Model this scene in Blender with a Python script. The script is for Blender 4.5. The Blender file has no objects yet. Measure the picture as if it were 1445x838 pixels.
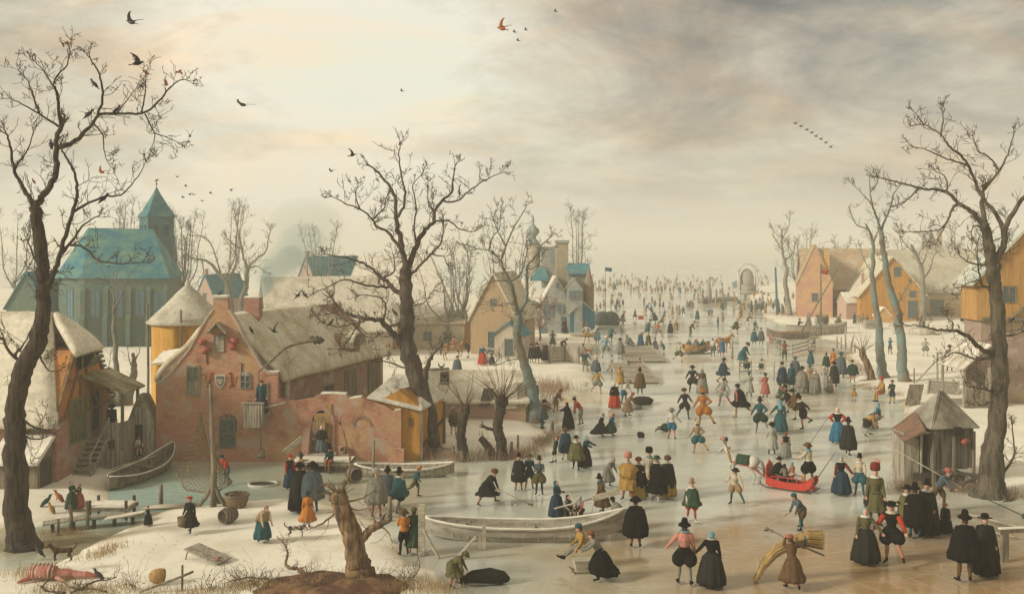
import bpy,bmesh,math,random
from mathutils import Vector,Matrix,noise as mnoise
R=math.radians
scene=bpy.context.scene
COL=scene.collection
CAM_H=10.6;FPX=1445.0;CX=722.5;HOR=345.0
cam_data=bpy.data.cameras.new('camera');cam=bpy.data.objects.new('camera',cam_data);COL.objects.link(cam)
cam.location=(0,0,CAM_H);cam.rotation_euler=(R(90),0,0)
cam_data.sensor_width=36;cam_data.lens=36
cam_data.shift_y=-(419.0-HOR)/1445.0
cam_data.clip_start=0.5;cam_data.clip_end=12000
scene.camera=cam
vs=scene.view_settings
vs.view_transform='Standard';vs.look='None';vs.gamma=1;vs.use_curve_mapping=False;vs.exposure=EXPOSURE=1.14
scene.render.engine='CYCLES'
scene.cycles.max_bounces=5;scene.cycles.diffuse_bounces=2;scene.cycles.glossy_bounces=2
scene.cycles.volume_bounces=1;scene.cycles.transmission_bounces=2;scene.cycles.transparent_max_bounces=6
scene.cycles.use_denoising=True
SUN_EL,SUN_AZ=26.0,-112.0
world=bpy.data.worlds.new('World');scene.world=world;world.use_nodes=True
def build_world():
 nt=world.node_tree;nt.nodes.clear();N=nt.nodes.new;L=nt.links.new
 out=N('ShaderNodeOutputWorld');bg=N('ShaderNodeBackground');bg.inputs['Strength'].default_value=0.060
 sky=N('ShaderNodeTexSky');sky.sky_type='NISHITA';sky.sun_disc=False
 sky.sun_elevation=R(SUN_EL);sky.sun_rotation=R(SUN_AZ);sky.dust_density=4
 tc=N('ShaderNodeTexCoord');sep=N('ShaderNodeSeparateXYZ');L(tc.outputs['Generated'],sep.inputs[0])
 def math_(op,a,b=None,clamp=False):
  m=N('ShaderNodeMath');m.operation=op;m.use_clamp=clamp
  for i,v in enumerate((a,b)):
   if v is None:continue
   if isinstance(v,(int,float)):m.inputs[i].default_value=v
   else:L(v,m.inputs[i])
  return m.outputs[0]
 zc=math_('ADD',math_('MAXIMUM',sep.outputs[2],0.0),0.30)
 cmb=N('ShaderNodeCombineXYZ');L(math_('DIVIDE',sep.outputs[0],zc),cmb.inputs[0]);L(math_('DIVIDE',sep.outputs[1],zc),cmb.inputs[1])
 def noise(scale,detail,loc,rough=0.5,dist=0.0,sc=(1,1,1)):
  mp=N('ShaderNodeMapping');mp.inputs['Location'].default_value=loc;mp.inputs['Scale'].default_value=sc;L(cmb.outputs[0],mp.inputs[0])
  n=N('ShaderNodeTexNoise');n.inputs['Scale'].default_value=scale;n.inputs['Detail'].default_value=detail
  n.inputs['Roughness'].default_value=rough;n.inputs['Distortion'].default_value=dist;L(mp.outputs[0],n.inputs['Vector']);return n.outputs['Fac']
 def ramp(fac,stops):
  r=N('ShaderNodeValToRGB');L(fac,r.inputs[0]);e=r.color_ramp.elements
  while len(e)<len(stops):e.new(0.5)
  for el,(p,c)in zip(e,stops):el.position=p;el.color=(*c,1)
  return r.outputs[0]
 def mix(fac,a,b,t='MIX'):
  m=N('ShaderNodeMix');m.data_type='RGBA';m.blend_type=t
  if isinstance(fac,(int,float)):m.inputs[0].default_value=fac
  else:L(fac,m.inputs[0])
  for s,v in((m.inputs[6],a),(m.inputs[7],b)):
   if isinstance(v,tuple):s.default_value=(*v,1)
   else:L(v,s)
  return m.outputs[2]
 def lobe(px,py,width,amp):
  d=Vector(((px-CX)/FPX,1,(HOR-py)/FPX)).normalized()
  v=N('ShaderNodeVectorMath');v.operation='DISTANCE';L(tc.outputs['Generated'],v.inputs[0]);v.inputs[1].default_value=d
  q=math_('DIVIDE',v.outputs['Value'],width);q=math_('MULTIPLY',q,q)
  e=math_('POWER',2.718,math_('MULTIPLY',q,-1.0));return math_('MULTIPLY',e,amp)
 big=noise(1.3,7,(3.1,1.7,0),0.62,0.9,(1,1.05,1))
 fine=noise(5.0,8,(0,5,2),0.68,0.8,(0.9,1.0,1))
 s=math_('ADD',math_('MULTIPLY',big,0.75),math_('MULTIPLY',fine,0.25))
 def dnoise(sc,loc):
  mp=N('ShaderNodeMapping');mp.inputs['Scale'].default_value=sc;mp.inputs['Location'].default_value=loc;L(tc.outputs['Generated'],mp.inputs[0])
  n=N('ShaderNodeTexNoise');n.inputs['Scale'].default_value=1;n.inputs['Detail'].default_value=9;n.inputs['Roughness'].default_value=0.68;n.inputs['Distortion'].default_value=0.7;L(mp.outputs[0],n.inputs['Vector']);return n.outputs['Fac']
 s=math_('ADD',s,math_('MULTIPLY',math_('SUBTRACT',dnoise((5,5,11),(1,4,2)),0.5),0.55))
 s=math_('ADD',s,math_('MULTIPLY',math_('SUBTRACT',dnoise((22,22,46),(6,2,9)),0.5),0.16))
 s=math_('ADD',s,lobe(490,95,0.21,0.25))
 s=math_('ADD',s,lobe(300,250,0.22,0.12))
 s=math_('ADD',s,lobe(1150,-10,0.24,-0.15))
 s=math_('ADD',s,lobe(60,0,0.12,-0.16))
 s=math_('ADD',s,lobe(1370,45,0.045,0.16))
 s=math_('ADD',s,lobe(1100,128,0.05,0.12))
 s=math_('ADD',s,lobe(1250,150,0.05,0.08))
 cloud=ramp(s,[(0.22,(1.4,1.38,1.22)),(0.42,(3.5,3.08,2.35)),(0.58,(5.4,4.82,3.65)),(0.78,(7.5,7.05,5.7))])
 warm=ramp(noise(2.4,6,(9,2,0),0.6,0.6,(0.7,1.3,1)),[(0.45,(1,1,1)),(0.70,(1.16,0.94,0.74))])
 cloud=mix(1.0,cloud,warm,'MULTIPLY')
 cool=ramp(noise(2.0,5,(2,8,1),0.6,0.5),[(0.48,(1,1,1)),(0.72,(0.92,1.0,1.0))])
 cloud=mix(1.0,cloud,cool,'MULTIPLY')
 lowf=math_('POWER',math_('SUBTRACT',1.0,math_('ABSOLUTE',sep.outputs[2]),True),14.0)
 cloud=mix(lowf,cloud,(6.5,6.2,4.95))
 col=mix(0.88,sky.outputs[0],cloud)
 L(col,bg.inputs[0]);L(bg.outputs[0],out.inputs[0])
build_world()
sun_data=bpy.data.lights.new('sun','SUN');sun_data.energy=1.5;sun_data.angle=R(10);sun_data.color=(1.0,0.93,0.80)
sun=bpy.data.objects.new('sun',sun_data);COL.objects.link(sun)
_sd=Vector((math.sin(R(SUN_AZ))*math.cos(R(SUN_EL)),math.cos(R(SUN_AZ))*math.cos(R(SUN_EL)),math.sin(R(SUN_EL))))
sun.rotation_euler=_sd.to_track_quat('Z','Y').to_euler()
sun.location=(-40,20,60)
def Dg(y,z=0.0):return(CAM_H-z)*FPX/(y-HOR)
def PD(px,py,D):return Vector(((px-CX)*D/FPX,D,CAM_H-(py-HOR)*D/FPX))
def P0(px,py,z=0.0):
 D=Dg(py,z);return Vector(((px-CX)*D/FPX,D,z))
def ZZ(py,D):return CAM_H-(py-HOR)*D/FPX
def XX(px,D):return(px-CX)*D/FPX
def outline(pts):return[tuple(P0(x,y).xy)for x,y in pts]
BANKS={'front':(outline([(-300,1300),(-200,835),(-60,812),(60,800),(112,780),(150,757),(190,738),(212,722),(250,714),(330,705),(400,703),(470,708),(530,730),(565,765),(590,800),(640,830),(690,870),(800,1300)]),0.22,0.28),'village':(outline([(-900,745),(20,748),(70,742),(130,722),(158,704),(164,686),(172,662),(205,652),(225,650),(560,652),(600,648),(640,650),(720,648),(756,633),(775,612),(757,598),(768,580),(815,560),(842,535),(832,512),(828,500),(846,480),(844,460),(800,430),(700,412),(200,408),(-1200,408)]),0.35,0.30),'right':(outline([(2600,740),(1500,712),(1440,700),(1395,694),(1310,690),(1278,678),(1268,650),(1290,615),(1262,560),(1215,548),(1182,530),(1190,505),(1200,492),(1180,482),(1130,470),(1080,450),(1062,430),(1050,410),(1100,396),(2600,392)]),0.35,0.26),}
def sdist(x,y,poly):
 inside=False;best=1e9;n=len(poly);j=n-1
 for i in range(n):
  xi,yi=poly[i];xj,yj=poly[j]
  if(yi>y)!=(yj>y)and x<(xj-xi)*(y-yi)/(yj-yi)+xi:inside=not inside
  dx,dy=xj-xi,yj-yi;L2=dx*dx+dy*dy or 1e-9
  t=max(0.0,min(1.0,((x-xi)*dx+(y-yi)*dy)/L2))
  d=(x-xi-t*dx)**2+(y-yi-t*dy)**2
  if d<best:best=d
  j=i
 return math.sqrt(best)*(1 if inside else-1)
def bank_h(key,x,y):
 poly,top,k=BANKS[key]
 d=sdist(x,y,poly)
 if d<-1.2:return-0.3
 d+=0.5*mnoise.noise(Vector((x*0.35,y*0.35,3)))+0.15*mnoise.noise(Vector((x*1.3,y*1.3,7)))
 if d<=0:return max(-0.3,d*0.5)
 h=top*(1-math.exp(-d*k/top))
 h+=(0.07*mnoise.noise(Vector((x*0.25,y*0.25,0)))+0.025*mnoise.noise(Vector((x*1.1,y*1.1,5))))*min(1,d*0.7)
 return h
def gh(x,y):return max(0.0,max(bank_h(k,x,y)for k in BANKS))
def P(px,py):
 z=0.0
 for _ in range(5):v=P0(px,py,z);z=gh(v.x,v.y)
 v.z=z;return v
def tag(o,label=None,cat=None,group=None,kind=None):
 if label:o['label']=label
 if cat:o['category']=cat
 if group:o['group']=group
 if kind:o['kind']=kind
 return o
def thing(name,label,cat,loc,rz=0.0,group=None):
 o=bpy.data.objects.new(name,None);COL.objects.link(o);o.empty_display_size=0.2
 o.location=loc;o.rotation_euler=(0,0,rz);return tag(o,label,cat,group)
class MB:
 """collects shapes; build() links them as one mesh object"""
 def __init__(s):s.v=[];s.f=[];s.m=[];s.sm=[];s.mat=0;s.smooth=False
 def add(s,vs,fs):
  b=len(s.v);s.v+=[tuple(v)for v in vs]
  for f in fs:s.f.append(tuple(b+i for i in f));s.m.append(s.mat);s.sm.append(s.smooth)
 def box(s,c,size,rz=0.0,rx=0.0,ry=0.0):
  M=Matrix.Rotation(rz,3,'Z')@Matrix.Rotation(ry,3,'Y')@Matrix.Rotation(rx,3,'X');c=Vector(c)
  vs=[c+M@Vector((sx*size[0]/2,sy*size[1]/2,sz*size[2]/2))for sz in(-1,1)for sy in(-1,1)for sx in(-1,1)]
  s.add(vs,[(0,2,3,1),(4,5,7,6),(0,1,5,4),(2,6,7,3),(0,4,6,2),(1,3,7,5)])
 def beam(s,a,b,w,h=None,up=(0,0,1)):
  a=Vector(a);b=Vector(b);h=h or w;t=(b-a).normalized();u=Vector(up)
  if abs(t.dot(u))>0.98:u=Vector((0,1,0))
  x=t.cross(u).normalized();y=x.cross(t).normalized()
  vs=[p+x*sx*w/2+y*sy*h/2 for p in(a,b)for sx,sy in((-1,-1),(1,-1),(1,1),(-1,1))]
  s.add(vs,[(3,2,1,0),(4,5,6,7),(0,1,5,4),(1,2,6,5),(2,3,7,6),(3,0,4,7)])
 def prism(s,poly,ext):
  """closed prism: planar polygon poly swept by the vector ext"""
  n=len(poly);e=Vector(ext);a=[Vector(p)for p in poly];b=[p+e for p in a]
  nrm=Vector((0,0,0))
  for i in range(n):nrm+=a[i].cross(a[(i+1)%n])
  flip=nrm.dot(e)>0
  fs=[tuple(range(n)),tuple(range(2*n-1,n-1,-1))]+[(i,i+n,(i+1)%n+n,(i+1)%n)for i in range(n)]
  if flip:fs=[tuple(reversed(f))for f in fs]
  s.add(a+b,fs)
 def slab(s,poly,t):
  """prism with thickness t measured along the polygon's upward normal"""
  a=[Vector(p)for p in poly];nrm=Vector((0,0,0))
  for i in range(len(a)):nrm+=a[i].cross(a[(i+1)%len(a)])
  nrm.normalize()
  if nrm.z<0:nrm=-nrm
  s.prism(poly,nrm*t)
 def tube(s,pts,rad,n=8,cap=True,jitter=0.0,sq=1.0):
  pts=[Vector(p)for p in pts];k=len(pts)
  if isinstance(rad,(int,float)):rad=[rad]*k
  ref=Vector((0.13,0.27,0.95))if abs((pts[-1]-pts[0]).normalized().z)<0.9 else Vector((0.9,0.3,0.1))
  vs=[];fs=[]
  for i,p in enumerate(pts):
   t=(pts[min(i+1,k-1)]-pts[max(i-1,0)]);t=t.normalized()if t.length>1e-9 else Vector((0,0,1))
   x=(ref-t*ref.dot(t));x=x.normalized()if x.length>1e-4 else Vector((1,0,0));y=t.cross(x);ref=x
   for j in range(n):
    a=2*math.pi*j/n;r=rad[i]
    if jitter:r*=1+jitter*mnoise.noise(Vector((j*0.9,i*0.35,rad[0]*37)))
    vs.append(p+(x*math.cos(a)+y*math.sin(a)*sq)*r)
  for i in range(k-1):
   for j in range(n):
    q=(j+1)%n;fs.append((i*n+j,i*n+q,(i+1)*n+q,(i+1)*n+j))
  if cap:fs.append(tuple(range(n-1,-1,-1)));fs.append(tuple(range((k-1)*n,k*n)))
  s.add(vs,fs)
 def loft(s,rings,cap0=True,cap1=True):
  n=len(rings[0]);vs=[v for r in rings for v in r];fs=[]
  for i in range(len(rings)-1):
   for j in range(n):
    q=(j+1)%n;fs.append((i*n+j,i*n+q,(i+1)*n+q,(i+1)*n+j))
  if cap0:fs.append(tuple(range(n-1,-1,-1)))
  if cap1:fs.append(tuple(range((len(rings)-1)*n,len(rings)*n)))
  s.add(vs,fs)
 def lathe(s,prof,c=(0,0,0),n=16,M=None,fold=0.0,nf=9):
  c=Vector(c);rings=[]
  for r,z in prof:
   ring=[]
   for j in range(n):
    a=2*math.pi*j/n;rr=r*(1+fold*math.sin(nf*a))
    v=Vector((rr*math.cos(a),rr*math.sin(a),z));ring.append(c+(M@v if M else v))
   rings.append(ring)
  s.loft(rings)
 def ball(s,c,r,n=10,M=None):
  if isinstance(r,(int,float)):r=(r,r,r)
  c=Vector(c);rings=[]
  for i in range(n//2+1):
   th=math.pi*(0.02+0.96*i/(n//2));ring=[]
   for j in range(n):
    a=2*math.pi*j/n;v=Vector((r[0]*math.sin(th)*math.cos(a),r[1]*math.sin(th)*math.sin(a),-r[2]*math.cos(th)))
    ring.append(c+(M@v if M else v))
   rings.append(ring)
  s.loft(rings)
 def mesh(s,name,mats,origin=(0,0,0)):
  me=bpy.data.meshes.new(name);o=Vector(origin)
  me.from_pydata([(v[0]-o.x,v[1]-o.y,v[2]-o.z)for v in s.v],[],s.f)
  for m in(mats if isinstance(mats,(list,tuple))else[mats]):me.materials.append(m)
  me.polygons.foreach_set('material_index',s.m);me.polygons.foreach_set('use_smooth',s.sm)
  me.update();return me
 def build(s,name,mat,parent=None,world=False,bevel=0.0,smooth=None):
  if smooth is not None:s.sm=[smooth]*len(s.f)
  org=Vector((0,0,0))
  if world and parent is not None:
   org=parent.location
   if parent.parent:org=org+parent.parent.location
  me=s.mesh(name,mat,org)
  if bevel:
   bm=bmesh.new();bm.from_mesh(me);bmesh.ops.remove_doubles(bm,verts=bm.verts,dist=0.0005)
   bmesh.ops.bevel(bm,geom=[e for e in bm.edges if e.is_manifold and e.calc_face_angle(0)>0.35],offset=bevel,segments=2,affect='EDGES',clamp_overlap=True)
   bm.to_mesh(me);bm.free()
  o=bpy.data.objects.new(name,me);COL.objects.link(o)
  if parent is not None:o.parent=parent
  return o
def link(name,me,parent=None,loc=None):
 o=bpy.data.objects.new(name,me);COL.objects.link(o);o.parent=parent
 if loc is not None:o.location=loc
 return o
MATS={}
def mat(name,base,rough=0.8,var=0.25,scale=3.0,second=None,bump=0.0,bscale=None,spec=0.3,stretch=(1,1,1),thresh=(0.42,0.62),detail=5):
 if name in MATS:return MATS[name]
 m=bpy.data.materials.new(name);m.use_nodes=True;nt=m.node_tree;N=nt.nodes.new;L=nt.links.new
 b=nt.nodes['Principled BSDF'];b.inputs['Roughness'].default_value=rough;b.inputs['Specular IOR Level'].default_value=spec
 tc=N('ShaderNodeTexCoord');mp=N('ShaderNodeMapping');mp.inputs['Scale'].default_value=stretch;L(tc.outputs['Object'],mp.inputs[0])
 n=N('ShaderNodeTexNoise');n.inputs['Scale'].default_value=scale;n.inputs['Detail'].default_value=detail;n.inputs['Roughness'].default_value=0.6;L(mp.outputs[0],n.inputs['Vector'])
 r=N('ShaderNodeValToRGB');L(n.outputs['Fac'],r.inputs[0]);e=r.color_ramp.elements
 c2=second or tuple(c*(1-var)for c in base)
 e[0].position=thresh[0];e[0].color=(*base,1);e[1].position=thresh[1];e[1].color=(*c2,1)
 n2=N('ShaderNodeTexNoise');n2.inputs['Scale'].default_value=scale*7;n2.inputs['Detail'].default_value=3;L(mp.outputs[0],n2.inputs['Vector'])
 mx=N('ShaderNodeMix');mx.data_type='RGBA';mx.blend_type='MULTIPLY';mx.inputs[0].default_value=0.5
 r2=N('ShaderNodeValToRGB');r2.color_ramp.elements[0].position=0.3;r2.color_ramp.elements[0].color=(0.55,0.55,0.55,1);r2.color_ramp.elements[1].position=0.7;r2.color_ramp.elements[1].color=(1.15,1.15,1.15,1)
 L(n2.outputs['Fac'],r2.inputs[0]);L(r.outputs[0],mx.inputs[6]);L(r2.outputs[0],mx.inputs[7]);L(mx.outputs[2],b.inputs['Base Color'])
 if bump:
  nb=N('ShaderNodeTexNoise');nb.inputs['Scale'].default_value=bscale or scale*4;nb.inputs['Detail'].default_value=4;L(mp.outputs[0],nb.inputs['Vector'])
  bp=N('ShaderNodeBump');bp.inputs['Strength'].default_value=min(1,bump*4);bp.inputs['Distance'].default_value=bump;L(nb.outputs['Fac'],bp.inputs['Height']);L(bp.outputs[0],b.inputs['Normal'])
 MATS[name]=m;return m
def brickmat(name,c1,c2,mortar,stain=(0.5,0.4,0.2),plaster=None,bw=0.25,stain_amt=0.6):
 if name in MATS:return MATS[name]
 m=bpy.data.materials.new(name);m.use_nodes=True;nt=m.node_tree;N=nt.nodes.new;L=nt.links.new
 b=nt.nodes['Principled BSDF'];b.inputs['Roughness'].default_value=0.9;b.inputs['Specular IOR Level'].default_value=0.15
 tc=N('ShaderNodeTexCoord');sp=N('ShaderNodeSeparateXYZ');L(tc.outputs['Object'],sp.inputs[0])
 ad=N('ShaderNodeMath');L(sp.outputs[0],ad.inputs[0]);L(sp.outputs[1],ad.inputs[1])
 cb=N('ShaderNodeCombineXYZ');L(ad.outputs[0],cb.inputs[0]);L(sp.outputs[2],cb.inputs[1])
 wn=N('ShaderNodeTexNoise');wn.inputs['Scale'].default_value=1.5;L(tc.outputs['Object'],wn.inputs['Vector'])
 wv=N('ShaderNodeVectorMath');wv.operation='MULTIPLY_ADD';L(wn.outputs['Color'],wv.inputs[0]);wv.inputs[1].default_value=(0.06,0.06,0);L(cb.outputs[0],wv.inputs[2])
 bt=N('ShaderNodeTexBrick');L(wv.outputs[0],bt.inputs['Vector']);bt.inputs['Scale'].default_value=1
 bt.inputs['Brick Width'].default_value=bw;bt.inputs['Row Height'].default_value=bw*0.4;bt.inputs['Mortar Size'].default_value=0.014;bt.inputs['Mortar Smooth'].default_value=0.3
 bt.inputs['Color1'].default_value=(*c1,1);bt.inputs['Color2'].default_value=(*c2,1);bt.inputs['Mortar'].default_value=(*mortar,1);bt.inputs['Bias'].default_value=-0.2
 def nz(scale,a,b_,loc=(0,0,0),stretch=(1,1,1)):
  mp=N('ShaderNodeMapping');mp.inputs['Location'].default_value=loc;mp.inputs['Scale'].default_value=stretch;L(tc.outputs['Object'],mp.inputs[0])
  n=N('ShaderNodeTexNoise');n.inputs['Scale'].default_value=scale;n.inputs['Detail'].default_value=6;n.inputs['Roughness'].default_value=0.65;L(mp.outputs[0],n.inputs['Vector'])
  r=N('ShaderNodeMapRange');r.inputs[1].default_value=a;r.inputs[2].default_value=b_;L(n.outputs['Fac'],r.inputs[0]);return r.outputs[0]
 col=bt.outputs['Color']
 def mixc(f,c,k=1.0):
  nonlocal col
  mm=N('ShaderNodeMath');mm.operation='MULTIPLY';mm.use_clamp=True;L(f,mm.inputs[0]);mm.inputs[1].default_value=k
  x=N('ShaderNodeMix');x.data_type='RGBA';L(mm.outputs[0],x.inputs[0]);L(col,x.inputs[6]);x.inputs[7].default_value=(*c,1);col=x.outputs[2]
 mixc(nz(0.5,0.48,0.62),stain,stain_amt)
 mixc(nz(0.8,0.55,0.68,(4,4,4)),tuple(c*0.45 for c in c1),0.75)
 mixc(nz(0.9,0.52,0.60,(9,1,4)),plaster or(0.42,0.36,0.27),0.7)
 mixc(nz(6,0.5,0.75,(1,7,2)),(0.48,0.43,0.36),0.35)
 L(col,b.inputs['Base Color'])
 bp=N('ShaderNodeBump');bp.inputs['Strength'].default_value=0.6;bp.inputs['Distance'].default_value=0.02;L(bt.outputs['Fac'],bp.inputs['Height']);bp.invert=True;L(bp.outputs[0],b.inputs['Normal'])
 MATS[name]=m;return m
SNOW=mat('snow',(0.80,0.76,0.65),0.75,second=(0.70,0.66,0.54),scale=0.35,bump=0.05,bscale=2.0,spec=0.2)
def snowy(name,under,amt=0.5,snow=(0.74,0.71,0.60),scale=0.9):
 lo=0.5+(0.5-amt)*0.35
 return mat(name,under,0.9,second=snow,scale=scale,thresh=(lo-0.14,lo+0.12),bump=0.04,bscale=14,spec=0.1,stretch=(1,1,0.6),detail=7)
THATCH=snowy('thatch',(0.46,0.38,0.24),0.62,(0.70,0.65,0.51))
THATCH_S=snowy('snowy_thatch',(0.46,0.42,0.32),0.80)
WOOD=mat('weathered_wood',(0.24,0.20,0.14),0.85,second=(0.12,0.10,0.07),scale=2.0,stretch=(3,3,0.4),bump=0.01,bscale=20)
WOOD_G=mat('grey_wood',(0.40,0.36,0.28),0.85,second=(0.22,0.19,0.14),scale=2.0,stretch=(4,4,0.4),bump=0.01,bscale=20)
WOOD_H=mat('pale_wood',(0.50,0.45,0.34),0.8,second=(0.33,0.29,0.21),scale=1.5,stretch=(0.5,3,3),bump=0.01,bscale=12)
WOOD_D=mat('dark_wood',(0.10,0.08,0.055),0.8,second=(0.05,0.04,0.03),scale=2.5,stretch=(3,3,0.4))
BARK=mat('bark',(0.075,0.054,0.034),0.9,second=(0.02,0.015,0.011),scale=4.0,stretch=(2.2,2.2,0.35),bump=0.09,bscale=9)
BARK_B=mat('brown_bark',(0.26,0.165,0.08),0.9,second=(0.07,0.045,0.028),scale=3.2,stretch=(2.2,2.2,0.35),bump=0.07,bscale=9)
BARK_G=mat('grey_green_bark',(0.20,0.215,0.17),0.9,second=(0.11,0.12,0.10),scale=1.6,stretch=(1,1,0.5),bump=0.03,bscale=8)
BARK_T=mat('teal_grey_bark',(0.17,0.24,0.22),0.9,second=(0.20,0.15,0.09),scale=0.7,stretch=(1,1,0.6),bump=0.03,bscale=8)
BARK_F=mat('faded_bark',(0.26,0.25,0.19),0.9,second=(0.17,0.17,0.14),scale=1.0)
TWIG=mat('twig',(0.12,0.085,0.055),0.9,second=(0.07,0.05,0.035),scale=2)
GLASS=mat('dark_window_glass',(0.05,0.07,0.07),0.2,second=(0.10,0.13,0.12),scale=5,spec=0.6)
GLASS_B=mat('blue_window_glass',(0.07,0.17,0.24),0.3,second=(0.10,0.22,0.27),scale=3,spec=0.6)
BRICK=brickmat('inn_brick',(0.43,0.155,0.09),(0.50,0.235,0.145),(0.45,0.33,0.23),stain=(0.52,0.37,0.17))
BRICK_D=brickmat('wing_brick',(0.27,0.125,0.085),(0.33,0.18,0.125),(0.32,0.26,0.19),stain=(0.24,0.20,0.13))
BRICK_P=brickmat('pink_brick',(0.38,0.14,0.095),(0.44,0.21,0.145),(0.40,0.29,0.22),stain=(0.34,0.27,0.20))
OCHRE=mat('ochre_boards',(0.52,0.27,0.055),0.85,second=(0.42,0.19,0.04),scale=1.0,stretch=(3,3,0.4),bump=0.01,bscale=8)
YELLOW=mat('yellow_daub',(0.58,0.34,0.075),0.85,second=(0.48,0.25,0.05),scale=0.6,stretch=(2,2,0.5),bump=0.02,bscale=6)
TEALW=mat('blue_green_stone',(0.11,0.155,0.115),0.9,second=(0.085,0.16,0.15),scale=0.35,bump=0.02,bscale=3)
TEALR=mat('blue_green_slate',(0.02,0.16,0.205),0.75,second=(0.11,0.24,0.19),scale=0.6,stretch=(1,1,1.5),bump=0.02,bscale=3)
TEALD=mat('dark_blue_green_stone',(0.045,0.125,0.15),0.85,second=(0.07,0.17,0.18),scale=0.5)
def ice_material():
 m=bpy.data.materials.new('ice');m.use_nodes=True;nt=m.node_tree;N=nt.nodes.new;L=nt.links.new
 b=nt.nodes['Principled BSDF'];geo=N('ShaderNodeNewGeometry');pos=geo.outputs['Position']
 def nz(scale,detail=5,loc=(0,0,0),sc=(1,1,1),rough=0.55,dist=0.0):
  mp=N('ShaderNodeMapping');mp.inputs['Location'].default_value=loc;mp.inputs['Scale'].default_value=sc;L(pos,mp.inputs[0])
  n=N('ShaderNodeTexNoise');n.inputs['Scale'].default_value=scale;n.inputs['Detail'].default_value=detail;n.inputs['Roughness'].default_value=rough;n.inputs['Distortion'].default_value=dist
  L(mp.outputs[0],n.inputs['Vector']);return n.outputs['Fac']
 def rng(f,a,b_,lo=0.0,hi=1.0):
  r=N('ShaderNodeMapRange');L(f,r.inputs[0]);r.inputs[1].default_value=a;r.inputs[2].default_value=b_;r.inputs[3].default_value=lo;r.inputs[4].default_value=hi;r.interpolation_type='SMOOTHSTEP';return r.outputs[0]
 def op(o,a,b_,clamp=True):
  q=N('ShaderNodeMath');q.operation=o;q.use_clamp=clamp
  for i,v in enumerate((a,b_)):
   if isinstance(v,(int,float)):q.inputs[i].default_value=v
   else:L(v,q.inputs[i])
  return q.outputs[0]
 def mix(f,a,c):
  x=N('ShaderNodeMix');x.data_type='RGBA';L(f,x.inputs[0])
  for s_,v in((x.inputs[6],a),(x.inputs[7],c)):
   if isinstance(v,tuple):s_.default_value=(*v,1)
   else:L(v,s_)
  return x.outputs[2]
 def near(px,py,rx,ry):
  c=P0(px,py);v=N('ShaderNodeVectorMath');v.operation='SUBTRACT';L(pos,v.inputs[0]);v.inputs[1].default_value=c
  s2=N('ShaderNodeVectorMath');s2.operation='MULTIPLY';L(v.outputs[0],s2.inputs[0]);s2.inputs[1].default_value=(1/rx,1/ry,0)
  l=N('ShaderNodeVectorMath');l.operation='LENGTH';L(s2.outputs[0],l.inputs[0])
  return rng(op('ADD',l.outputs['Value'],op('MULTIPLY',op('SUBTRACT',nz(0.35,6),0.5,False),1.6,False),False),0.45,1.25,1.0,0.0)
 base=mix(rng(nz(0.13,6,sc=(0.6,1.2,1)),0.43,0.57),(0.67,0.68,0.575),(0.50,0.515,0.43))
 base=mix(op('MULTIPLY',rng(nz(0.16,5,(5,9,0),(0.5,1.2,1)),0.50,0.66),0.45),base,(0.50,0.37,0.20))
 base=mix(op('MULTIPLY',rng(nz(0.2,5,(2,3,0),(0.5,1.5,1)),0.54,0.68),0.35),base,(0.38,0.45,0.38))
 for px,py,rx,ry,col,k in((1330,800,12,7,(0.34,0.19,0.065),0.9),(1130,800,7,4,(0.38,0.25,0.11),0.7),(760,800,9,4.0,(0.36,0.29,0.17),0.7),(230,700,6,6,(0.20,0.38,0.33),0.75),(110,765,5,2.2,(0.22,0.19,0.09),0.9),(330,668,9,3,(0.30,0.39,0.31),0.7),(560,680,8,3.5,(0.36,0.33,0.20),0.55),(800,560,5,4,(0.60,0.42,0.16),0.5),(880,640,8,8,(0.46,0.50,0.42),0.4),(1380,745,6,6,(0.26,0.25,0.19),0.6),(600,800,4,5,(0.30,0.34,0.31),0.6)):
  base=mix(op('MULTIPLY',near(px,py,rx,ry),k),base,col)
 fine=rng(nz(2.2,6,sc=(0.6,1.6,1)),0.4,0.7)
 base=mix(op('MULTIPLY',fine,0.14),base,(0.62,0.60,0.50))
 sc_all=None
 for k,(rot,s_)in enumerate(((0.2,0.45),(1.1,0.35),(2.2,0.4),(2.8,0.3))):
  mp=N('ShaderNodeMapping');mp.inputs['Rotation'].default_value=(0,0,rot);mp.inputs['Location'].default_value=(k*7,k*3,0);L(pos,mp.inputs[0])
  w=N('ShaderNodeTexWave');w.wave_type='RINGS' if k%2 else 'BANDS';w.inputs['Scale'].default_value=s_;w.inputs['Distortion'].default_value=6;w.inputs['Detail'].default_value=3;w.inputs['Detail Scale'].default_value=0.35
  L(mp.outputs[0],w.inputs['Vector'])
  l=op('MULTIPLY',rng(w.outputs['Fac'],0.990,0.9995),rng(nz(0.3,3,(k*11,0,0)),0.5,0.62));sc_all=l if sc_all is None else op('MAXIMUM',sc_all,l)
 base=mix(op('MULTIPLY',sc_all,0.34),base,(0.66,0.65,0.56))
 L(base,b.inputs['Base Color'])
 dust=rng(nz(0.22,6,(8,1,0)),0.4,0.62)
 r=op('ADD',rng(dust,0,1,0.09,0.27),op('MULTIPLY',fine,0.06));L(r,b.inputs['Roughness'])
 b.inputs['Specular IOR Level'].default_value=0.9;b.inputs['IOR'].default_value=1.31
 bp=N('ShaderNodeBump');bp.inputs['Strength'].default_value=0.25;bp.inputs['Distance'].default_value=0.02
 L(op('ADD',nz(1.4,5,sc=(1,1.5,1)),op('MULTIPLY',sc_all,0.2),False),bp.inputs['Height']);L(bp.outputs[0],b.inputs['Normal'])
 return m
ICE=ice_material()
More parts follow.
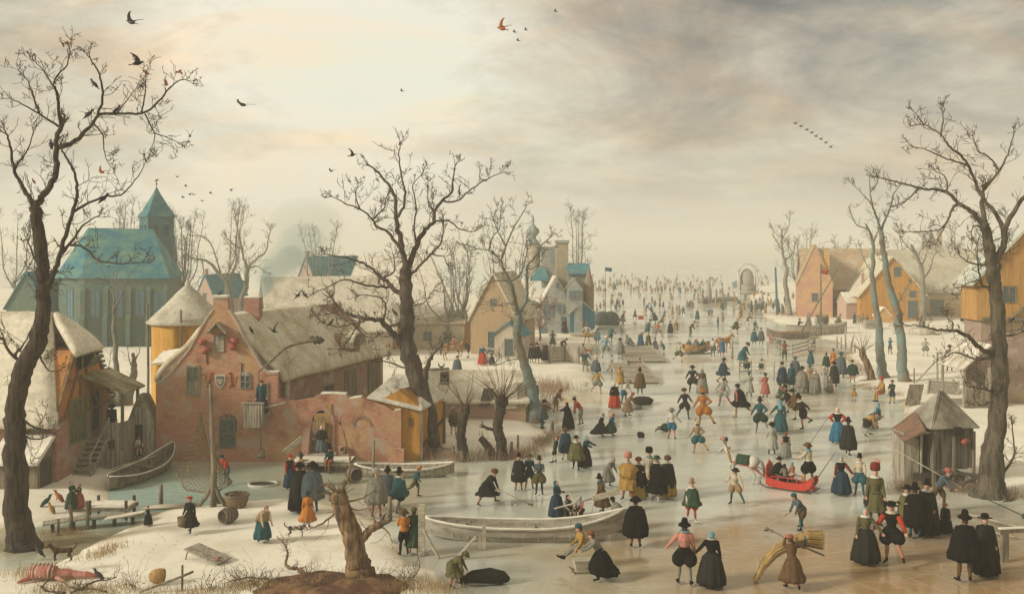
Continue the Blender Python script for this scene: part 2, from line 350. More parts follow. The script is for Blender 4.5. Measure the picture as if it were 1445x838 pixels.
g=MB();g.add([(-5000,-60,0),(5000,-60,0),(5000,9000,0),(-5000,9000,0)],[(0,1,2,3)])
tag(g.build('frozen_water',ICE),kind='structure')
def snow_material():
 m=bpy.data.materials.new('bank_snow');m.use_nodes=True;nt=m.node_tree;N=nt.nodes.new;L=nt.links.new
 b=nt.nodes['Principled BSDF'];b.inputs['Roughness'].default_value=0.8;b.inputs['Specular IOR Level'].default_value=0.2
 geo=N('ShaderNodeNewGeometry');pos=geo.outputs['Position']
 def nz(scale,detail=5,loc=(0,0,0),sc=(1,1,1)):
  mp=N('ShaderNodeMapping');mp.inputs['Location'].default_value=loc;mp.inputs['Scale'].default_value=sc;L(pos,mp.inputs[0])
  n=N('ShaderNodeTexNoise');n.inputs['Scale'].default_value=scale;n.inputs['Detail'].default_value=detail;n.inputs['Roughness'].default_value=0.6;L(mp.outputs[0],n.inputs['Vector']);return n.outputs['Fac']
 def rng(f,a,b_,lo=0.0,hi=1.0):
  r=N('ShaderNodeMapRange');L(f,r.inputs[0]);r.inputs[1].default_value=a;r.inputs[2].default_value=b_;r.inputs[3].default_value=lo;r.inputs[4].default_value=hi;return r.outputs[0]
 def mul(a,c):
  q=N('ShaderNodeMath');q.operation='MULTIPLY';q.use_clamp=True;L(a,q.inputs[0])
  if isinstance(c,(int,float)):q.inputs[1].default_value=c
  else:L(c,q.inputs[1])
  return q.outputs[0]
 def mix(f,a,c):
  x=N('ShaderNodeMix');x.data_type='RGBA';L(f,x.inputs[0])
  for s_,v in((x.inputs[6],a),(x.inputs[7],c)):
   if isinstance(v,tuple):s_.default_value=(*v,1)
   else:L(v,s_)
  return x.outputs[2]
 sp=N('ShaderNodeSeparateXYZ');L(pos,sp.inputs[0])
 c=mix(rng(nz(0.35),0.4,0.62),(0.85,0.81,0.68),(0.74,0.71,0.59))
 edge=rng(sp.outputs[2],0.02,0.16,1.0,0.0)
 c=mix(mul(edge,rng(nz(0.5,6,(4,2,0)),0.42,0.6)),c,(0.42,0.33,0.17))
 c=mix(mul(rng(nz(0.22,6,(7,7,0)),0.54,0.66),0.5),c,(0.55,0.50,0.36))
 c=mix(mul(rng(nz(3.0,4,(1,7,0)),0.62,0.72),0.4),c,(0.40,0.33,0.22))
 v=N('ShaderNodeTexVoronoi');v.inputs['Scale'].default_value=2.6;L(pos,v.inputs['Vector'])
 fp=mul(rng(v.outputs['Distance'],0.10,0.2,1,0),rng(nz(0.3,3,(2,9,0)),0.5,0.56))
 c=mix(mul(fp,0.6),c,(0.45,0.47,0.42))
 L(c,b.inputs['Base Color'])
 ad=N('ShaderNodeMath');ad.operation='MULTIPLY_ADD';L(fp,ad.inputs[0]);ad.inputs[1].default_value=-0.8;L(nz(2.5,6),ad.inputs[2])
 bp=N('ShaderNodeBump');bp.inputs['Strength'].default_value=0.5;bp.inputs['Distance'].default_value=0.06;L(ad.outputs[0],bp.inputs['Height']);L(bp.outputs[0],b.inputs['Normal'])
 return m
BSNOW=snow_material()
def bank_mesh(key,name):
 poly=BANKS[key][0]
 y0=min(p[1]for p in poly)-1;y1=min(280,max(p[1]for p in poly)+1)
 rows=[];y=y0
 while y<y1:rows.append(y);y*=1.008
 us=[(-1100+9*i)for i in range(int(3900/9))]
 g=MB();g.smooth=True;idx={};V=[]
 xs_all=[p[0]for p in poly]
 H={}
 for r,y in enumerate(rows):
  for c,u in enumerate(us):
   x=(u-CX)*y/FPX
   H[r,c]=(x,y,bank_h(key,x,y)-0.03)
 F=[]
 for r in range(len(rows)-1):
  for c in range(len(us)-1):
   q=[(r,c),(r,c+1),(r+1,c+1),(r+1,c)]
   if max(H[k][2]for k in q)<=-0.12:continue
   ids=[]
   for k in q:
    if k not in idx:idx[k]=len(V);V.append(H[k])
    ids.append(idx[k])
   F.append(tuple(ids))
 g.add(V,F);tag(g.build(name,BSNOW),kind='structure')
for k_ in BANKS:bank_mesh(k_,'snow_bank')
hz=MB();hz.box((0,950,11.2),(2600,2000,24.4))
hm=bpy.data.materials.new('haze');hm.use_nodes=True;hm.node_tree.nodes.clear()
_o=hm.node_tree.nodes.new('ShaderNodeOutputMaterial');_v=hm.node_tree.nodes.new('ShaderNodeVolumePrincipled')
_v.inputs['Color'].default_value=(0.96,0.95,0.87,1);_v.inputs['Density'].default_value=0.0013;_v.inputs['Anisotropy'].default_value=0.1
hm.node_tree.links.new(_v.outputs[0],_o.inputs['Volume'])
tag(hz.build('haze',hm),kind='stuff')
def opening(parent,face,u,z,w,h,kind='window',dims=(0,0),frame=None,pane=None,arch=False,label=None):
 """window or door with frame, pane and bars; face gives origin plane"""
 W,Dp=dims
 if face=='front':T=lambda a,b,c:(a,-b,c)
 elif face=='right':T=lambda a,b,c:(W/2+b,a,c)
 elif face=='left':T=lambda a,b,c:(-W/2-b,a,c)
 elif callable(face):T=face
 def bx(m,a0,a1,b0,b1,c0,c1):
  vs=[T(a,b,c)for c in(c0,c1)for b in(b0,b1)for a in(a0,a1)]
  m.add(vs,[(0,2,3,1),(4,5,7,6),(0,1,5,4),(2,6,7,3),(0,4,6,2),(1,3,7,5)])
 frame=frame or WOOD_G;pane=pane or GLASS;t=0.07 if w>0.5 else 0.045
 a0,a1=u-w/2,u+w/2
 f=MB();bx(f,a0-t,a0,-0.1,0.06,z-t,z+h+t);bx(f,a1,a1+t,-0.1,0.06,z-t,z+h+t)
 bx(f,a0,a1,-0.1,0.06,z-t,z);bx(f,a0,a1,-0.1,0.06,z+h,z+h+t)
 if arch:
  pts=[T(u+(w/2+t)*math.cos(math.pi*k/8),0.0,z+h+t+w*0.35*math.sin(math.pi*k/8))for k in range(9)]
  e=Vector(T(0,0.055,0))-Vector(T(0,0,0));f.prism(pts,e)
 if kind=='window':
  bx(f,u-0.02,u+0.02,-0.1,0.05,z,z+h);bx(f,a0,a1,-0.1,0.05,z+h*0.5-0.02,z+h*0.5+0.02)
 fo=f.build('window' if kind=='window' else 'door',frame,parent)
 if label:fo['label']=label
 p=MB()
 if kind=='door':
  n=max(2,int(w/0.2));st=w/n
  for i in range(n):bx(p,a0+i*st+0.006,a0+(i+1)*st-0.006,-0.1,0.018+0.006*(i%2),z,z+h)
  d=p.build('door_leaf',pane if pane is not GLASS else WOOD_D,fo)
  q=MB();q.box(T(u+w*0.32,0.045,z+h*0.5),(0.06,0.06,0.06));q.build('handle',WOOD_D,fo)
 elif kind=='shutter':
  n=max(2,int(w/0.16));st=w/n
  for i in range(n):bx(p,a0+i*st+0.004,a0+(i+1)*st-0.004,-0.1,0.03+0.006*(i%2),z,z+h)
  bx(p,a0,a1,0.03,0.05,z+h*0.2,z+h*0.27);bx(p,a0,a1,0.03,0.05,z+h*0.75,z+h*0.82)
  p.build('shutter',pane if pane is not GLASS else WOOD_G,fo)
 else:bx(p,a0,a1,-0.1,0.012,z,z+h);p.build('pane',pane,fo)
 return fo
def gable_house(name,label,cat,px,py,w,d,hw,hr,rz,wallm,roofm,ridge='y',over=0.25,rt=0.16,ops=(),chims=(),group=None,hip=0.0,z=None,roof_label=None):
 o=P(px,py)
 if z is not None:o.z=z
 t=thing(name,label,cat,o,rz,group);m=MB()
 if ridge=='y':
  poly=[(-w/2,0,-0.5),(w/2,0,-0.5),(w/2,0,hw),(0,0,hr-0.02),(-w/2,0,hw)];m.prism(poly,(0,d,0))
 else:
  poly=[(-w/2,0,-0.5),(-w/2,d,-0.5),(-w/2,d,hw)]+([]if hip else[(-w/2,d/2,hr-0.02)])+[(-w/2,0,hw)];m.prism(poly,(w,0,0))
 m.build('wall',wallm,t)
 r=MB()
 span=w/2 if ridge=='y' else d/2;k=(hr-hw)/span;e=over
 def PT(a,b,c):return(a,b,c)if ridge=='y' else(b-(w/2),a+d/2,c)
 L_=d if ridge=='y' else w
 for s in(-1,1):
  A=PT(s*(span+e),-e,hw-e*k);B=PT(s*(span+e),L_+e,hw-e*k);C=PT(0,L_+e-hip,hr);Dd=PT(0,-e+(hip if ridge=='x' else 0),hr)
  r.slab([A,B,C,Dd],rt)
 if hip:
  r.slab([PT(-(span+e),L_+e,hw-e*k),PT(span+e,L_+e,hw-e*k),PT(0,L_+e-hip,hr)],rt)
  if ridge=='x':r.slab([PT(-(span+e),-e,hw-e*k),PT(span+e,-e,hw-e*k),PT(0,hip-e,hr)],rt)
 c_ro=r.build('roof',roofm,t,bevel=0.05)
 for(cx,cy,cw,z0,z1,cm)in chims:
  q=MB();q.box((cx,cy,(z0+z1)/2),(cw,cw,z1-z0));q.box((cx,cy,z1+0.05),(cw*1.2,cw*1.2,0.12));q.build('chimney',cm,c_ro)
  q=MB();q.box((cx,cy,z1+0.15),(cw*1.1,cw*1.1,0.09));q.build('chimney_snow',SNOW,c_ro,bevel=0.03)
 for op in ops:opening(t,op[0],*op[1:6],dims=(w,d),**(op[6]if len(op)>6 else{}))
 return t
def wpart(parent):
 def b(m,name,mt,bevel=0.0,smooth=None):return m.build(name,mt,parent,world=True,bevel=bevel,smooth=smooth)
 return b
def build_inn():
 D=50.0;mpp=D/FPX;o=Vector((XX(311,D),D,0.0))
 t=thing('inn','large pink brick inn with bell gable and painted shield, brown thatched roof behind','house',o)
 def L(px,py,y=0.0):return(XX(px,D)-o.x,y,ZZ(py,D))
 zb=-0.2;sx=math.tan(R(17));dep=12.5
 g=[(220,None),(220,543),(238,530),(252,512),(266,495),(280,470),(290,452),(300,438),(301,421),(321,421),(322,438),(334,456),(344,478),(358,500),(368,517),(378,527),(392,527),(392,None)]
 poly=[(L(px,0)[0],0,L(px,py)[2]if py else zb)for px,py in g]
 m=MB();m.prism(poly,(0,0.4,0));wl=m.build('gable_wall',BRICK,t)
 m=MB()
 for(a,b)in zip(g[1:-2],g[2:-1]):
  pa,pb=Vector(L(*a,0.2)),Vector(L(*b,0.2))
  if abs(a[0]-b[0])<2:continue
  m=MB();m.beam(pa+Vector((0,0,0.03)),pb+Vector((0,0,0.03)),0.50,0.09);m.build('coping',mat('pale_stone',(0.55,0.47,0.36),0.85,second=(0.45,0.34,0.26)),t)
 m=MB();m.box((L(311,421)[0],0.2,L(311,421)[2]+0.10),(0.78,0.55,0.12));m.build('cap_snow',SNOW,t,bevel=0.04);m=MB();m.box((L(385,527)[0],0.2,L(385,527)[2]+0.09),(0.62,0.55,0.08));m.build('cap_snow',SNOW,t,bevel=0.04)
 xl,xr=L(224,0)[0],L(388,0)[0];ze=4.25;zr=7.05;xm=(xl+xr)/2
 q=MB();ye=dep
 def S(x,y,z):return(x+sx*(y-0.4),y,z)
 fr=[S(xl,0.4,zb),S(xr,0.4,zb),S(xr,0.4,ze),S(xm,0.4,zr),S(xl,0.4,ze)]
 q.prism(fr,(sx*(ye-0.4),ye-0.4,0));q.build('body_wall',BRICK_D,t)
 r=MB();e=0.35;k=(zr-ze)/(xr-xm);hp=3.4
 def roof_grid(A,B,C,Dq,nu,nv,th,nm):
  A,B,C,Dq=map(Vector,(A,B,C,Dq));nrm=(B-A).cross(Dq-A).normalized()
  if nrm.z<0:nrm=-nrm
  top=[];vs=[]
  for i in range(nu+1):
   for j in range(nv+1):
    u=i/nu;v=j/nv;p=A.lerp(B,u).lerp(Dq.lerp(C,u),v)
    edge=min(1,min(v*nv,(nv-v*nv))*0.6+0.35)
    vs.append(p+nrm*(th*edge+0.10*mnoise.noise(p*0.9)+0.03*mnoise.noise(p*4)))
  nb=len(vs)
  vs+=[v-nrm*(th*0.9)for v in vs]
  fs=[];W=nv+1
  for i in range(nu):
   for j in range(nv):
    a=i*W+j;fs.append((a,a+1,a+W+1,a+W));fs.append((nb+a,nb+a+W,nb+a+W+1,nb+a+1))
  rim=[i*W for i in range(nu+1)]+[nu*W+j for j in range(1,nv+1)]+[i*W+nv for i in range(nu-1,-1,-1)]+[j for j in range(nv-1,0,-1)]
  for a,b in zip(rim,rim[1:]+rim[:1]):fs.append((a,b,nb+b,nb+a))
  nm.add(vs,fs)
 roof_grid(S(xr+e,0.4,ze-e*k),S(xr+e,ye+0.4,ze-e*k),S(xm,ye-hp,zr+0.05),S(xm,0.4,zr+0.05),40,14,0.28,r)
 roof_grid(S(xl-e,0.4,ze-e*k),S(xl-e,ye+0.4,ze-e*k),S(xm,ye-hp,zr+0.05),S(xm,0.4,zr+0.05),40,14,0.28,r)
 roof_grid(S(xl-e,ye+0.4,ze-e*k),S(xr+e,ye+0.4,ze-e*k),S(xm+0.15,ye-hp,zr+0.05),S(xm-0.15,ye-hp,zr+0.05),14,14,0.28,r)
 ro=r.build('roof',THATCH,t,smooth=True)
 c=S(xm+0.35,2.8,0);q=MB();q.box((c[0],c[1],7.2),(0.75,0.75,1.3));q.build('chimney',BRICK_P,ro)
 q=MB();q.box((c[0],c[1],7.9),(0.80,0.80,0.10));q.build('chimney_snow',SNOW,ro,bevel=0.03)
 dy=8.3;zc=4.0;x0=xr+0.05
 q=MB();F=lambda a,c:S(x0+0.12,dy+a,c)
 q.prism([F(-0.75,zc),F(0.75,zc)]+[F(0.75*math.cos(math.pi*j/8),zc+0.85+0.7*math.sin(math.pi*j/8))for j in range(9)],(-1.9,0,0));dm=q.build('dormer',BRICK_D,ro)
 q=MB()
 for j in range(10):
  a0=math.pi*j/10;a1=math.pi*(j+1)/10
  q.beam(F(0.9*math.cos(a0),zc+0.8+0.85*math.sin(a0)),F(0.9*math.cos(a1),zc+0.8+0.85*math.sin(a1)),0.7,0.16)
 q.build('dormer_hood',THATCH,ro)
 opening(dm,lambda a,b,c:S(x0+0.12+b,dy+a,c),0,zc+0.25,0.8,0.95,pane=mat('inner_ochre',(0.30,0.16,0.05),second=(0.08,0.06,0.04)),arch=False)
 for yy,zz,ww,hh,kk in((5.6,2.35,0.9,0.6,'window'),(8.2,1.9,1.3,1.5,'shutter'),(11.2,1.9,1.5,1.6,'shutter')):
  opening(t,(lambda a,b,c,yy=yy:S(xr+b,yy+a,c)),0,zz,ww,hh,kind=kk,frame=WOOD,pane=(WOOD_D if kk=='window' else WOOD))
 FT=lambda a,b,c:(a,-b,c)
 def win(px0,px1,py0,py1,kind='window',**kw):
  a0,a1=L(px0,0)[0],L(px1,0)[0];z0,z1=ZZ(py1,D),ZZ(py0,D)
  return opening(t,FT,(a0+a1)/2,z0,a1-a0,z1-z0,kind=kind,**kw)
 win(311,331,593,630,arch=True,pane=mat('green_glass',(0.10,0.15,0.12),0.25,second=(0.05,0.06,0.06),scale=8),frame=WOOD)
 win(265,280,518,535,'shutter',pane=mat('green_shutter',(0.16,0.17,0.10),second=(0.10,0.11,0.07)),label='green shuttered window')
 win(265,280,538,556,'shutter');win(302,315,474,495,'shutter');win(340,353,530,547,arch=True)
 win(364,377,541,562,'door',pane=WOOD_D)
 q=MB();c0=L(309,462)
 q.slab([(c0[0]-0.45,0.05,c0[2]-0.28),(c0[0]-0.45,-0.55,c0[2]-0.28),(c0[0],-0.55,c0[2]+0.22),(c0[0],0.05,c0[2]+0.22)],0.07)
 q.slab([(c0[0]+0.45,0.05,c0[2]-0.28),(c0[0]+0.45,-0.55,c0[2]-0.28),(c0[0],-0.55,c0[2]+0.22),(c0[0],0.05,c0[2]+0.22)],0.07);q.build('hoist_hood',WOOD_G,t)
 for px,py in((287,482),(291,494),(329,489),(332,480)):
  q=MB();a=L(px,py);q.lathe([(0.02,-0.2),(0.13,-0.16),(0.17,0),(0.10,0.14),(0.06,0.18),(0.08,0.22)],(a[0],-0.16,a[2]),10,M=Matrix.Rotation(R(70 if px<311 else-70),3,'Y'));q.build('clay_pot',mat('red_clay',(0.42,0.11,0.08),0.6),t,smooth=True)
 a=L(311,537);cream=mat('painted_cream',(0.62,0.55,0.42));rust=mat('painted_rust',(0.50,0.17,0.09));sh=MB()
 sp=[(-0.24,0.30),(-0.26,0.0),(-0.16,-0.24),(0,-0.38),(0.16,-0.24),(0.26,0.0),(0.24,0.30)]
 sh.prism([(a[0]+x,-0.002,a[2]+z)for x,z in sp],(0,-0.05,0));so=sh.build('painted_shield',cream,t)
 q=MB();q.prism([(a[0]+x*0.75,-0.055,a[2]+z*0.75)for x,z in sp],(0,-0.015,0));q.build('shield_field',mat('shield_green',(0.14,0.16,0.12)),so)
 q=MB()
 for i in(-1,0,1):q.prism([(a[0]+i*0.1-0.04,-0.072,a[2]-0.02),(a[0]+i*0.1+0.04,-0.072,a[2]-0.02),(a[0]+i*0.1+0.04,-0.072,a[2]+0.09),(a[0]+i*0.1-0.04,-0.072,a[2]+0.09)],(0,-0.012,0))
 q.prism([(a[0]-0.13,-0.072,a[2]-0.05),(a[0],-0.072,a[2]-0.18),(a[0]+0.13,-0.072,a[2]-0.05)],(0,-0.012,0));q.build('shield_castle',cream,so)
 for s in(-1,1):
  q=MB();bx=lambda x,z:(a[0]+s*x,-0.035,a[2]+z)
  q.tube([bx(0.62,-0.30),bx(0.56,-0.12),bx(0.50,0.05),bx(0.52,0.20),bx(0.48,0.30)],[0.04,0.08,0.085,0.07,0.05],8,sq=0.5)
  q.ball(bx(0.44,0.37),(0.09,0.04,0.08),8);q.tube([bx(0.50,0.14),bx(0.38,0.18),bx(0.30,0.12)],[0.035,0.03,0.02],6,sq=0.5);q.tube([bx(0.52,0.04),bx(0.40,0.04),bx(0.30,-0.02)],[0.035,0.03,0.02],6,sq=0.5)
  q.tube([bx(0.57,-0.12),bx(0.46,-0.18),bx(0.42,-0.30),bx(0.34,-0.32)],[0.045,0.035,0.03,0.02],6,sq=0.5);q.tube([bx(0.60,-0.15),bx(0.72,-0.05),bx(0.70,0.12),bx(0.80,0.22)],[0.02,0.02,0.02,0.035],6,sq=0.5)
  q.build('rampant_beast',rust,so,smooth=True)
 for px,py in((341,520),(333,600),(292,505)):
  q=MB();p=L(px,py);q.box((p[0],-0.02,p[2]),(0.05,0.05,0.55));q.build('wall_anchor',WOOD_D,t)
 bl=MB();x0,x1=L(351,0)[0],L(377,0)[0];z0,z1=ZZ(598,D),ZZ(565,D)
 n=7
 for i in range(n):a0=x0+(x1-x0)*i/n;bl.box((a0+(x1-x0)/n/2,-0.95,(z0+z1)/2-0.02*(i%2)),((x1-x0)/n-0.02,0.05,z1-z0))
 for s in(x0,x1):
  for i in range(5):bl.box((s,-0.1-i*0.18,(z0+z1)/2),(0.05,0.16,z1-z0-0.03*(i%2)))
 bl.box(((x0+x1)/2,-0.48,z0+0.25),(x1-x0-0.06,0.86,0.06));bl.box(((x0+x1)/2,-0.98,z1+0.03),(x1-x0+0.15,0.12,0.06))
 bl.beam((x1+0.05,-0.6,z0+0.9),(x1+1.1,-0.9,z0+1.2),0.07);bl.build('balcony',WOOD_G,t)
 tops=[(392,562),(404,566),(418,566),(440,563),(452,556),(470,556),(488,557),(492,563),(510,561),(528,567),(545,573),(556,580),(566,578)]
 poly=[(L(px,py)[0],0.0,L(px,py)[2])for px,py in tops];xd0,xd1=L(440,0)[0],L(468,0)[0];zd=ZZ(636,D)
 fw=MB();poly=[(L(392,0)[0],0.0,zb)]+poly+[(L(566,0)[0],0.0,zb)];fw.prism(list(reversed(poly)),(0,0.55,0))
 xr2=L(566,0)[0];fw.prism([(xr2-0.5,0.5,zb),(xr2-0.5,5.5,zb),(xr2-0.5,5.5,3.0),(xr2-0.5,3.0,2.5),(xr2-0.5,0.5,2.5)],(0.499,0,0))
 fw.box((L(560,0)[0],-0.1,0.2),(0.75,0.35,0.9));fw.build('forecourt_wall',BRICK,t)
 sn=MB()
 for(a,b)in zip(tops[3:],tops[4:]):
  if abs(a[1]-b[1])<5:sn.beam(Vector(L(*a,0.27))+Vector((0,0,0.03)),Vector(L(*b,0.27))+Vector((0,0,0.03)),0.56,0.06)
 sn.build('wall_snow',SNOW,t,bevel=0.02)
 ar=MB();cx=(xd0+xd1)/2;rw=(xd1-xd0)/2;zt=ZZ(600,D)
 ring=[]
 for j in range(13):
  a=math.pi*j/12;ring.append((cx+rw*math.cos(a),zt+0.75*math.sin(a)))
 out=[(cx+(rw+0.16)*math.cos(math.pi*j/12),zt+0.93*math.sin(math.pi*j/12))for j in range(13)]
 for j in range(12):ar.prism([(ring[j][0],-0.002,ring[j][1]),(ring[j+1][0],-0.002,ring[j+1][1]),(out[j+1][0],-0.002,out[j+1][1]),(out[j][0],-0.002,out[j][1])],(0,-0.07,0))
 for s in(-1,1):ar.box((cx+s*(rw+0.08),-0.035,(zt+zd)/2),(0.16,0.07,zt-zd))
 af=ar.build('door',BRICK_P,t,bevel=0);af['label']='arched doorway with a half open plank door'
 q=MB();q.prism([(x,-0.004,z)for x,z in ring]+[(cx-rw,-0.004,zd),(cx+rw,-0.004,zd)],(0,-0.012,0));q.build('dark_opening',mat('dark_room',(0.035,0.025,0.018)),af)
 q=MB()
 for i in range(4):q.box((cx-rw+0.1+i*0.17,-0.05-i*0.05,zd+0.75),(0.16,0.04,1.45),rz=-0.3)
 q.build('door_leaf',mat('ochre_plank',(0.33,0.22,0.10),second=(0.22,0.15,0.08)),af)
 q=MB()
 for i in range(2):q.box((cx+0.22+i*0.17,-0.04,zd+1.35),(0.16,0.04,1.9))
 q.box((cx,-0.05,zt+0.35),(rw*1.5,0.04,0.5));q.build('transom_boards',mat('ochre_plank2',(0.42,0.27,0.10),second=(0.3,0.18,0.08)),af)
 q=MB();q.box((cx,-0.5,zd-0.12),(1.5,1.0,0.14));q.box((cx-0.1,-1.1,zd-0.32),(1.9,1.2,0.12));q.build('doorstep',mat('step_stone',(0.5,0.45,0.36)),t)
 q=MB();c=L(510,0)[0];zb2=ZZ(620,D)
 for j in range(10):
  a0=math.pi*j/10;a1=math.pi*(j+1)/10
  q.beam((c+0.42*math.cos(a0),-0.01,zb2+0.7+0.4*math.sin(a0)),(c+0.42*math.cos(a1),-0.01,zb2+0.7+0.4*math.sin(a1)),0.05,0.12)
 q.build('blind_arch',BRICK_P,t)
 q=MB();a=L(486,640);q.box((a[0],-0.16,a[2]),(0.75,0.3,0.08));q.build('shelf',BRICK_P,t)
 q=MB();a=L(484,633);q.lathe([(0.16,-0.1),(0.19,0.0),(0.16,0.1),(0.10,0.1),(0.09,0.0)],(a[0],-0.14,a[2]),14,M=Matrix.Rotation(R(90),3,'X'));q.build('spout',BRICK_P,t,smooth=True)
 q=MB();b0=L(428,0)[0];q.prism([(b0,-0.002,zb),(b0,-0.9,zb),(b0,-0.002,ZZ(598,D))],(0.35,0,0));q.build('buttress',BRICK_P,t)
 return t
INN=build_inn()
def build_leanto():
 D=49.6;x0,x1=XX(566,D),XX(596,D);o=Vector(((x0+x1)/2,D,0.1))
 t=thing('lean_to','narrow ochre timber lean-to with pale thatch between inn wall and big tree','shed',o);b=wpart(t)
 m=MB();xa=XX(533,51.5)
 poly=[(x0+0.02,D,0),(x1+0.5,D+2.6,0),(x1+0.5,D+2.6,3.05),(x0+0.02,D,2.65)]
 y2=D+3.4
 w=MB();zt=ZZ(578,D);zl=ZZ(553,D)
 w.prism([(x0-1.25,D+0.62,2.3),(x0+0.02,D+0.62,0),(x0+0.9,D+0.62,0),(x0+0.9,D+0.62,zt),(x0-0.2,D+0.62,zl),(x0-1.25,D+0.62,2.9)],(0.9,3.0,0));b(w,'wall',OCHRE)
 r=MB();zt-=0.05
 r.slab([(x0-1.75,D+0.4,2.95+.12),(x0+0.95,D+0.35,zt-0.1),(x0+1.95,D+3.9,zt+0.05),(x0+0.6,D+3.9,3.75),(x0-0.8,D+3.9,3.75)],0.13);b(r,'roof',THATCH_S,0.04)
 for xx,yy in((x0+0.93,D+0.55),(x0+1.85,D+3.6)):
  p=MB();p.box((xx,yy,1.2),(0.14,0.14,2.5));b(p,'corner_post',WOOD)
 br=MB();br.beam((x0+0.98,D+0.6,0.7),(x0+1.85,D+3.5,1.6),0.1);b(br,'brace',WOOD_D)
 wv=MB();wv.box((x0+0.4,D+0.6,1.9),(0.14,0.06,0.4));b(wv,'window',WOOD_D)
build_leanto()
def build_farm():
 y0=44.6;xr=XX(80,y0);o=Vector((xr,y0,gh(xr,y0)));o.z=0.3
 t=thing('farmhouse','thatched farmhouse under thick snow, orange timbered gable above pink brick','house',o)
 d=5.8;hw=3.05;hr=7.1;Wd=13.0;zh=5.5
 k=(hr-hw)/(d/2);yh0=(zh-hw)/k;yh1=d-yh0
 m=MB();m.prism([(0,0,-0.6),(0,d,-0.6),(0,d,2.6),(0,0,2.6)],(-Wd,0,0));m.build('brick_wall',BRICK_P,t)
 m=MB();m.prism([(-0.02,0,2.6),(-0.02,d,2.6),(-0.02,d,hw),(-0.02,yh1,zh),(-0.02,yh0,zh),(-0.02,0,hw)],(-Wd+0.1,0,0));gb=m.build('gable',mat('orange_plaster',(0.50,0.22,0.055),second=(0.36,0.17,0.07),scale=1.2),t)
 m=MB()
 for a,b in(((0,2.6),(d,2.6)),((0,hw),(yh0,zh)),((d,hw),(yh1,zh)),((yh0,zh),(yh1,zh)),((0.7,2.6),(2.2,4.6)),((2.4,2.6),(2.4,4.3)),((4.4,2.6),(3.0,4.5)),((1.2,4.2),(4.6,4.2))):
  m.beam((0.01,a[0],a[1]),(0.01,b[0],b[1]),0.14,0.1)
 m.build('timber',mat('brown_beam',(0.26,0.15,0.06),second=(0.16,0.10,0.05)),gb)
 r=MB();e=0.45;hx=1.5
 def grid(A,B,C,Dq,nu,nv,th):
  A,B,C,Dq=map(Vector,(A,B,C,Dq));nrm=(B-A).cross(Dq-A).normalized()
  if nrm.z<0:nrm=-nrm
  vs=[];W=nv+1
  for i in range(nu+1):
   for j in range(nv+1):
    u=i/nu;v=j/nv;p=A.lerp(B,u).lerp(Dq.lerp(C,u),v);ed=min(1,min(j,nv-j,i*0.8,nu-i+2)*0.35+0.45)
    vs.append(p+nrm*(th*ed+0.07*mnoise.noise(p*0.6)))
  nb=len(vs);vs+=[v-nrm*th for v in vs];fs=[]
  for i in range(nu):
   for j in range(nv):
    a=i*W+j;fs.append((a,a+1,a+W+1,a+W));fs.append((nb+a,nb+a+W,nb+a+W+1,nb+a+1))
  rim=[i*W for i in range(nu+1)]+[nu*W+j for j in range(1,nv+1)]+[i*W+nv for i in range(nu-1,-1,-1)]+[j for j in range(nv-1,0,-1)]
  for a,b in zip(rim,rim[1:]+rim[:1]):fs.append((a,b,nb+b,nb+a))
  r.add(vs,fs)
 ez=hw-e*k
 grid((0.25,-e,ez),(-Wd,-e,ez),(-Wd,d/2,hr),(-hx,d/2,hr),24,14,0.30)
 grid((0.25,d+e,ez),(-Wd,d+e,ez),(-Wd,d/2,hr),(-hx,d/2,hr),24,14,0.30)
 grid((0.28,yh0-0.3,zh-0.2),(0.28,yh1+0.3,zh-0.2),(-hx+0.1,d/2+0.1,hr),(-hx+0.1,d/2-0.1,hr),8,6,0.26)
 ro=r.build('roof',mat('roof_snow',(0.74,0.69,0.55),0.8,second=(0.55,0.50,0.38),scale=0.6,bump=0.03,thresh=(0.5,0.72)),t,smooth=True)
 v=MB()
 for i in range(14):f=i/13;v.box((0.10,yh1+0.3+(d+e-yh1-0.3)*f,zh-0.1+(ez-zh)*f),(0.16,0.2,0.10))
 v.build('verge_tiles',WOOD,t)
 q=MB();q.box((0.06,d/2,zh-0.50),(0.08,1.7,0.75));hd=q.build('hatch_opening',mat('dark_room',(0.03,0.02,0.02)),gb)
 q=MB();q.box((0.35,d/2+0.35,zh-0.62),(0.05,1.0,0.62),ry=R(35));q.box((0.2,d/2-0.75,zh-0.6),(0.05,0.5,0.6),rz=0.5);q.build('hatch_shutter',mat('green_board',(0.18,0.19,0.10),second=(0.11,0.12,0.07)),gb)
 FR=lambda a,b,c:(b,a,c)
 opening(t,FR,2.15,1.35,1.75,1.9,frame=mat('olive_frame',(0.26,0.25,0.11)),pane=mat('olive_glass',(0.15,0.16,0.08),0.4,second=(0.09,0.10,0.07)),label='tall olive green casement window')
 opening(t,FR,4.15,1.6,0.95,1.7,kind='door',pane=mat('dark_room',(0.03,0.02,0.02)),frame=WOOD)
 opening(t,lambda a,b,c:(a,-b,c),-1.35,1.75,1.1,0.75,kind='shutter',pane=mat('green_board',(0.18,0.19,0.10)),label='green shuttered side window')
 q=MB();px0,px1,py0,py1=0.55,1.55,3.45,5.4
 n=8
 for i in range(n):q.box((px0+(px1-px0)*(i+0.5)/n,py0,0.7+0.02*(i%2)),((px1-px0)/n-0.02,0.05,2.5))
 for i in range(n):q.box((px1,py0+(py1-py0)*(i+0.5)/n,0.7),(0.05,(py1-py0)/n-0.02,2.5))
 q.box(((0+px1)/2,(py0+py1)/2,1.2),(px1,py1-py0,0.08));po=q.build('porch',WOOD_G,t)
 q=MB();q.box((px0+0.5,py0-0.03,0.95),(0.3,0.04,0.42));q.build('vent',WOOD_D,po)
 q=MB()
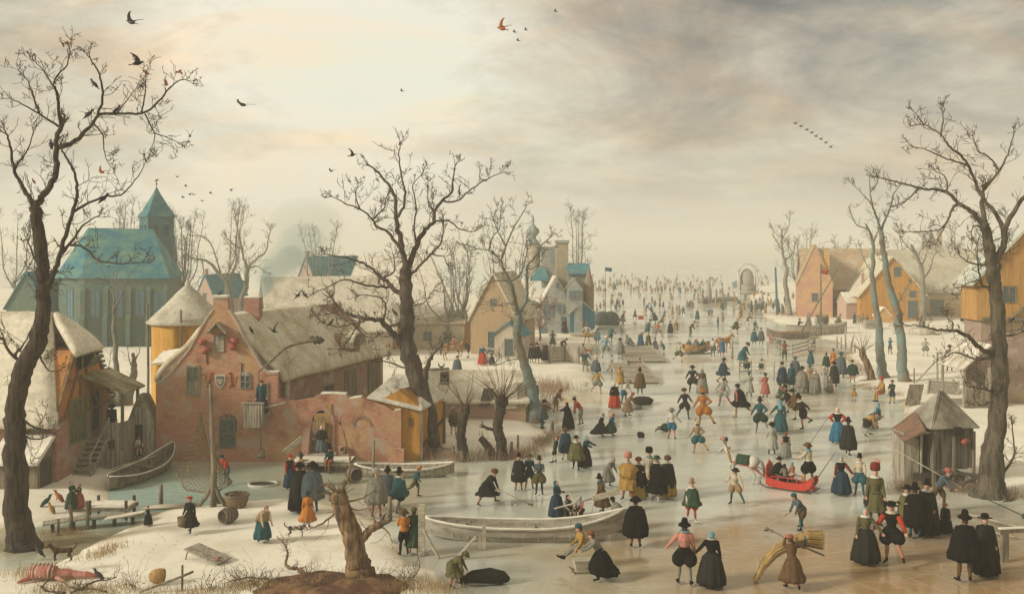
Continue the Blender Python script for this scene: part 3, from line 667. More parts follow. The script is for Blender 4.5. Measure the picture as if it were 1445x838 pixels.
 for xx,yy in((px0,py0),(px1,py0),(px1,py1)):q=MB();q.box((xx,yy,2.1),(0.12,0.12,2.9));q.build('post',WOOD,po)
 q=MB();q.slab([(-0.02,py0-0.9,4.2),(px1+0.25,py0-0.35,3.3),(px1+0.25,py1+0.3,3.3),(-0.02,py1+0.3,4.2)],0.12);q.build('porch_roof',snowy('mossy_thatch',(0.20,0.17,0.08),0.30,(0.45,0.42,0.30)),po,bevel=0.03)
 q=MB()
 for i in range(7):q.box((0.45,py0-0.35-i*0.27,1.15-i*0.2),(0.85,0.28,0.05))
 for s in(0.03,0.9):q.beam((s,py0-0.1,1.2),(s,py0-2.2,-0.3),0.06,0.2)
 q.beam((0.95,py0-0.1,2.1),(0.95,py0-2.2,0.8),0.06);q.beam((0.95,py0-2.2,-0.2),(0.95,py0-2.2,0.9),0.07);q.beam((0.95,py0-0.1,1.1),(0.95,py0-0.1,2.2),0.07)
 q.build("stair",WOOD_G,t)
 q=MB();q.prism([(-1.9,0,-0.4),(-1.9,-1.5,-0.4),(-1.9,-1.5,1.1),(-1.9,0,1.85)],(1.75,0,0));s_=q.build('shed',WOOD,t)
 q=MB();q.slab([(-2.2,-1.75,1.0),(0.0,-1.75,1.0),(0.0,0.0,1.95),(-2.2,0.0,1.95)],0.16);q.build('shed_roof',SNOW,s_,bevel=0.05)
 opening(s_,lambda a,b,c:(-0.15+b,a,c),-0.75,-0.2,0.8,1.25,kind='door',frame=WOOD_D)
 return t
build_farm()
def build_stack():
 D=61.0;c=Vector((XX(247,D),D+2.4,0.3));t=thing('haystack','round golden haystack under a grey conical cap on tall poles','haystack',c)
 r=2.15;zt=ZZ(455,D)-0.3;za=ZZ(402,D)-0.3
 m=MB();n=40
 rings=[]
 for i in range(13):
  z=-0.5+(zt+0.5)*i/12;ring=[]
  for j in range(n):
   a=2*math.pi*j/n;rr=r*(1+0.03*mnoise.noise(Vector((math.cos(a)*2,math.sin(a)*2,z))))
   if-math.pi*0.5<(a if a<math.pi else a-2*math.pi)<0.15 and z>3.4:rr*=0.62
   ring.append((rr*math.cos(a),rr*math.sin(a),z))
  rings.append(ring)
 m.loft(rings);m.build('hay',YELLOW,t,smooth=True)
 m=MB();prof=[(r*1.12,zt-0.22),(r*1.15,zt-0.10),(r*0.95,zt+0.30),(r*0.62,zt+0.95),(r*0.32,zt+1.65),(0.16,za-0.12),(0.19,za),(0.1,za+0.14),(0.02,za+0.17)]
 m.lathe(prof,n=36);m.build('cap',snowy('grey_thatch',(0.34,0.31,0.22),0.6,(0.55,0.53,0.44)),t,smooth=True)
 for a,dz in((R(-155),1.0),(R(-82),0.75),(R(-12),1.1),(R(95),1.0)):
  q=MB();x,y=2.35*math.cos(a),2.35*math.sin(a);q.tube([(x,y,-0.3),(x+0.03,y,2.5),(x,y,zt+dz)],[0.09,0.08,0.06],7);q.build('pole',WOOD,t,smooth=True)
 q=MB()
 for s in(-0.2,0.2):q.beam((1.5+s,-2.1,2.9),(1.75+s,-1.4,4.6),0.05)
 for i in range(5):f=i/4.5;q.beam((1.3+0.25*f,-2.1+.7*f,3.0+1.6*f),(1.7+0.25*f,-2.1+.7*f,3.0+1.6*f),0.04)
 q.build('ladder',WOOD_H,t)
 o=Vector((XX(238,51.2),51.6,3.55));k=thing('dovecote','little pale snow capped lean-to box on the left shoulder of the inn','shed',o)
 m=MB();m.prism([(-0.75,0,0.0),(0.8,0,0.0),(0.8,0,1.15),(-0.75,0,0.95)],(0,1.3,0));m.build('wall',YELLOW,k)
 m=MB();m.slab([(-0.95,-0.2,0.98),(0.95,-0.2,1.22),(0.8,0.9,1.75),(-0.7,0.9,1.5)],0.12);m.build('roof',SNOW,k,bevel=0.03)
 opening(k,lambda a,b,c:(a,-b,c),-0.1,0.35,0.7,0.4,pane=WOOD_D)
build_stack()
def build_privy():
 o=P(197,652);o.z=0.2;t=thing('hut','narrow pointed plank hut like an upturned half boat left of the inn','shed',o)
 def prof(s,top):return[(-0.62*s,0),(-0.64*s,0.9),(-0.52*s,1.8),(-0.27*s,2.5),(0,top),(0.27*s,2.5),(0.52*s,1.8),(0.64*s,0.9),(0.62*s,0)]
 m=MB();rings=[]
 for y,s,tp in((-0.15,1.06,3.15),(0.5,1.08,3.15),(1.4,0.95,3.0)):rings.append([(x,y,z)for x,z in prof(s,tp)])
 m.loft(rings);m.build('shell',snowy('hut_boards',(0.22,0.20,0.14),0.5,(0.50,0.48,0.38)),t)
 m=MB()
 for i in range(6):
  x=-0.5+i*0.2;h=2.75-abs(x)**1.2*3.0;m.box((x,-0.2,h/2),(0.185,0.05,h))
 f=m.build('front_boards',WOOD_G,t)
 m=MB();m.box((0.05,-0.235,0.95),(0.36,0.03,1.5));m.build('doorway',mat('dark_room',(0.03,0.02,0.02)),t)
build_privy()
def build_church():
 o=Vector((XX(118,103),103,0.2));rz=R(9);t=thing('church','blue green slate church with tall lancet windows behind the village','church',o,rz)
 ze=ZZ(394,103);zr=ZZ(324,106);Lx=8.1;dp=8.6
 m=MB();m.prism([(0,0,-1),(Lx,0,-1),(Lx,dp,-1),(0,dp,-1)][::1],(0,0,ze+1));m.prism([(0,0,-1),(-3.0,2.3,-1),(-3.3,dp-2.3,-1),(0,dp,-1)],(0,0,ze+1));wl=m.build('wall',TEALW,t)
 r=MB();e=0.3;zc=ze-0.15;rx0=-0.6;rx1=Lx-2.2;my=dp/2
 pts=[(-0.1,-e),(-3.4,2.1),(-3.7,dp-2.1),(-0.1,dp+e),(Lx+e,dp+e),(Lx+e,-e)]
 Q=[(x,y,zc)for x,y in pts];A=(rx0,my,zr);B=(rx1,my,zr-0.1)
 r.add(Q+[A,B],[(0,5,7,6),(1,0,6),(2,1,6),(3,2,6),(4,3,6,7),(5,4,7),(0,1,2,3,4,5)]);r.build('roof',TEALR,t)
 for x in(1.1,3.3,5.4,7.2):
  w=opening(wl,lambda a,b,c,x=x:(x+a,-b,c),0,3.1,0.85,2.6,frame=TEALW,pane=GLASS_B,arch=True)
 opening(wl,lambda a,b,c:(-1.6+a*0.8-b*0.6,1.22-a*0.6-b*0.8,c),0,3.1,0.8,2.6,frame=TEALW,pane=GLASS_B,arch=True)
 for x in(0.0,2.2,4.4,6.3,7.9):
  b=MB();b.prism([(x-0.22,0.05,-1),(x-0.22,-0.85,-1),(x-0.22,-0.85,2.9),(x-0.22,-0.45,3.4),(x-0.22,-0.45,5.6),(x-0.22,0.05,6.2)],(0.44,0,0));b.build('buttress',TEALW,t)
 o2=Vector((XX(221,117),117,0));w=2.95;tw=thing('church_tower','square blue church tower with pointed spire and paired belfry openings','tower',o2,R(38));zt=ZZ(306,117);zs=ZZ(264,117)
 m=MB();m.prism([(-w/2,-w/2,-1),(w/2,-w/2,-1),(w/2,w/2,-1),(-w/2,w/2,-1)],(0,0,zt+1));m.build('wall',TEALD,tw)
 m=MB()
 for z in(zt-3.1,zt-0.1):m=MB();m.box((0,0,z),(w+0.2,w+0.2,0.18));m.build('cornice',TEALW,tw)
 m=MB();rings=[]
 for s,z in((w/2+0.2,zt),(w/2-0.25,zt+0.7),(w*0.28,zt+1.6),(w*0.13,zt+2.5),(0.03,zs)):rings.append([(-s,-s,z),(s,-s,z),(s,s,z),(-s,s,z)])
 m.loft(rings);sp=m.build('spire',TEALR,tw)
 m=MB();m.tube([(0,0,zs-0.1),(0,0,zs+0.9)],0.04,5);m.ball((0,0,zs+0.35),0.12,8);m.prism([(-0.25,0,zs+0.7),(0.05,0,zs+0.65),(0.28,0,zs+0.85),(0.1,0,zs+0.9),(-0.1,0,zs+0.8)],(0,0.04,0));m.build('weathercock',WOOD_D,sp)
 for f in(0,1):
  for u in(-0.6,0.6):
   T=(lambda a,b,c,u=u:(u+a,-w/2-b,c))if f==0 else(lambda a,b,c,u=u:(-w/2-b,u+a,c))
   opening(tw,T,0,zt-2.2,0.55,1.25,frame=TEALR,pane=mat('belfry_dark',(0.03,0.06,0.07)),arch=True)
 T=lambda a,b,c:(a,-w/2-b,c)
 opening(tw,T,0,zt-4.8,0.4,0.7,frame=TEALR,pane=mat('belfry_dark',(0.03,0.06,0.07)),arch=True)
 gable_house('chapel','small blue green chapel with steep roof at the left edge behind snow roof','church',38,486,4.6,7,3.8,7.4,R(-8),TEALW,TEALR,ops=(('front',0,1.6,0.8,1.8,dict(arch=True,pane=GLASS_B)),),over=0.2)
build_church()
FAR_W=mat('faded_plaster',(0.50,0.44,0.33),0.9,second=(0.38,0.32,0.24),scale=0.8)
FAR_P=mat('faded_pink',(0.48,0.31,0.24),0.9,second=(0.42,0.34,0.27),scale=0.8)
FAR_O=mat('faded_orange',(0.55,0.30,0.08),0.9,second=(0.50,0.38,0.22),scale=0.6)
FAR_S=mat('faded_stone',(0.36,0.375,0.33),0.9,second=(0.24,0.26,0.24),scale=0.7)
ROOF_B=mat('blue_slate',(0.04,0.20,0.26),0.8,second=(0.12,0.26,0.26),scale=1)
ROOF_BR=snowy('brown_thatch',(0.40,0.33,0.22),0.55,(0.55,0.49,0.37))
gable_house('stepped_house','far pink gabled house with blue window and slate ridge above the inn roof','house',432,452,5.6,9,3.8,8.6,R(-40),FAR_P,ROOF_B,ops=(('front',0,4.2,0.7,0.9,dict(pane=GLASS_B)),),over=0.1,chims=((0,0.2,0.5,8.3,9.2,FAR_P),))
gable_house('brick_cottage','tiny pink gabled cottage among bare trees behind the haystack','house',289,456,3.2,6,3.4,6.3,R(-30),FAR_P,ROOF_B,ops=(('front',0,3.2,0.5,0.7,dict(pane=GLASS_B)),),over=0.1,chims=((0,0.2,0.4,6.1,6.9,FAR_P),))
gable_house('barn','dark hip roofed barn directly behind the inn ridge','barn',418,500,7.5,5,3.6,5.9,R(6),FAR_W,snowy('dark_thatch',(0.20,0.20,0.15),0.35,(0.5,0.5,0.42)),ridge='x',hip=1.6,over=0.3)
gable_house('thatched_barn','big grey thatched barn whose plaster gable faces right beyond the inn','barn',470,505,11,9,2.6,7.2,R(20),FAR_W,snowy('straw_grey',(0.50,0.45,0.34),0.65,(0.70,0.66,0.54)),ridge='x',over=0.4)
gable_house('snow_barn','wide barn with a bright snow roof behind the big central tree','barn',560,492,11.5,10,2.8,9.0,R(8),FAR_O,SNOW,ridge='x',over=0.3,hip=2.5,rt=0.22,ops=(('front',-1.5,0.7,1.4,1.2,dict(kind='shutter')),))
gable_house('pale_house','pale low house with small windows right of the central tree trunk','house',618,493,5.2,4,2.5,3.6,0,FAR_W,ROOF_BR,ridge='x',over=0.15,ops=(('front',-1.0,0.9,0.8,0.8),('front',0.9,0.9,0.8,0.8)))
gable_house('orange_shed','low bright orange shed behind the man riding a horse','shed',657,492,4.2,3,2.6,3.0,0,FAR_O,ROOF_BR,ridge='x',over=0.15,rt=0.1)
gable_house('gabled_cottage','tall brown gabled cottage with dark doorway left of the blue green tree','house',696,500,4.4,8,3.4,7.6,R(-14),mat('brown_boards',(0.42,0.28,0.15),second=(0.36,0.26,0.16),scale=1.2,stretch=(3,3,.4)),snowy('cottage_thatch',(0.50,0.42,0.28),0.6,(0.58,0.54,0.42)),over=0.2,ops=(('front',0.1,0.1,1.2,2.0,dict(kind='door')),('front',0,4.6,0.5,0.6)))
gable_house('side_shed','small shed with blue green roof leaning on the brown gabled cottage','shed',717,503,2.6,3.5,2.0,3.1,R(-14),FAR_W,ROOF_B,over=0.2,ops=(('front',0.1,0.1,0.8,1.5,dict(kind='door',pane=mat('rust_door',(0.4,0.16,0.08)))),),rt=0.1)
def build_lowshed():
 o=P(668,590);o.z=0.3;t=thing('boathouse','low pink brick building under a long snow roof with an open hatch','shed',o)
 D0=o.y;W0,W1=XX(590,D0)-o.x,XX(742,D0)-o.x;d=5.4;hw=ZZ(566,D0)-0.3;hr=ZZ(529,D0+2.5)-0.15
 m=MB();m.prism([(W0,0,-0.5),(W0,d,-0.5),(W0,d,hw),(W0,d/2,hr),(W0,0,hw)],(W1-W0,0,0));m.build('wall',brickmat('faded_brick',(0.44,0.22,0.18),(0.50,0.32,0.25),(0.45,0.38,0.30)),t)
 r=MB();k=(hr-hw)/(d/2);e=0.3
 r.slab([(W0,-e,hw-e*k),(W1+0.25,-e,hw-e*k),(W1+0.25,d/2,hr),(W0,d/2,hr)],0.18);r.slab([(W0,d+e,hw-e*k),(W1+0.25,d+e,hw-e*k),(W1+0.25,d/2,hr),(W0,d/2,hr)],0.18)
 ro=r.build('roof',mat('thin_snow',(0.66,0.61,0.48),0.85,second=(0.40,0.33,0.22),scale=0.9,thresh=(0.48,0.72),bump=0.03),t,bevel=0.05)
 q=MB();q.prism([(1.2,-0.15,0.6),(2.6,-0.15,0.6),(2.6,-0.15,2.2),(1.2,-0.15,1.5)],(0,1.4,0));q.build('hatch_shed',snowy('hatch_thatch',(0.34,0.27,0.17),0.4),ro)
 q=MB();q.prism([(0.35,-0.42,0.75),(0.95,-0.42,0.75),(1.25,-0.05,1.75),(0.6,-0.05,1.75)],(0,0.3,0));q.build('hatch_lid',WOOD_D,ro)
 q=MB();q.prism([(W1+0.27,-0.1,0.1),(W1+0.27,d+0.1,0.1),(W1+0.27,d/2,hr)],(0.12,0,0));q.build('gable_boards',mat('brown_grey_boards',(0.20,0.15,0.11),second=(0.13,0.10,0.08),stretch=(3,3,.5)),t)
 o2=P(620,594);o2.z+=0.0;l=thing('ladder','wooden ladder leaning on the low pink brick building','ladder',o2)
 q=MB()
 for s in(-0.3,0.3):q.tube([(s-0.55,-1.0,0),(s+0.35,0.6,2.3)],0.04,6)
 q.build('rail',WOOD_H,l);q=MB()
 for i in range(7):f=(i+0.7)/7.5;q.tube([(-0.85+0.9*f,-1+1.6*f,2.3*f),(-0.25+0.9*f,-1+1.6*f,2.3*f)],0.03,5)
 q.build('rung',WOOD_H,l)
build_lowshed()
def build_manor():
 D=121.0;o=Vector((XX(790,D),D,0.3));t=thing('manor','old pale stone manor with stepped gables, grey tower and blue roofs','house',o);b=wpart(t)
 def quad(px0,px1,D0,dep,py_top,name='wall',m_=FAR_S,z0=-0.2):
  m=MB();x0,x1=XX(px0,D0),XX(px1,D0);m.box(((x0+x1)/2,D0+dep/2,(ZZ(py_top,D0)+z0)/2),(x1-x0,dep,ZZ(py_top,D0)-z0));return b(m,name,m_)
 def gab(px0,px1,D0,dep,py_eave,py_top,m_=FAR_S,rm=None,name='gable_wing',pxm=None):
  m=MB();x0,x1=XX(px0,D0),XX(px1,D0);xm=XX(pxm or(px0+px1)/2,D0);ze,zt=ZZ(py_eave,D0),ZZ(py_top,D0)
  m.prism([(x0,D0,-0.3),(x1,D0,-0.3),(x1,D0,ze),(xm,D0,zt),(x0,D0,ze)],(0,dep,0));w=b(m,name,m_)
  if rm:
   r=MB();r.slab([(x0-0.15,D0+0.15,ze-0.1),(x0-0.15,D0+dep,ze-0.1),(xm,D0+dep,zt),(xm,D0+0.15,zt)],0.12);r.slab([(x1+0.15,D0+0.15,ze-0.1),(x1+0.15,D0+dep,ze-0.1),(xm,D0+dep,zt),(xm,D0+0.15,zt)],0.12);b(r,'roof',rm)
  return w
 gab(768,802,119,6,424,391,rm=SNOW,pxm=784)
 gab(700,768,124,5,425,424.9,m_=FAR_W)
 m=MB();x0,x1=XX(698,124),XX(772,124);m.slab([(x0,123.6,ZZ(428,124)),(x1,123.6,ZZ(428,124)),(x1+0.8,128,ZZ(394,128)),(x0+0.5,128,ZZ(394,128))],0.2);b(m,'snow_roof',SNOW,0.05)
 quad(785,802,124,3.0,343,'square_tower',mat('tower_stone',(0.44,0.36,0.25),second=(0.36,0.31,0.24),scale=1.2));m=MB();m.box((XX(793.5,124),125.5,ZZ(341,124)),(1.7,3.3,0.35));b(m,'tower_parapet',FAR_S)
 quad(764,785,126,3.0,348,'back_tower',FAR_S);quad(802,833,122,6,383,'east_wall',FAR_S)
 m=MB();x0,x1=XX(801,121.7),XX(834,121.7);m.slab([(x0,121.6,ZZ(388,121.7)),(x1,121.6,ZZ(388,121.7)),(x1,124.5,ZZ(373,124.5)),(x0,124.5,ZZ(373,124.5))],0.15);b(m,'slate_roof',ROOF_B)
 gab(800,822,118.5,4,408,393,rm=mat('grey_green_roof',(0.30,0.32,0.25),second=(0.22,0.24,0.19)),m_=FAR_S,name='dormer_wing')
 m=MB();m.lathe([(0.55,0),(0.62,4.6),(0.30,5.8),(0.05,6.6)],(XX(832,119),120,0.2+1),10);b(m,'corner_turret',mat('turret_brown',(0.30,0.23,0.15)))
 m=MB();x0,x1=XX(748,125),XX(774,125);m.slab([(x0,124.5,ZZ(396,125)),(x1,124.5,ZZ(396,125)),(x1-0.4,127,ZZ(372,127)),(x0+0.8,127,ZZ(384,127))],0.15);b(m,'teal_roof',ROOF_B)
 c=(XX(752,130),130);k=130/FPX
 m=MB();m.lathe([(0.95,-0.2),(0.95,ZZ(345,130))],(c[0],c[1],0),16);rt_=b(m,'round_tower',FAR_W,smooth=True)
 z0=ZZ(345,130);m=MB();m.lathe([(1.0,z0),(0.8,z0+0.3),(0.42,z0+0.7),(0.40,z0+1.0),(0.85,z0+1.5),(0.80,z0+1.9),(0.35,z0+2.3),(0.12,z0+2.7),(0.2,z0+2.95),(0.03,z0+3.8)],(c[0],c[1],0),16);b(m,'onion_dome',mat('grey_blue_dome',(0.34,0.40,0.38)),smooth=True)
 for px,py,w,h,mt in((773,441,1.0,1.3,GLASS_B),(790,436,0.6,0.9,GLASS_B),(797,457,0.9,1.1,GLASS_B),(806,417,0.5,0.9,GLASS_B),(814,417,0.5,0.9,GLASS_B),(787,402,0.35,0.6,GLASS),(744,442,0.8,0.9,GLASS_B),(765,468,0.5,0.9,GLASS_B)):
  Dw=118.4 if px>800 else(123.9 if px<765 else 118.9)
  opening(t,lambda a,bb,c_,px=px,Dw=Dw:(XX(px,Dw)-o.x+a,Dw-o.y-bb,c_-o.z),0,ZZ(py+4,Dw),w*0.9,h,frame=FAR_S,pane=mt)
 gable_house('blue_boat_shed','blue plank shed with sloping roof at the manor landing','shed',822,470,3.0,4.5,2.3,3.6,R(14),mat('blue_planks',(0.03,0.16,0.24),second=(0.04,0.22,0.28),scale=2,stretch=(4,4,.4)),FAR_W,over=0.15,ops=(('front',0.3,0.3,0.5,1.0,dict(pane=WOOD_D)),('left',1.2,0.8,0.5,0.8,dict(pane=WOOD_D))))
build_manor()
gable_house('orange_barn','large orange plank barn with steep gable facing the ice on the right','barn',1260,452,8.6,12,3.4,8.6,R(-6),mat('orange_planks',(0.50,0.25,0.045),second=(0.42,0.20,0.045),scale=0.7,stretch=(3,3,.3)),snowy('barn_snow',(0.42,0.36,0.25),0.75,(0.62,0.57,0.44)),ops=(('front',0.6,5.9,0.9,1.3,dict(kind='shutter',pane=FAR_P)),('front',2.6,0.3,1.3,2.4,dict(kind='shutter',pane=FAR_O)),('front',2.6,3.1,0.9,0.9,dict(kind='shutter',pane=FAR_P))),over=0.3)
gable_house('snow_kennel','little snow roofed lean-to against the big orange barn','shed',1247,455,1.9,1.5,0.9,2.0,R(-6),FAR_O,SNOW,over=0.15,rt=0.1)
gable_house('brick_house','low pink and ochre brick house with brown roof left of the orange barn','house',1190,445,11,9,4.0,9.6,R(-10),mat('patchy_brick',(0.50,0.26,0.17),second=(0.52,0.32,0.12),scale=0.5,thresh=(0.47,0.53)),mat('tan_thatch',(0.44,0.31,0.18),second=(0.50,0.42,0.30),scale=0.6),ridge='x',over=0.3,ops=(('front',2.6,1.2,0.9,1.4),('front',4.6,1.2,0.8,1.0),('front',-1.0,1.3,0.8,1.2)))
gable_house('pink_gable_house','faded pink gabled house by the mast with a pointed chimney stack','house',1150,447,4.8,9,4.6,10.2,R(-14),mat('rosy_brick',(0.50,0.27,0.19),second=(0.54,0.34,0.17),scale=.6,thresh=(.46,.54)),mat('tan_thatch',(0.42,0.34,0.23)),over=0.1,chims=((1.6,0.6,0.8,6.0,9.6,FAR_O),),ops=(('front',0,2.2,0.8,1.1),))
gable_house('pink_shed','small pink brick shed with tall thin chimney beside orange barn','shed',1212,450,3.6,3,2.2,3.6,R(6),FAR_P,SNOW,ridge='x',over=0.1,chims=((0.8,0.6,0.35,3.0,6.2,FAR_P),),rt=0.1)
gable_house('grey_barn','wide hazy barn with pale thatch and arched door behind the well tree','barn',1345,447,15,12,3.6,9.4,R(-8),mat('dull_ochre',(0.50,0.36,0.17),second=(0.46,0.38,0.24)),mat('pale_thatch',(0.50,0.46,0.36),second=(0.42,0.38,0.28),scale=0.6),ridge='x',over=0.3,ops=(('front',-2.2,0.2,1.8,2.2,dict(arch=True,kind='door')),('front',2.2,0.4,0.9,1.6)))
gable_house('far_gable','far faded gabled house rising between the two barns on the right','house',1315,432,9,9,5.5,11.8,R(-20),FAR_W,mat('pale_thatch',(0.50,0.46,0.36)),over=0.2,ops=(('front',0,6.2,0.9,1.0),),chims=((1.4,5,0.8,9.6,12.6,FAR_P),))
def build_right_house():
 D=66.0;x0=XX(1384,D);o=Vector((x0,D,0.35));t=thing('ochre_house','tall ochre plank house on a brick base at the right edge','house',o)
 W,d=6.6,2.4;zs=ZZ(452,D)-0.35;zt=ZZ(398,D)-0.35;zr=ZZ(338,D)-3.0
 m=MB();m.box((W/2,d/2,(zs-0.6)/2),(W,d,zs+0.6));m.build('brick_base',brickmat('purple_brick',(0.28,0.17,0.14),(0.34,0.23,0.19),(0.34,0.30,0.25)),t)
 m=MB();m.prism([(-0.3,-0.2,zs),(W,-0.2,zs),(W,-0.2,zt),(W/2-0.6,-0.2,zr+3.2),(-0.3,-0.2,zt+0.2)],(0,d,0));m.build('plank_wall',mat('ochre_planks2',(0.47,0.27,0.09),second=(0.36,0.19,0.06),scale=0.8,stretch=(3,3,.3)),t)
 r=MB();r.slab([(-0.75,-0.5,zt-0.25),(-0.75,d,zt-0.25),(W/2-0.6,d,zr+3.2),(W/2-0.6,-0.5,zr+3.2)],0.16);r.slab([(W+0.4,-0.5,zt-0.25),(W+0.4,d,zt-0.25),(W/2-0.6,d,zr+3.2),(W/2-0.6,-0.5,zr+3.2)],0.16);r.build('roof',mat('frosty_tiles',(0.42,0.46,0.40),second=(0.60,0.58,0.48),scale=1.5),t)
 opening(t,lambda a,b,c:(a,-0.2-b,c),(XX(1422,D)-x0),zs+1.2,0.75,0.95,frame=WOOD)
 m=MB();m.beam((0.0,-0.25,zs+0.1),(W,-0.25,zs+0.1),0.2);m.beam((1.8,-0.28,zs),(3.4,-0.28,zs+1.6),0.14);m.build('beam',WOOD,t)
 for i in range(9):
  q=MB();q.box((0.1+i*0.4,-0.42,zs-0.05),(0.1,0.3,0.12));q.build('joist_end',WOOD_D,t)
 q=MB();q.slab([(-1.9,-1.6,2.3),(-0.02,-1.6,3.9),(-0.02,2.0,3.9),(-1.9,2.0,2.3)],0.14);p=q.build('porch_roof',snowy('porch_snow',(0.30,0.25,0.16),0.5),t,bevel=0.03)
 for xx,yy in((-1.7,-1.4),(-1.7,1.8),(-0.1,-1.4)):
  q=MB();q.box((xx,yy,1.0),(0.14,0.14,3.0));q.build('porch_post',WOOD_G,t)
 q=MB();q.box((-0.9,0.2,-0.1),(1.7,3.2,0.35));q.build('stoop',WOOD_G,t)
 q=MB()
 for i in range(6):q.box((-0.12,-1.2+i*0.55,0.9),(0.08,0.5,2.2-0.1*(i%2)))
 q.box((-0.8,-1.52,0.55),(1.5,0.06,1.1));q.build('porch_boards',WOOD,t)
build_right_house()
OLDW=mat('old_boards',(0.20,0.18,0.135),0.85,second=(0.08,0.068,0.05),scale=3.0,stretch=(3,3,0.3),bump=0.02,bscale=16)
def build_outhouse():
 D=44.6;o=Vector((XX(1345,D),D,0.1));t=thing('outhouse','grey plank outhouse with peaked board roof standing before the big right tree','shed',o,R(10))
 w,d=1.9,1.9;h=2.55;ha=3.95;z0=0.75
 m=MB();n=7
 for i in range(n):m.box((-w/2+w*(i+0.5)/n,0,(h+z0)/2-0.02*(i%3)),(w/n-0.015,0.06,h-z0))
 for i in range(n):m.box((w/2,d*(i+0.5)/n,(h+z0)/2),(0.06,d/n-0.015,h-z0));m.box((-w/2,d*(i+0.5)/n,(h+z0)/2),(0.06,d/n-0.015,h-z0))
 m.box((0,d,(h+z0)/2),(w,0.06,h-z0));m.build('wall',OLDW,t)
 m=MB();e=0.18;C=[(-w/2-e,-e,h-0.05),(w/2+e,-e,h-0.05),(w/2+e,d+e,h-0.05),(-w/2-e,d+e,h-0.05)]
 A=(-0.12,d*0.45,ha);B=(0.15,d*0.55,ha)
 m.slab([C[0],C[1],B,A],0.06);m.slab([C[1],C[2],B],0.06);m.slab([C[2],C[3],A,B],0.06);m.slab([C[3],C[0],A],0.06);m.build('roof',snowy('board_roof',(0.16,0.135,0.095),0.42,(0.38,0.36,0.29)),t)
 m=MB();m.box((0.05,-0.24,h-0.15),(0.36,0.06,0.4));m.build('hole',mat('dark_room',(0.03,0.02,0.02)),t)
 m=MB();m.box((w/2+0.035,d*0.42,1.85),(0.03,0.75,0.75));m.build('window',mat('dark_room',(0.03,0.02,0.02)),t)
 for xx,yy in((-w/2,0),(w/2,0),(w/2,d),(-w/2,d),(0,0)):
  q=MB();q.box((xx,yy-0.05,0.9),(0.12,0.12,2.9));q.build('post',WOOD,t)
 q=MB();q.box((-0.05,0.5,0.25),(w*0.8,0.6,0.5));q.box((0.2,-0.1,0.55),(w*1.1,0.1,0.15),ry=R(8));q.build('crossbeam',WOOD,t)
 q=MB();q.lathe([(0.02,-0.18),(0.12,-0.12),(0.15,0.0),(0.1,0.13),(0.05,0.2)],(0.45,-0.18,1.95),10,M=Matrix.Rotation(R(75),3,'Y'));q.build('hanging_pot',mat('red_clay',(0.42,0.11,0.08)),t,smooth=True)
 o2=Vector((XX(1297,D),D,0.1));t2=thing('plank_shelter','open plank shelter with a slanting brown board roof left of the outhouse','shed',o2,R(6))
 m=MB()
 for i in range(4):m.box((-0.62+i*0.17,0,1.0),(0.16,0.06,2.3-0.05*i))
 for i in range(5):m.box((-0.63,0.15+i*0.22,1.1),(0.06,0.2,2.4))
 m.build('wall',WOOD_G,t2)
 m=MB();m.slab([(-0.85,-0.35,1.95),(0.05,-0.55,2.45),(0.55,1.3,2.95),(-0.6,1.3,2.2)],0.09);m.build('roof',mat('rusty_boards',(0.24,0.13,0.08),second=(0.14,0.10,0.07)),t2)
 for xx in(0.05,0.78):
  q=MB();q.tube([(xx,-0.1,-0.3),(xx,-0.1,2.6)],0.06,6);q.build('post',WOOD_G,t2)
 q=MB();q.beam((-0.3,-0.1,2.3),(0.85,-0.1,2.35),0.09)
 q.build('lintel',WOOD_G,t2)
 q=MB()
 for xx in(0.25,0.62):
  q.lathe([(0.16,0.3),(0.22,0.8),(0.24,1.3),(0.22,1.8),(0.15,2.1)],(xx,0.5,0),12)
 q.build('upright_cask',WOOD_D,t2,smooth=True)
 q=MB();q.box((0.2,0.2,0.35),(1.2,0.8,0.5));q.build('floor_beam',WOOD_D,t2)
build_outhouse()
def crom(pts,rad,seg,wig,rng):
 """smooth a limb and give it the knotty wander of old wood"""
 out=[];ro=[];n=len(pts)
 for i in range(n-1):
  p0,p1,p2,p3=pts[max(0,i-1)],pts[i],pts[i+1],pts[min(n-1,i+2)]
  for k in range(seg):
   t=k/seg;t2=t*t;t3=t2*t
   out.append(0.5*((2*p1)+(p2-p0)*t+(2*p0-5*p1+4*p2-p3)*t2+(3*p1-p0-3*p2+p3)*t3));ro.append(rad[i]+(rad[i+1]-rad[i])*t)
 out.append(pts[-1].copy());ro.append(rad[-1])
 for i in range(1,len(out)):
  out[i]=out[i]+Vector((rng.uniform(-1,1),rng.uniform(-1,1),rng.uniform(-1,1)))*wig*min(1.0,0.3+ro[i]*5)
 return out,ro
def rdir(rng):
 while True:
  v=Vector((rng.uniform(-1,1),rng.uniform(-1,1),rng.uniform(-1,1)))
  if 0.1<v.length<1:return v.normalized()
def twig(m,p,d,L,r,lvl,rng,up,stat):
 n=5 if lvl else 4;pts=[p];q=p.copy();dd=d.copy();rr=[r]
 for i in range(n):
  dd=(dd+rdir(rng)*0.42+Vector((0,0,up*0.16))).normalized();q=q+dd*(L/n);pts.append(q.copy());rr.append(max(stat['min'],r*(1-0.75*(i+1)/n)))
 m.tube(pts,rr,4 if r>0.018 else 3,cap=False)
 if lvl>0:
  k=rng.randint(2,4)
  for j in range(k):
   i=rng.randint(1,n);a=(dd+rdir(rng)*1.0);a.normalize()
   twig(m,pts[i],a,L*rng.uniform(0.35,0.65),max(stat['min'],rr[i]*0.7),lvl-1,rng,up,stat)
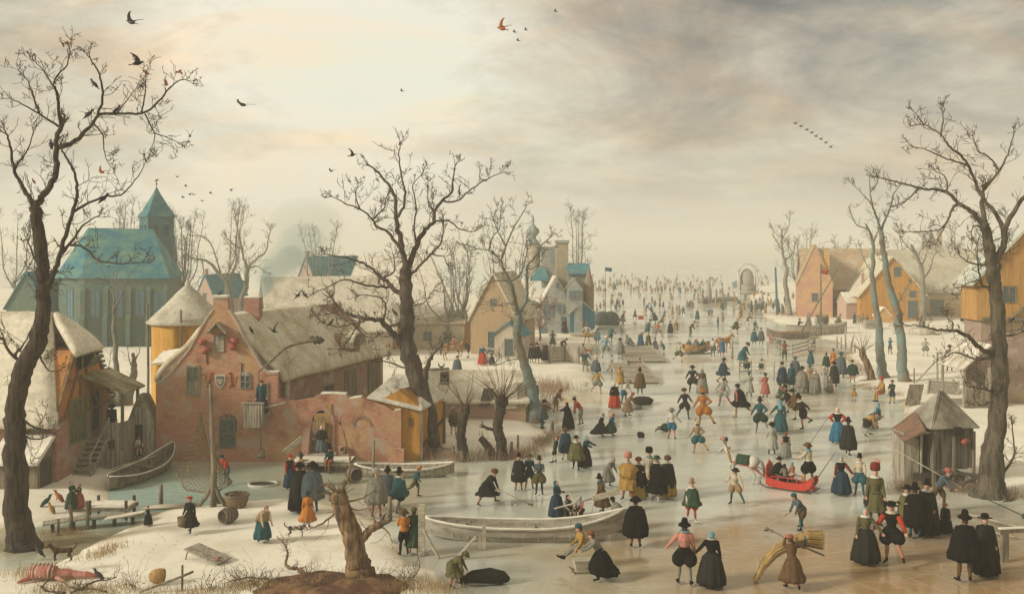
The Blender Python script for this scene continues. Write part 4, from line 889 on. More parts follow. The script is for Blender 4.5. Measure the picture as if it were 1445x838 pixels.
def make_tree(name,label,cat,px,py,limbs,bark,tw=TWIG,group=None,seed=1,dens=1.0,tl=1.0,lvl=2,wig=0.05,minr=0.010,D=None,depth=0.8,rs=1.0,up=0.6,nofork=False,z=None,berries=()):
 """limbs: lists of (px, py, radius in px); the first is the trunk. A limb springs from the nearest point already built."""
 rng=random.Random(seed);o=P(px,py)
 if z is not None:o.z=z
 if D is None:D=o.y
 o=Vector((XX(px,D),D,o.z));t=thing(name,label,cat,o,0,group);mpp=D/FPX
 nodes=[];tm=MB();tm.smooth=True;lm=MB();lm.smooth=True;wm=MB();wm.smooth=True;stat={'min':minr}
 for li,lb in enumerate(limbs):
  x0,y0=lb[0][:2];off=0.0
  if nodes:off=min(nodes,key=lambda n:(n[0]-x0)**2+(n[1]-y0)**2)[2]
  slope=0 if li==0 else rng.uniform(-depth,depth);pts=[];s=0.0;rad=[]
  for i,q in enumerate(lb):
   if i:s+=math.hypot(q[0]-lb[i-1][0],q[1]-lb[i-1][1])*mpp
   dd=off+slope*s*(0.6+0.4*math.sin(s));Dq=D+dd;pts.append(PD(q[0],q[1],Dq));rad.append(q[2]*mpp*rs*(1 if li==0 else.76));nodes.append((q[0],q[1],dd))
  if li:pts[0]=pts[0].lerp(pts[1],-0.05)
  else:
   pts[0].z=min(pts[0].z,o.z-0.1)
  seg=5 if rad[0]>0.1 else 4
  pts,rad=crom(pts,rad,seg,wig,rng)
  if li==0:
   rad[0]*=1.25;rad[1]*=1.1
  (tm if li==0 else lm).tube(pts,rad,14 if rad[0]>0.2 else 8,jitter=0.16 if li==0 else 0.14)
  lo=0.72 if li==0 else 0.12
  tot=sum((pts[i+1]-pts[i]).length for i in range(len(pts)-1));nt=int(tot*2.2*dens)+2
  for j in range(nt):
   f=lo+(1-lo)*((j+rng.random())/nt);i=min(len(pts)-2,int(f*(len(pts)-1)));tan=(pts[i+1]-pts[i]).normalized()
   side=tan.cross(rdir(rng)).normalized();d=(tan*rng.uniform(0.2,0.9)+side+Vector((0,0,0.25*up))).normalized()
   L_=tl*1.15*rng.uniform(0.45,1.2)*(0.5+0.5*(1-f)+0.3)
   twig(wm,pts[i],d,L_,max(minr,min(rad[i]*0.4,0.019*max(1,minr/0.012))),lvl if rng.random()<0.6 else max(0,lvl-1),rng,up,stat)
  if li or nofork:
   for _ in range(3):twig(wm,pts[-1],((pts[-1]-pts[-2]).normalized()+rdir(rng)*0.5).normalized(),tl*0.8,max(minr,rad[-1]*0.9),lvl,rng,up,stat)
 b=wpart(t);b(tm,'trunk',bark)
 if lm.v:b(lm,'limbs',bark)
 if wm.v:b(wm,'twigs',tw)
 for(bx_,by_)in berries:
  q=MB();c=PD(bx_,by_,D)
  for _ in range(5):q.ball(c+rdir(rng)*0.09,0.045,6)
  b(q,'dry_leaves',mat('rust_leaf',(0.30,0.09,0.04)),smooth=True)
 return t
def lin(r0,r1,*pts):
 n=len(pts)-1;return[(x,y,r0+(r1-r0)*(i/n)**0.8)for i,(x,y)in enumerate(pts)]
make_tree('bare_tree','giant gnarled bare tree rising from the bank along the left edge','tree',30,772,[[(32,775,24),(27,740,18),(23,700,16),(20,640,14.5),(21,600,13.5),(24,563,13),(33,525,13),(48,490,12),(57,465,10.5),(61,430,9.5),(62,400,9),(58,360,9),(52,320,8.5),(49,292,8)],lin(5.5,1.6,(49,295),(42,280),(30,260),(20,240),(15,210),(11,190)),lin(2.2,0.8,(20,240),(30,225),(42,205),(47,185)),lin(7,4.2,(50,296),(55,285),(65,270),(77,250),(79,225),(80,200),(86,178)),lin(3.2,0.9,(86,178),(82,145),(80,130),(75,120),(82,105),(95,90),(98,70)),lin(2.6,0.8,(84,178),(70,170),(55,160),(30,147),(15,140)),lin(1.8,0.7,(55,160),(45,130),(38,112),(25,100)),lin(1.5,0.6,(75,122),(62,100),(50,88)),lin(5,1.2,(80,208),(100,202),(120,187),(132,172),(142,152),(145,130),(140,105),(127,82)),lin(3,0.9,(140,162),(165,160),(200,160),(220,147),(235,130),(250,115),(262,112)),lin(1.6,0.7,(200,158),(205,130),(206,105)),lin(1.8,0.6,(132,175),(145,190),(147,210),(150,225)),lin(1.5,0.6,(205,162),(218,188),(215,205)),lin(1.2,0.6,(218,188),(250,200)),lin(1.4,.6,(165,160),(180,140),(190,128)),lin(6.5,1.6,(62,425),(65,412),(75,390),(85,360),(90,340),(102,300),(109,275),(107,250),(95,225),(87,212)),lin(3,0.7,(102,300),(125,287),(150,277),(170,275),(190,255),(205,230)),lin(3,1,(87,358),(105,335),(120,315),(135,307)),lin(2.4,0.8,(98,345),(120,350),(135,365),(165,372),(200,370)),lin(2.6,1.2,(68,408),(62,385),(50,368),(40,340)),lin(4.5,2,(38,512),(18,502),(5,481)),lin(2.4,0.8,(21,500),(34,484),(46,459)),lin(2.5,.9,(52,490),(59,506),(66,520),(79,525)),lin(2.4,0.8,(30,590),(47,602),(61,606),(75,608)),lin(2.2,0.8,(30,612),(47,620),(64,617))],BARK,seed=11,dens=1.15,tl=0.62,lvl=2,wig=0.05,minr=0.009,depth=0.5,berries=((92,62),(253,103),(206,102),(233,118)))
make_tree('bare_tree','tall dark bare tree beside the inn, holding out the hanging sign','tree',605,640,[[(606,640,18),(607,622,15),(603,595,14),(600,571,13.5),(585,521,13),(574,490,11.5),(575,449,10),(573,410,9),(572,380,8)],lin(7,1.1,(572,385),(571,370),(565,341),(560,312),(558,284),(547,259),(530,241),(521,234)),lin(3,.8,(562,305),(571,287),(571,266),(565,241),(563,219),(565,203)),lin(3.6,.8,(566,352),(560,345),(547,327),(531,320),(526,309),(508,295),(487,287),(469,277)),lin(1.8,.7,(526,309),(541,295),(545,278)),lin(1.6,.7,(508,295),(502,275),(504,265)),lin(6.5,1,(574,382),(578,373),(587,348),(598,327),(612,312),(614,298),(623,284),(637,273),(639,255),(642,234)),lin(2.2,.7,(623,284),(644,284),(662,270),(683,255),(708,244)),lin(2.2,.8,(614,312),(633,312),(648,323),(669,327)),lin(3.2,1.2,(580,388),(590,377),(608,359),(623,341),(626,316)),lin(2.2,.7,(587,348),(585,325),(587,290),(583,262),(597,244)),lin(1.8,.7,(612,300),(605,285),(603,262)),lin(1.6,.7,(608,359),(625,362),(630,372)),lin(5,1,(571,422),(551,402),(538,391),(526,380),(512,371),(490,364),(461,359)),lin(2.6,.8,(551,405),(538,405),(512,402),(487,395),(461,405),(440,416)),lin(2,.8,(540,393),(556,383),(555,362)),lin(7,1.8,(573,492),(557,475),(547,463),(539,453),(525,451),(507,447),(492,443),(480,437),(468,420)),lin(2.2,.8,(515,453),(507,455),(490,459),(476,461),(460,457)),lin(2.0,.8,(508,456),(502,463),(496,473),(490,483),(484,491)),lin(1.8,.7,(502,460),(509,469),(517,475),(527,477)),lin(2.4,.8,(540,453),(543,443),(543,427),(535,420),(519,416),(509,416)),lin(2.6,1.2,(548,462),(560,457),(567,452)),lin(1.8,.7,(573,445),(582,433),(598,427),(610,412)),lin(1.8,.7,(480,437),(465,443),(448,444)),lin(2.2,.8,(583,514),(570,518),(551,512),(541,509)),lin(7.5,1,(598,545),(602,520),(610,502),(621,489)),lin(2,.7,(600,570),(590,552),(575,548),(555,555))],mat('grey_brown_bark',(0.13,0.10,0.075),0.9,second=(0.065,0.05,0.038),scale=3,stretch=(1.6,1.6,.35),bump=0.09,bscale=8),seed=5,dens=1.15,tl=0.72,lvl=2,wig=0.06,minr=0.011,depth=0.5,berries=((548,487),(530,440),(565,203)))
make_tree('bare_tree','slanting blue green bare tree forking in front of the manor','tree',756,596,[[(757,600,11),(755,575,9),(750,550,8.5),(744,528,7.5),(735,497,6.5),(729,470,6),(732,450,5.5),(731,440,5)],lin(4.6,2.2,(731,446),(725,414),(720,397),(710,380),(707,370)),lin(2,.8,(709,363),(714,347),(724,323),(734,307),(742,293)),lin(2,.8,(708,370),(704,365),(690,353),(677,352),(660,347)),lin(1.8,.7,(690,353),(695,335),(705,322),(706,300)),lin(2,1,(721,397),(734,387),(740,370),(744,353)),lin(4,1,(732,446),(742,424),(744,397),(744,377),(757,360),(764,347),(774,337)),lin(1.6,.7,(744,380),(757,376),(766,364)),lin(1.6,.7,(722,398),(708,396),(690,398),(680,405)),lin(1.4,.7,(714,347),(704,330),(697,312)),lin(1.6,.7,(737,505),(720,508),(700,514)),lin(1.4,.6,(726,430),(712,428),(700,432)),lin(1.4,.6,(742,424),(756,426),(766,436))],BARK_T,BARK_F,seed=8,dens=1.0,tl=0.85,lvl=2,wig=0.05,minr=0.013,depth=0.5)
make_tree('bare_tree','great dark bare tree leaning over the outhouse at the right edge','tree',1400,700,[[(1396,706,27),(1399,680,18),(1400,640,14.5),(1406,607,12.5),(1411,560,11.5),(1410,500,10.5),(1407,440,9.5),(1403,400,9),(1398,365,8),(1394,338,7),(1389,316,6)],lin(5.5,2.6,(1391,322),(1386,285),(1388,266)),lin(3,1,(1388,268),(1403,251),(1415,232),(1424,213),(1430,190)),lin(1.8,.8,(1409,240),(1396,222),(1380,212),(1373,193)),lin(7.5,3.5,(1404,402),(1407,369),(1415,346),(1417,327),(1422,312),(1434,293),(1452,268)),lin(4.5,1,(1417,330),(1407,304),(1388,281),(1377,258),(1369,239),(1357,220),(1342,209),(1327,190),(1304,176),(1285,178)),lin(1.8,.8,(1328,192),(1331,170),(1329,155)),lin(2,.8,(1362,232),(1354,230),(1331,222),(1308,212),(1289,207)),lin(1.4,.6,(1304,176),(1296,166),(1292,160)),lin(5,1,(1389,318),(1369,298),(1352,287),(1337,272),(1323,268),(1300,266),(1270,258),(1243,251)),lin(1.8,.7,(1296,266),(1281,281),(1270,289)),lin(1.8,.8,(1337,272),(1335,251),(1319,241)),lin(2.6,.8,(1350,287),(1342,300),(1335,316),(1323,325),(1293,327),(1279,327)),lin(1.6,.7,(1335,316),(1328,330),(1322,342)),lin(1.6,.7,(1389,322),(1375,318),(1370,330)),lin(3,.9,(1398,375),(1385,373),(1369,371),(1354,361)),lin(3,.8,(1403,407),(1388,403),(1382,388),(1379,369),(1379,346)),lin(1.6,.7,(1382,395),(1368,398),(1355,405)),lin(5.5,1,(1409,505),(1393,497),(1381,490),(1369,478),(1355,469),(1343,466),(1326,466),(1312,463),(1293,459),(1276,459)),lin(2,.8,(1343,466),(1345,457),(1336,448)),lin(3,1,(1405,503),(1379,506),(1364,502),(1348,497),(1336,503)),lin(3,1,(1410,552),(1393,550),(1379,547),(1366,545)),lin(2,.8,(1410,560),(1398,566),(1385,572),(1376,566)),lin(2,.7,(1379,504),(1374,520),(1378,536)),lin(4,1.6,(1400,668),(1378,674),(1360,682),(1345,688)),lin(3.4,1,(1408,676),(1425,654),(1432,637),(1428,600)),lin(2.4,1,(1410,470),(1424,474),(1438,470))],mat('olive_bark',(0.135,0.11,0.07),0.9,second=(0.05,0.042,0.03),scale=3,stretch=(1.6,1.6,.35),bump=0.09,bscale=8),seed=21,dens=1.1,tl=0.62,lvl=2,wig=0.05,minr=0.009,depth=0.5)
make_tree('bare_tree','left of two slender blue green trees standing on the right bank','tree',1247,532,[[(1248,535,8),(1244,515,6.5),(1241,480,5.5),(1239,452,5),(1234,426,4.2),(1231,390,3.4),(1232,360,2.6),(1230,335,1.8),(1222,316,1)],lin(1.6,.6,(1231,345),(1238,330),(1240,312)),lin(1.4,.6,(1225,322),(1210,318),(1200,300)),lin(1.4,.6,(1232,385),(1222,372),(1214,350))],BARK_T,BARK_F,seed=3,dens=.55,tl=.8,lvl=1,wig=.06,minr=.014,group=None)
make_tree('bare_tree','right of two slender blue green trees, forking high above the barns','tree',1274,537,[[(1276,540,9),(1273,515,7),(1272,490,6.2),(1269,464,5.8),(1266,436,5.2),(1254,400,4.6),(1249,369,4),(1245,346,3.6),(1243,323,3.2)],lin(2.6,.8,(1243,325),(1237,306),(1231,290),(1228,270),(1227,250)),lin(1.4,.6,(1231,290),(1218,275),(1205,262)),lin(2.4,.8,(1243,325),(1250,308),(1256,294),(1260,277),(1266,266)),lin(1.6,.7,(1267,428),(1273,417),(1279,407)),lin(1.2,.6,(1228,272),(1238,258),(1240,248))],BARK_T,BARK_F,seed=4,dens=.6,tl=.8,lvl=2,wig=.06,minr=.014)
make_tree('bare_tree','thin pale tree growing out of the round snowy well curb','tree',1301,470,[[(1300,472,5.5),(1301,455,4.2),(1303,433,4),(1302,400,3.4),(1300,378,2.8),(1292,358,2),(1285,345,1.4)],lin(1.8,.6,(1302,395),(1312,380),(1318,360)),lin(1.6,.6,(1293,360),(1278,345),(1268,330)),lin(1.4,.6,(1300,378),(1308,355),(1306,335)),lin(1.6,.6,(1303,425),(1318,412),(1330,410))],BARK_F,BARK_F,seed=6,dens=.5,tl=1.2,lvl=1,minr=.02)
make_tree('bare_tree','knobbly pale tree at the far landing with the moored boats','tree',1113,445,[[(1114,446,4),(1112,425,3.4),(1108,398,3),(1110,379,2.4),(1105,361,1.8),(1103,340,1.2),(1104,322,.7)],lin(1.4,.5,(1107,368),(1118,358),(1122,345)),lin(1.4,.5,(1104,352),(1095,340),(1090,325)),lin(1.2,.5,(1103,338),(1112,322),(1115,308))],BARK_F,BARK_F,seed=9,dens=.7,tl=1.5,lvl=1,minr=.025)
make_tree('bare_tree','thin bare tree in front of the church wall with spreading arms','tree',167,572,[[(168,575,5),(166,540,4),(163,497,3.4),(161,459,3),(162,430,2.6)],lin(2.2,.8,(162,430),(158,411),(150,396),(138,369)),lin(2,.7,(163,432),(174,411),(183,387),(207,366)),lin(1.6,.6,(158,411),(164,392),(168,372)),lin(1.4,.6,(150,396),(136,392),(125,398))],BARK_G,BARK_F,seed=14,dens=.5,tl=.8,lvl=1,minr=.012)
make_tree('willow','low pollarded willow with leaning stub in the snow between farmhouse and haystack','tree',158,572,[[(160,575,8),(157,560,7),(152,542,5.5),(148,528,4.5)],lin(1,.5,(149,528),(146,515),(141,500)),lin(1,.5,(149,530),(154,515),(156,500))],BARK_G,BARK_F,seed=15,dens=1.2,tl=.7,lvl=0,minr=.012,nofork=True)
make_tree('willow','tall forked willow stump right of the thin church tree','tree',181,570,[[(179,572,8),(183,552,6.5),(188,530,5),(190,508,3)],lin(1.4,.5,(188,522),(182,505),(180,490)),lin(1.2,.5,(190,510),(196,498),(198,485))],BARK_T,BARK_F,seed=16,dens=1,tl=.6,lvl=0,minr=.012,nofork=True)
make_tree('bare_tree','twisted grey tree with twin arms above the smoking inn chimney','tree',342,470,[[(344,475,5),(340,430,4),(347,405,3.6),(348,385,3.2),(349,375,3)],lin(2.6,.8,(348,380),(344,365),(340,345),(336,325),(332,308)),lin(2.4,.8,(350,378),(362,365),(375,355),(379,335),(382,325)),lin(1.8,.6,(343,352),(330,345),(320,335)),lin(1.8,.6,(348,400),(335,390),(325,378)),lin(1.6,.6,(350,378),(364,376),(372,382))],BARK_F,BARK_F,seed=17,dens=.7,tl=1.1,lvl=2,minr=.016,berries=((376,334),))
make_tree('bare_tree','curving grey tree arching left behind the round haystack','tree',325,472,[[(328,475,4.5),(326,430,3.6),(320,400,3),(308,385,2.4),(295,370,1.8),(280,366,1.2),(268,364,.8)],lin(1.6,.5,(312,388),(300,350),(290,335),(270,332)),lin(1.2,.5,(285,367),(287,385),(280,395))],BARK_F,BARK_F,seed=18,dens=.8,tl=1.0,lvl=1,minr=.016)
def bg_tree(label,px,py,top,seed,spread=0.35,bark=BARK_F,r=3.0,name='bare_tree',z=None):
 rng=random.Random(seed);h=py-top;limbs=[]
 tx=px+rng.uniform(-.05,.05)*h;limbs.append([(px,py,r),(px+rng.uniform(-.03,.03)*h,py-h*.2,r*.8),(tx,py-h*.42,r*.62)])
 for k in range(5):
  a=rng.uniform(-spread,spread);f=rng.uniform(.25,.42);x0=px+(tx-px)*f/.42;y0=py-h*f;L_=h*(1-f)*rng.uniform(.75,1)
  limbs.append(lin(r*.5,.5,(x0,y0),(x0+math.sin(a*1.8)*L_*.35,y0-L_*.3),(x0+math.sin(a)*L_*.7,y0-L_*.65),(x0+math.sin(a*.9)*L_,y0-L_)))
 D=P(px,py).y;return make_tree(name,label,'tree',px,py,limbs,bark,bark,seed=seed,dens=.34,tl=D*.013,lvl=2,minr=D*.00011,depth=.3,up=1.0)
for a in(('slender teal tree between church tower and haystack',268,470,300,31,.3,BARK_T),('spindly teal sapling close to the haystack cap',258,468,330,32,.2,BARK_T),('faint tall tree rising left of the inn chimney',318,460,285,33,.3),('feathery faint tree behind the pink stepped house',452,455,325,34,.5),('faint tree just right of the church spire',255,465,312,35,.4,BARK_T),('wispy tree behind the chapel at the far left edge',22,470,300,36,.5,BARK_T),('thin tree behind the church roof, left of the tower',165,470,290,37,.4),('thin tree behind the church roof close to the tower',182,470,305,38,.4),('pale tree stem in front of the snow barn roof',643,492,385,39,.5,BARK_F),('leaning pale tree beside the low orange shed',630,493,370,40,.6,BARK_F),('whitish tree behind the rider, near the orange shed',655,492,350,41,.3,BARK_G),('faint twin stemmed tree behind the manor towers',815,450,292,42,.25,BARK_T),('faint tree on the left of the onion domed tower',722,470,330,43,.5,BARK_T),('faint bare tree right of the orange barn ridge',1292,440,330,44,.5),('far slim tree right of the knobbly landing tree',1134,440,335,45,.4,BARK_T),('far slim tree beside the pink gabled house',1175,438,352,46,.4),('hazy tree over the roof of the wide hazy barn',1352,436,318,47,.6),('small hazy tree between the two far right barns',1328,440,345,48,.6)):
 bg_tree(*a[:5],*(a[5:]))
bg_tree('small reddish bare bush before the manor wall',762,480,433,51,.8,mat('red_twig',(0.30,0.12,0.09)),1.6,name='bush')
def pollard(name,label,px,py,limbs,head,ns,sl,bark,seed,spread=1.3,group=None,lift=0.5,extra=()):
 t=make_tree(name,label,'tree',px,py,limbs,bark,TWIG,seed=seed,dens=0.35,tl=.5,lvl=0,minr=.008,nofork=False,group=group,depth=.2,wig=.04)
 rng=random.Random(seed);D=t.location.y;m=MB();m.smooth=True
 hc=PD(head[0],head[1],D);hr=head[2]*D/FPX
 m2=MB();m2.smooth=True
 m2.ball(hc,(hr,hr,hr*.8),12)
 for i in range(9):m2.ball(hc+rdir(rng)*hr*.75,hr*rng.uniform(.3,.5),7)
 wpart(t)(m2,'knuckled_head',bark)
 for i in range(ns):
  a=rng.uniform(-spread,spread);b=rng.uniform(-1,1);d=Vector((math.sin(a),b*.6,math.cos(a)*1.0+lift*.3)).normalized();L_=sl*rng.uniform(.5,1.1);pts=[hc+d*hr*.6];q=pts[0];rr=[.018]
  for k in range(6):d=(d+rdir(rng)*.16+Vector((0,0,.06*lift))).normalized();q=q+d*L_/6;pts.append(q);rr.append(.018*(1-.11*(k+1)))
  m.tube(pts,rr,4,cap=False)
 for e in extra:m.tube([PD(x,y,D+.1)for x,y in e[1]],[e[0]*(1-.13*i)for i in range(len(e[1]))],6)
 wpart(t)(m,'shoots',TWIG);return t
pollard('pollard_willow','twisted brown pollard willow on the dark mound in the foreground',508,822,[[(512,828,26),(509,812,20),(504,792,16),(500,766,14),(492,742,14),(482,715,12.5),(477,702,12)],lin(10,6.5,(504,772),(510,760),(521,748),(536,740)),lin(3.2,1,(480,698),(486,684),(493,668),(493,643),(487,617),(481,600)),lin(2.6,.9,(474,722),(460,735),(446,742),(434,747)),lin(2.2,.8,(484,708),(505,705),(519,698),(529,692)),lin(1.8,.8,(484,713),(500,718),(515,718),(528,714)),lin(2.6,.9,(476,700),(468,690),(458,683),(452,686)),lin(2.4,.9,(474,703),(464,696),(455,697)),lin(2,.7,(534,740),(545,730),(552,722)),lin(1.6,.6,(536,742),(548,750),(552,762)),lin(1.6,.6,(530,742),(527,728),(522,722))],(478,702,13),14,.5,BARK_B,71)
pollard('pollard_willow','upright shaggy pollard left of the two standing in the frozen shallows',653,650,[[(654,653,9),(652,630,7.5),(651,607,6.5),(656,585,6),(657,578,6)]],(657,576,6.5),16,1.9,BARK,72,.8)
pollard('pollard_willow','thick headed pollard with a burst of thin shoots near the shore',707,648,[[(709,651,10),(708,635,8),(706,618,7.5),(702,600,7),(706,583,6.5),(708,570,7)],lin(4,2.4,(703,603),(695,606),(686,603))],(708,567,9.5),34,2.2,BARK,73,1.25)
pollard('pollard_stump','short leaning stump at the foot of the thick headed pollard',696,648,[[(698,650,7),(693,638,6),(687,628,5),(681,621,4.5)]],(680,620,4.5),4,.4,BARK,74)
pollard('pollard_willow','small pollard with a reddish brush of shoots on the right bank',1228,535,[[(1230,538,6),(1227,522,5),(1220,506,4.5),(1217,497,4.5)]],(1217,496,5),26,1.6,BARK_B,75,1.1)
SKIN=mat('skin',(0.62,0.37,0.26),0.6,second=(0.46,0.25,0.16),scale=8)
EYE=mat('eye',(0.02,0.015,0.01),0.3)
CLOTH={}
def cloth(rgb):
 if isinstance(rgb,bpy.types.Material):return rgb
 if rgb not in CLOTH:
  c=NAMED[rgb];CLOTH[rgb]=mat('cloth_'+rgb,c,0.92,second=tuple(min(1,x*0.62+0.004)for x in c),scale=4,bump=0.035,bscale=5,spec=0.05,thresh=(0.38,0.66),stretch=(1.6,1.6,0.7))
 return CLOTH[rgb]
NAMED=dict(black=(0.010,0.009,0.008),charcoal=(0.028,0.026,0.022),brown=(0.13,0.075,0.035),tan=(0.33,0.22,0.12),olive=(0.13,0.12,0.05),green=(0.045,0.085,0.05),teal=(0.03,0.11,0.12),blue=(0.035,0.15,0.24),navy=(0.025,0.05,0.075),slate=(0.10,0.13,0.14),red=(0.48,0.055,0.03),pink=(0.55,0.24,0.18),rose=(0.42,0.13,0.10),orange=(0.50,0.19,0.04),ochre=(0.42,0.25,0.07),gold=(0.50,0.34,0.10),white=(0.66,0.62,0.52),cream=(0.58,0.50,0.36),grey=(0.24,0.23,0.19),palegrey=(0.40,0.39,0.33),rust=(0.26,0.09,0.035),darkred=(0.20,0.035,0.025),lightblue=(0.20,0.38,0.42),darkgreen=(0.02,0.045,0.03),fur=(0.09,0.05,0.03))
def PO(lean=0,side=0,hl=(0,4),hr=(0,4),kl=0,kr=0,al=(5,8),ar=(5,8),el=15,er=15,head=0,turn=0):return dict(lean=lean,side=side,hl=hl,hr=hr,kl=kl,kr=kr,al=al,ar=ar,el=el,er=er,head=head,turn=turn)
POSES={'stand':PO(al=(8,10),ar=(8,10)),'relax':PO(hl=(6,6),hr=(-4,6),kl=10,al=(20,14),ar=(0,12),el=50,er=20),'akimbo':PO(hl=(4,8),hr=(-2,8),al=(-10,48),ar=(-10,48),el=95,er=95),'fold':PO(al=(28,6),ar=(28,6),el=80,er=80),'point':PO(al=(75,30),el=8,ar=(10,12),er=25),'reach':PO(lean=12,al=(80,10),ar=(70,10),el=10,er=18),'stride':PO(lean=8,hl=(30,4),hr=(-24,4),kl=12,kr=30,al=(-25,12),ar=(28,12),el=25,er=35),'walk':PO(lean=3,hl=(16,3),hr=(-14,3),kl=6,kr=14,al=(-14,8),ar=(16,8),el=15,er=22),'skate':PO(lean=20,hl=(22,8),hr=(-34,16),kl=28,kr=30,al=(-30,26),ar=(30,24),el=20,er=30),'skate_up':PO(lean=6,hl=(8,6),hr=(-20,34),kl=12,kr=18,al=(-6,30),ar=(-10,46),el=30,er=95),'skate_side':PO(lean=14,side=8,hl=(14,30),hr=(4,8),kl=10,kr=14,al=(15,40),ar=(-20,30),el=20,er=30),'dance':PO(lean=2,hl=(34,22),hr=(-4,4),kl=30,kr=4,al=(16,30),ar=(12,32),el=15,er=15),'bend':PO(lean=62,hl=(28,8),hr=(14,8),kl=30,kr=28,al=(80,4),ar=(74,8),el=12,er=10,head=-20),'bow':PO(lean=38,hl=(14,5),hr=(0,5),kl=18,kr=14,al=(50,8),ar=(44,8),el=20,er=25,head=-10),'golf':PO(lean=42,hl=(34,20),hr=(-10,22),kl=26,kr=6,al=(60,10),ar=(66,-6),el=4,er=8,head=-20),'stick':PO(lean=14,hl=(10,6),hr=(-6,5),kl=12,kr=8,al=(38,8),ar=(0,10),el=40,er=20),'sit':PO(lean=8,hl=(84,6),hr=(80,6),kl=84,kr=80,al=(30,8),ar=(30,8),el=50,er=50),'sitfloor':PO(lean=16,hl=(88,10),hr=(80,10),kl=30,kr=24,al=(30,10),ar=(30,10),el=30,er=40),'crouch':PO(lean=38,hl=(98,14),hr=(90,14),kl=120,kr=112,al=(50,8),ar=(60,8),el=30,er=20,head=-15),'kneel':PO(lean=20,hl=(80,6),hr=(20,6),kl=90,kr=105,al=(50,10),ar=(50,10),el=30,er=30),'push':PO(lean=34,hl=(24,6),hr=(-26,6),kl=30,kr=22,al=(84,6),ar=(80,6),el=16,er=12,head=-18),'wave':PO(al=(160,16),ar=(6,10),el=20),'armsup':PO(al=(100,60),ar=(100,60),el=12,er=12),'carry':PO(lean=26,hl=(14,5),hr=(-10,5),kl=14,kr=18,al=(105,24),ar=(105,24),el=85,er=85),'fall':PO(lean=10,hl=(50,24),hr=(20,26),kl=50,kr=20,al=(120,30),ar=(110,34),el=20,er=20),'lean_back':PO(lean=-14,hl=(14,10),hr=(-2,8),kl=8,kr=2,al=(-8,14),ar=(-12,14),el=20,er=20),'holdhand':PO(hl=(4,6),hr=(-4,6),al=(12,38),ar=(6,12),el=12,er=20),'holdhand_r':PO(hl=(4,6),hr=(-4,6),ar=(12,38),al=(6,12),er=12,el=20),'steer':PO(lean=4,hl=(14,10),hr=(-6,8),kl=14,kr=4,al=(40,24),ar=(60,30),el=40,er=50)}
def rotx(a):return Matrix.Rotation(R(a),3,'X')
def roty(a):return Matrix.Rotation(R(a),3,'Y')
def skeleton(p):
 J={};pel=Vector((0,0,0.93));T=roty(p['side'])@rotx(p['lean'])
 J['pel']=pel;J['T']=T;J['waist']=pel+T@Vector((0,0,0.14));J['chest']=pel+T@Vector((0,0,0.36));J['neck']=pel+T@Vector((0,0,0.53))
 Hd=T@rotx(p['head']);J['Hd']=Hd@Matrix.Rotation(R(p['turn']),3,'Z');J['head']=J['neck']+Hd@Vector((0,-0.015,0.14))
 for s,n in((1,'l'),(-1,'r')):
  hp=pel+Vector((s*0.09,0,-0.02));f,o=p['h'+n];k=p['k'+n]
  d1=roty(-s*o)@rotx(-f)@Vector((0,0,-1));d2=roty(-s*o)@rotx(-f+k)@Vector((0,0,-1));
  kn=hp+d1*0.43;an=kn+d2*0.42;fd=roty(-s*o)@rotx((-f+k)*0.6)@Vector((s*0.25,-1,-0.15));fd.normalize()
  J['hip'+n]=hp;J['knee'+n]=kn;J['ank'+n]=an;J['toe'+n]=an+fd*0.17+Vector((0,0,-0.03));J['fd'+n]=fd
  sh=pel+T@Vector((s*0.178,0,0.455));f,o=p['a'+n];e=p['e'+n]
  u=T@(roty(-s*o)@rotx(-f)@Vector((0,0,-1)));w=T@(roty(-s*o*(0.4 if e>60 else 1))@rotx(-f-e)@Vector((0,0,-1)))
  if p['a'+n][0]<0 and e>80:w=T@(Matrix.Rotation(0,3,'Z')@Vector((-s*0.75,-0.25,-0.6))).normalized()
  J['sh'+n]=sh;J['elb'+n]=sh+u*0.28;J['wri'+n]=J['elb'+n]+w*0.25;J['fa'+n]=w
 low=min(J['ankl'].z,J['ankr'].z,J['toel'].z+0.0,J['toer'].z+0.0)-0.07
 low=min(low,J['pel'].z-0.16,J['kneel'].z-0.06,J['kneer'].z-0.06);J['dz']=-low
 for k,v in J.items():
  if isinstance(v,Vector)and k[:2]not in('fd','fa'):J[k]=v+Vector((0,0,-low))
 return J
SK={k:skeleton(v)for k,v in POSES.items()}
def remesh(mb,voxel,smooth=3):
 me=mb.mesh('tmp',[]);ob=bpy.data.objects.new('tmp',me);COL.objects.link(ob)
 m=ob.modifiers.new('r','REMESH');m.mode='VOXEL';m.voxel_size=voxel;m.use_smooth_shade=True
 s=ob.modifiers.new('s','SMOOTH');s.factor=0.5;s.iterations=smooth
 dg=bpy.context.evaluated_depsgraph_get();out=bpy.data.meshes.new_from_object(ob.evaluated_get(dg));bpy.data.objects.remove(ob);bpy.data.meshes.remove(me)
 return out
def cone(m,a,b,ra,rb,n=10):
 a=Vector(a);b=Vector(b);m.tube([a-(b-a).normalized()*ra*0.3,a,b,b+(b-a).normalized()*rb*0.3],[ra*0.8,ra,rb,rb*0.8],n);m.ball(a,ra,8);m.ball(b,rb,8)
CACHE={}
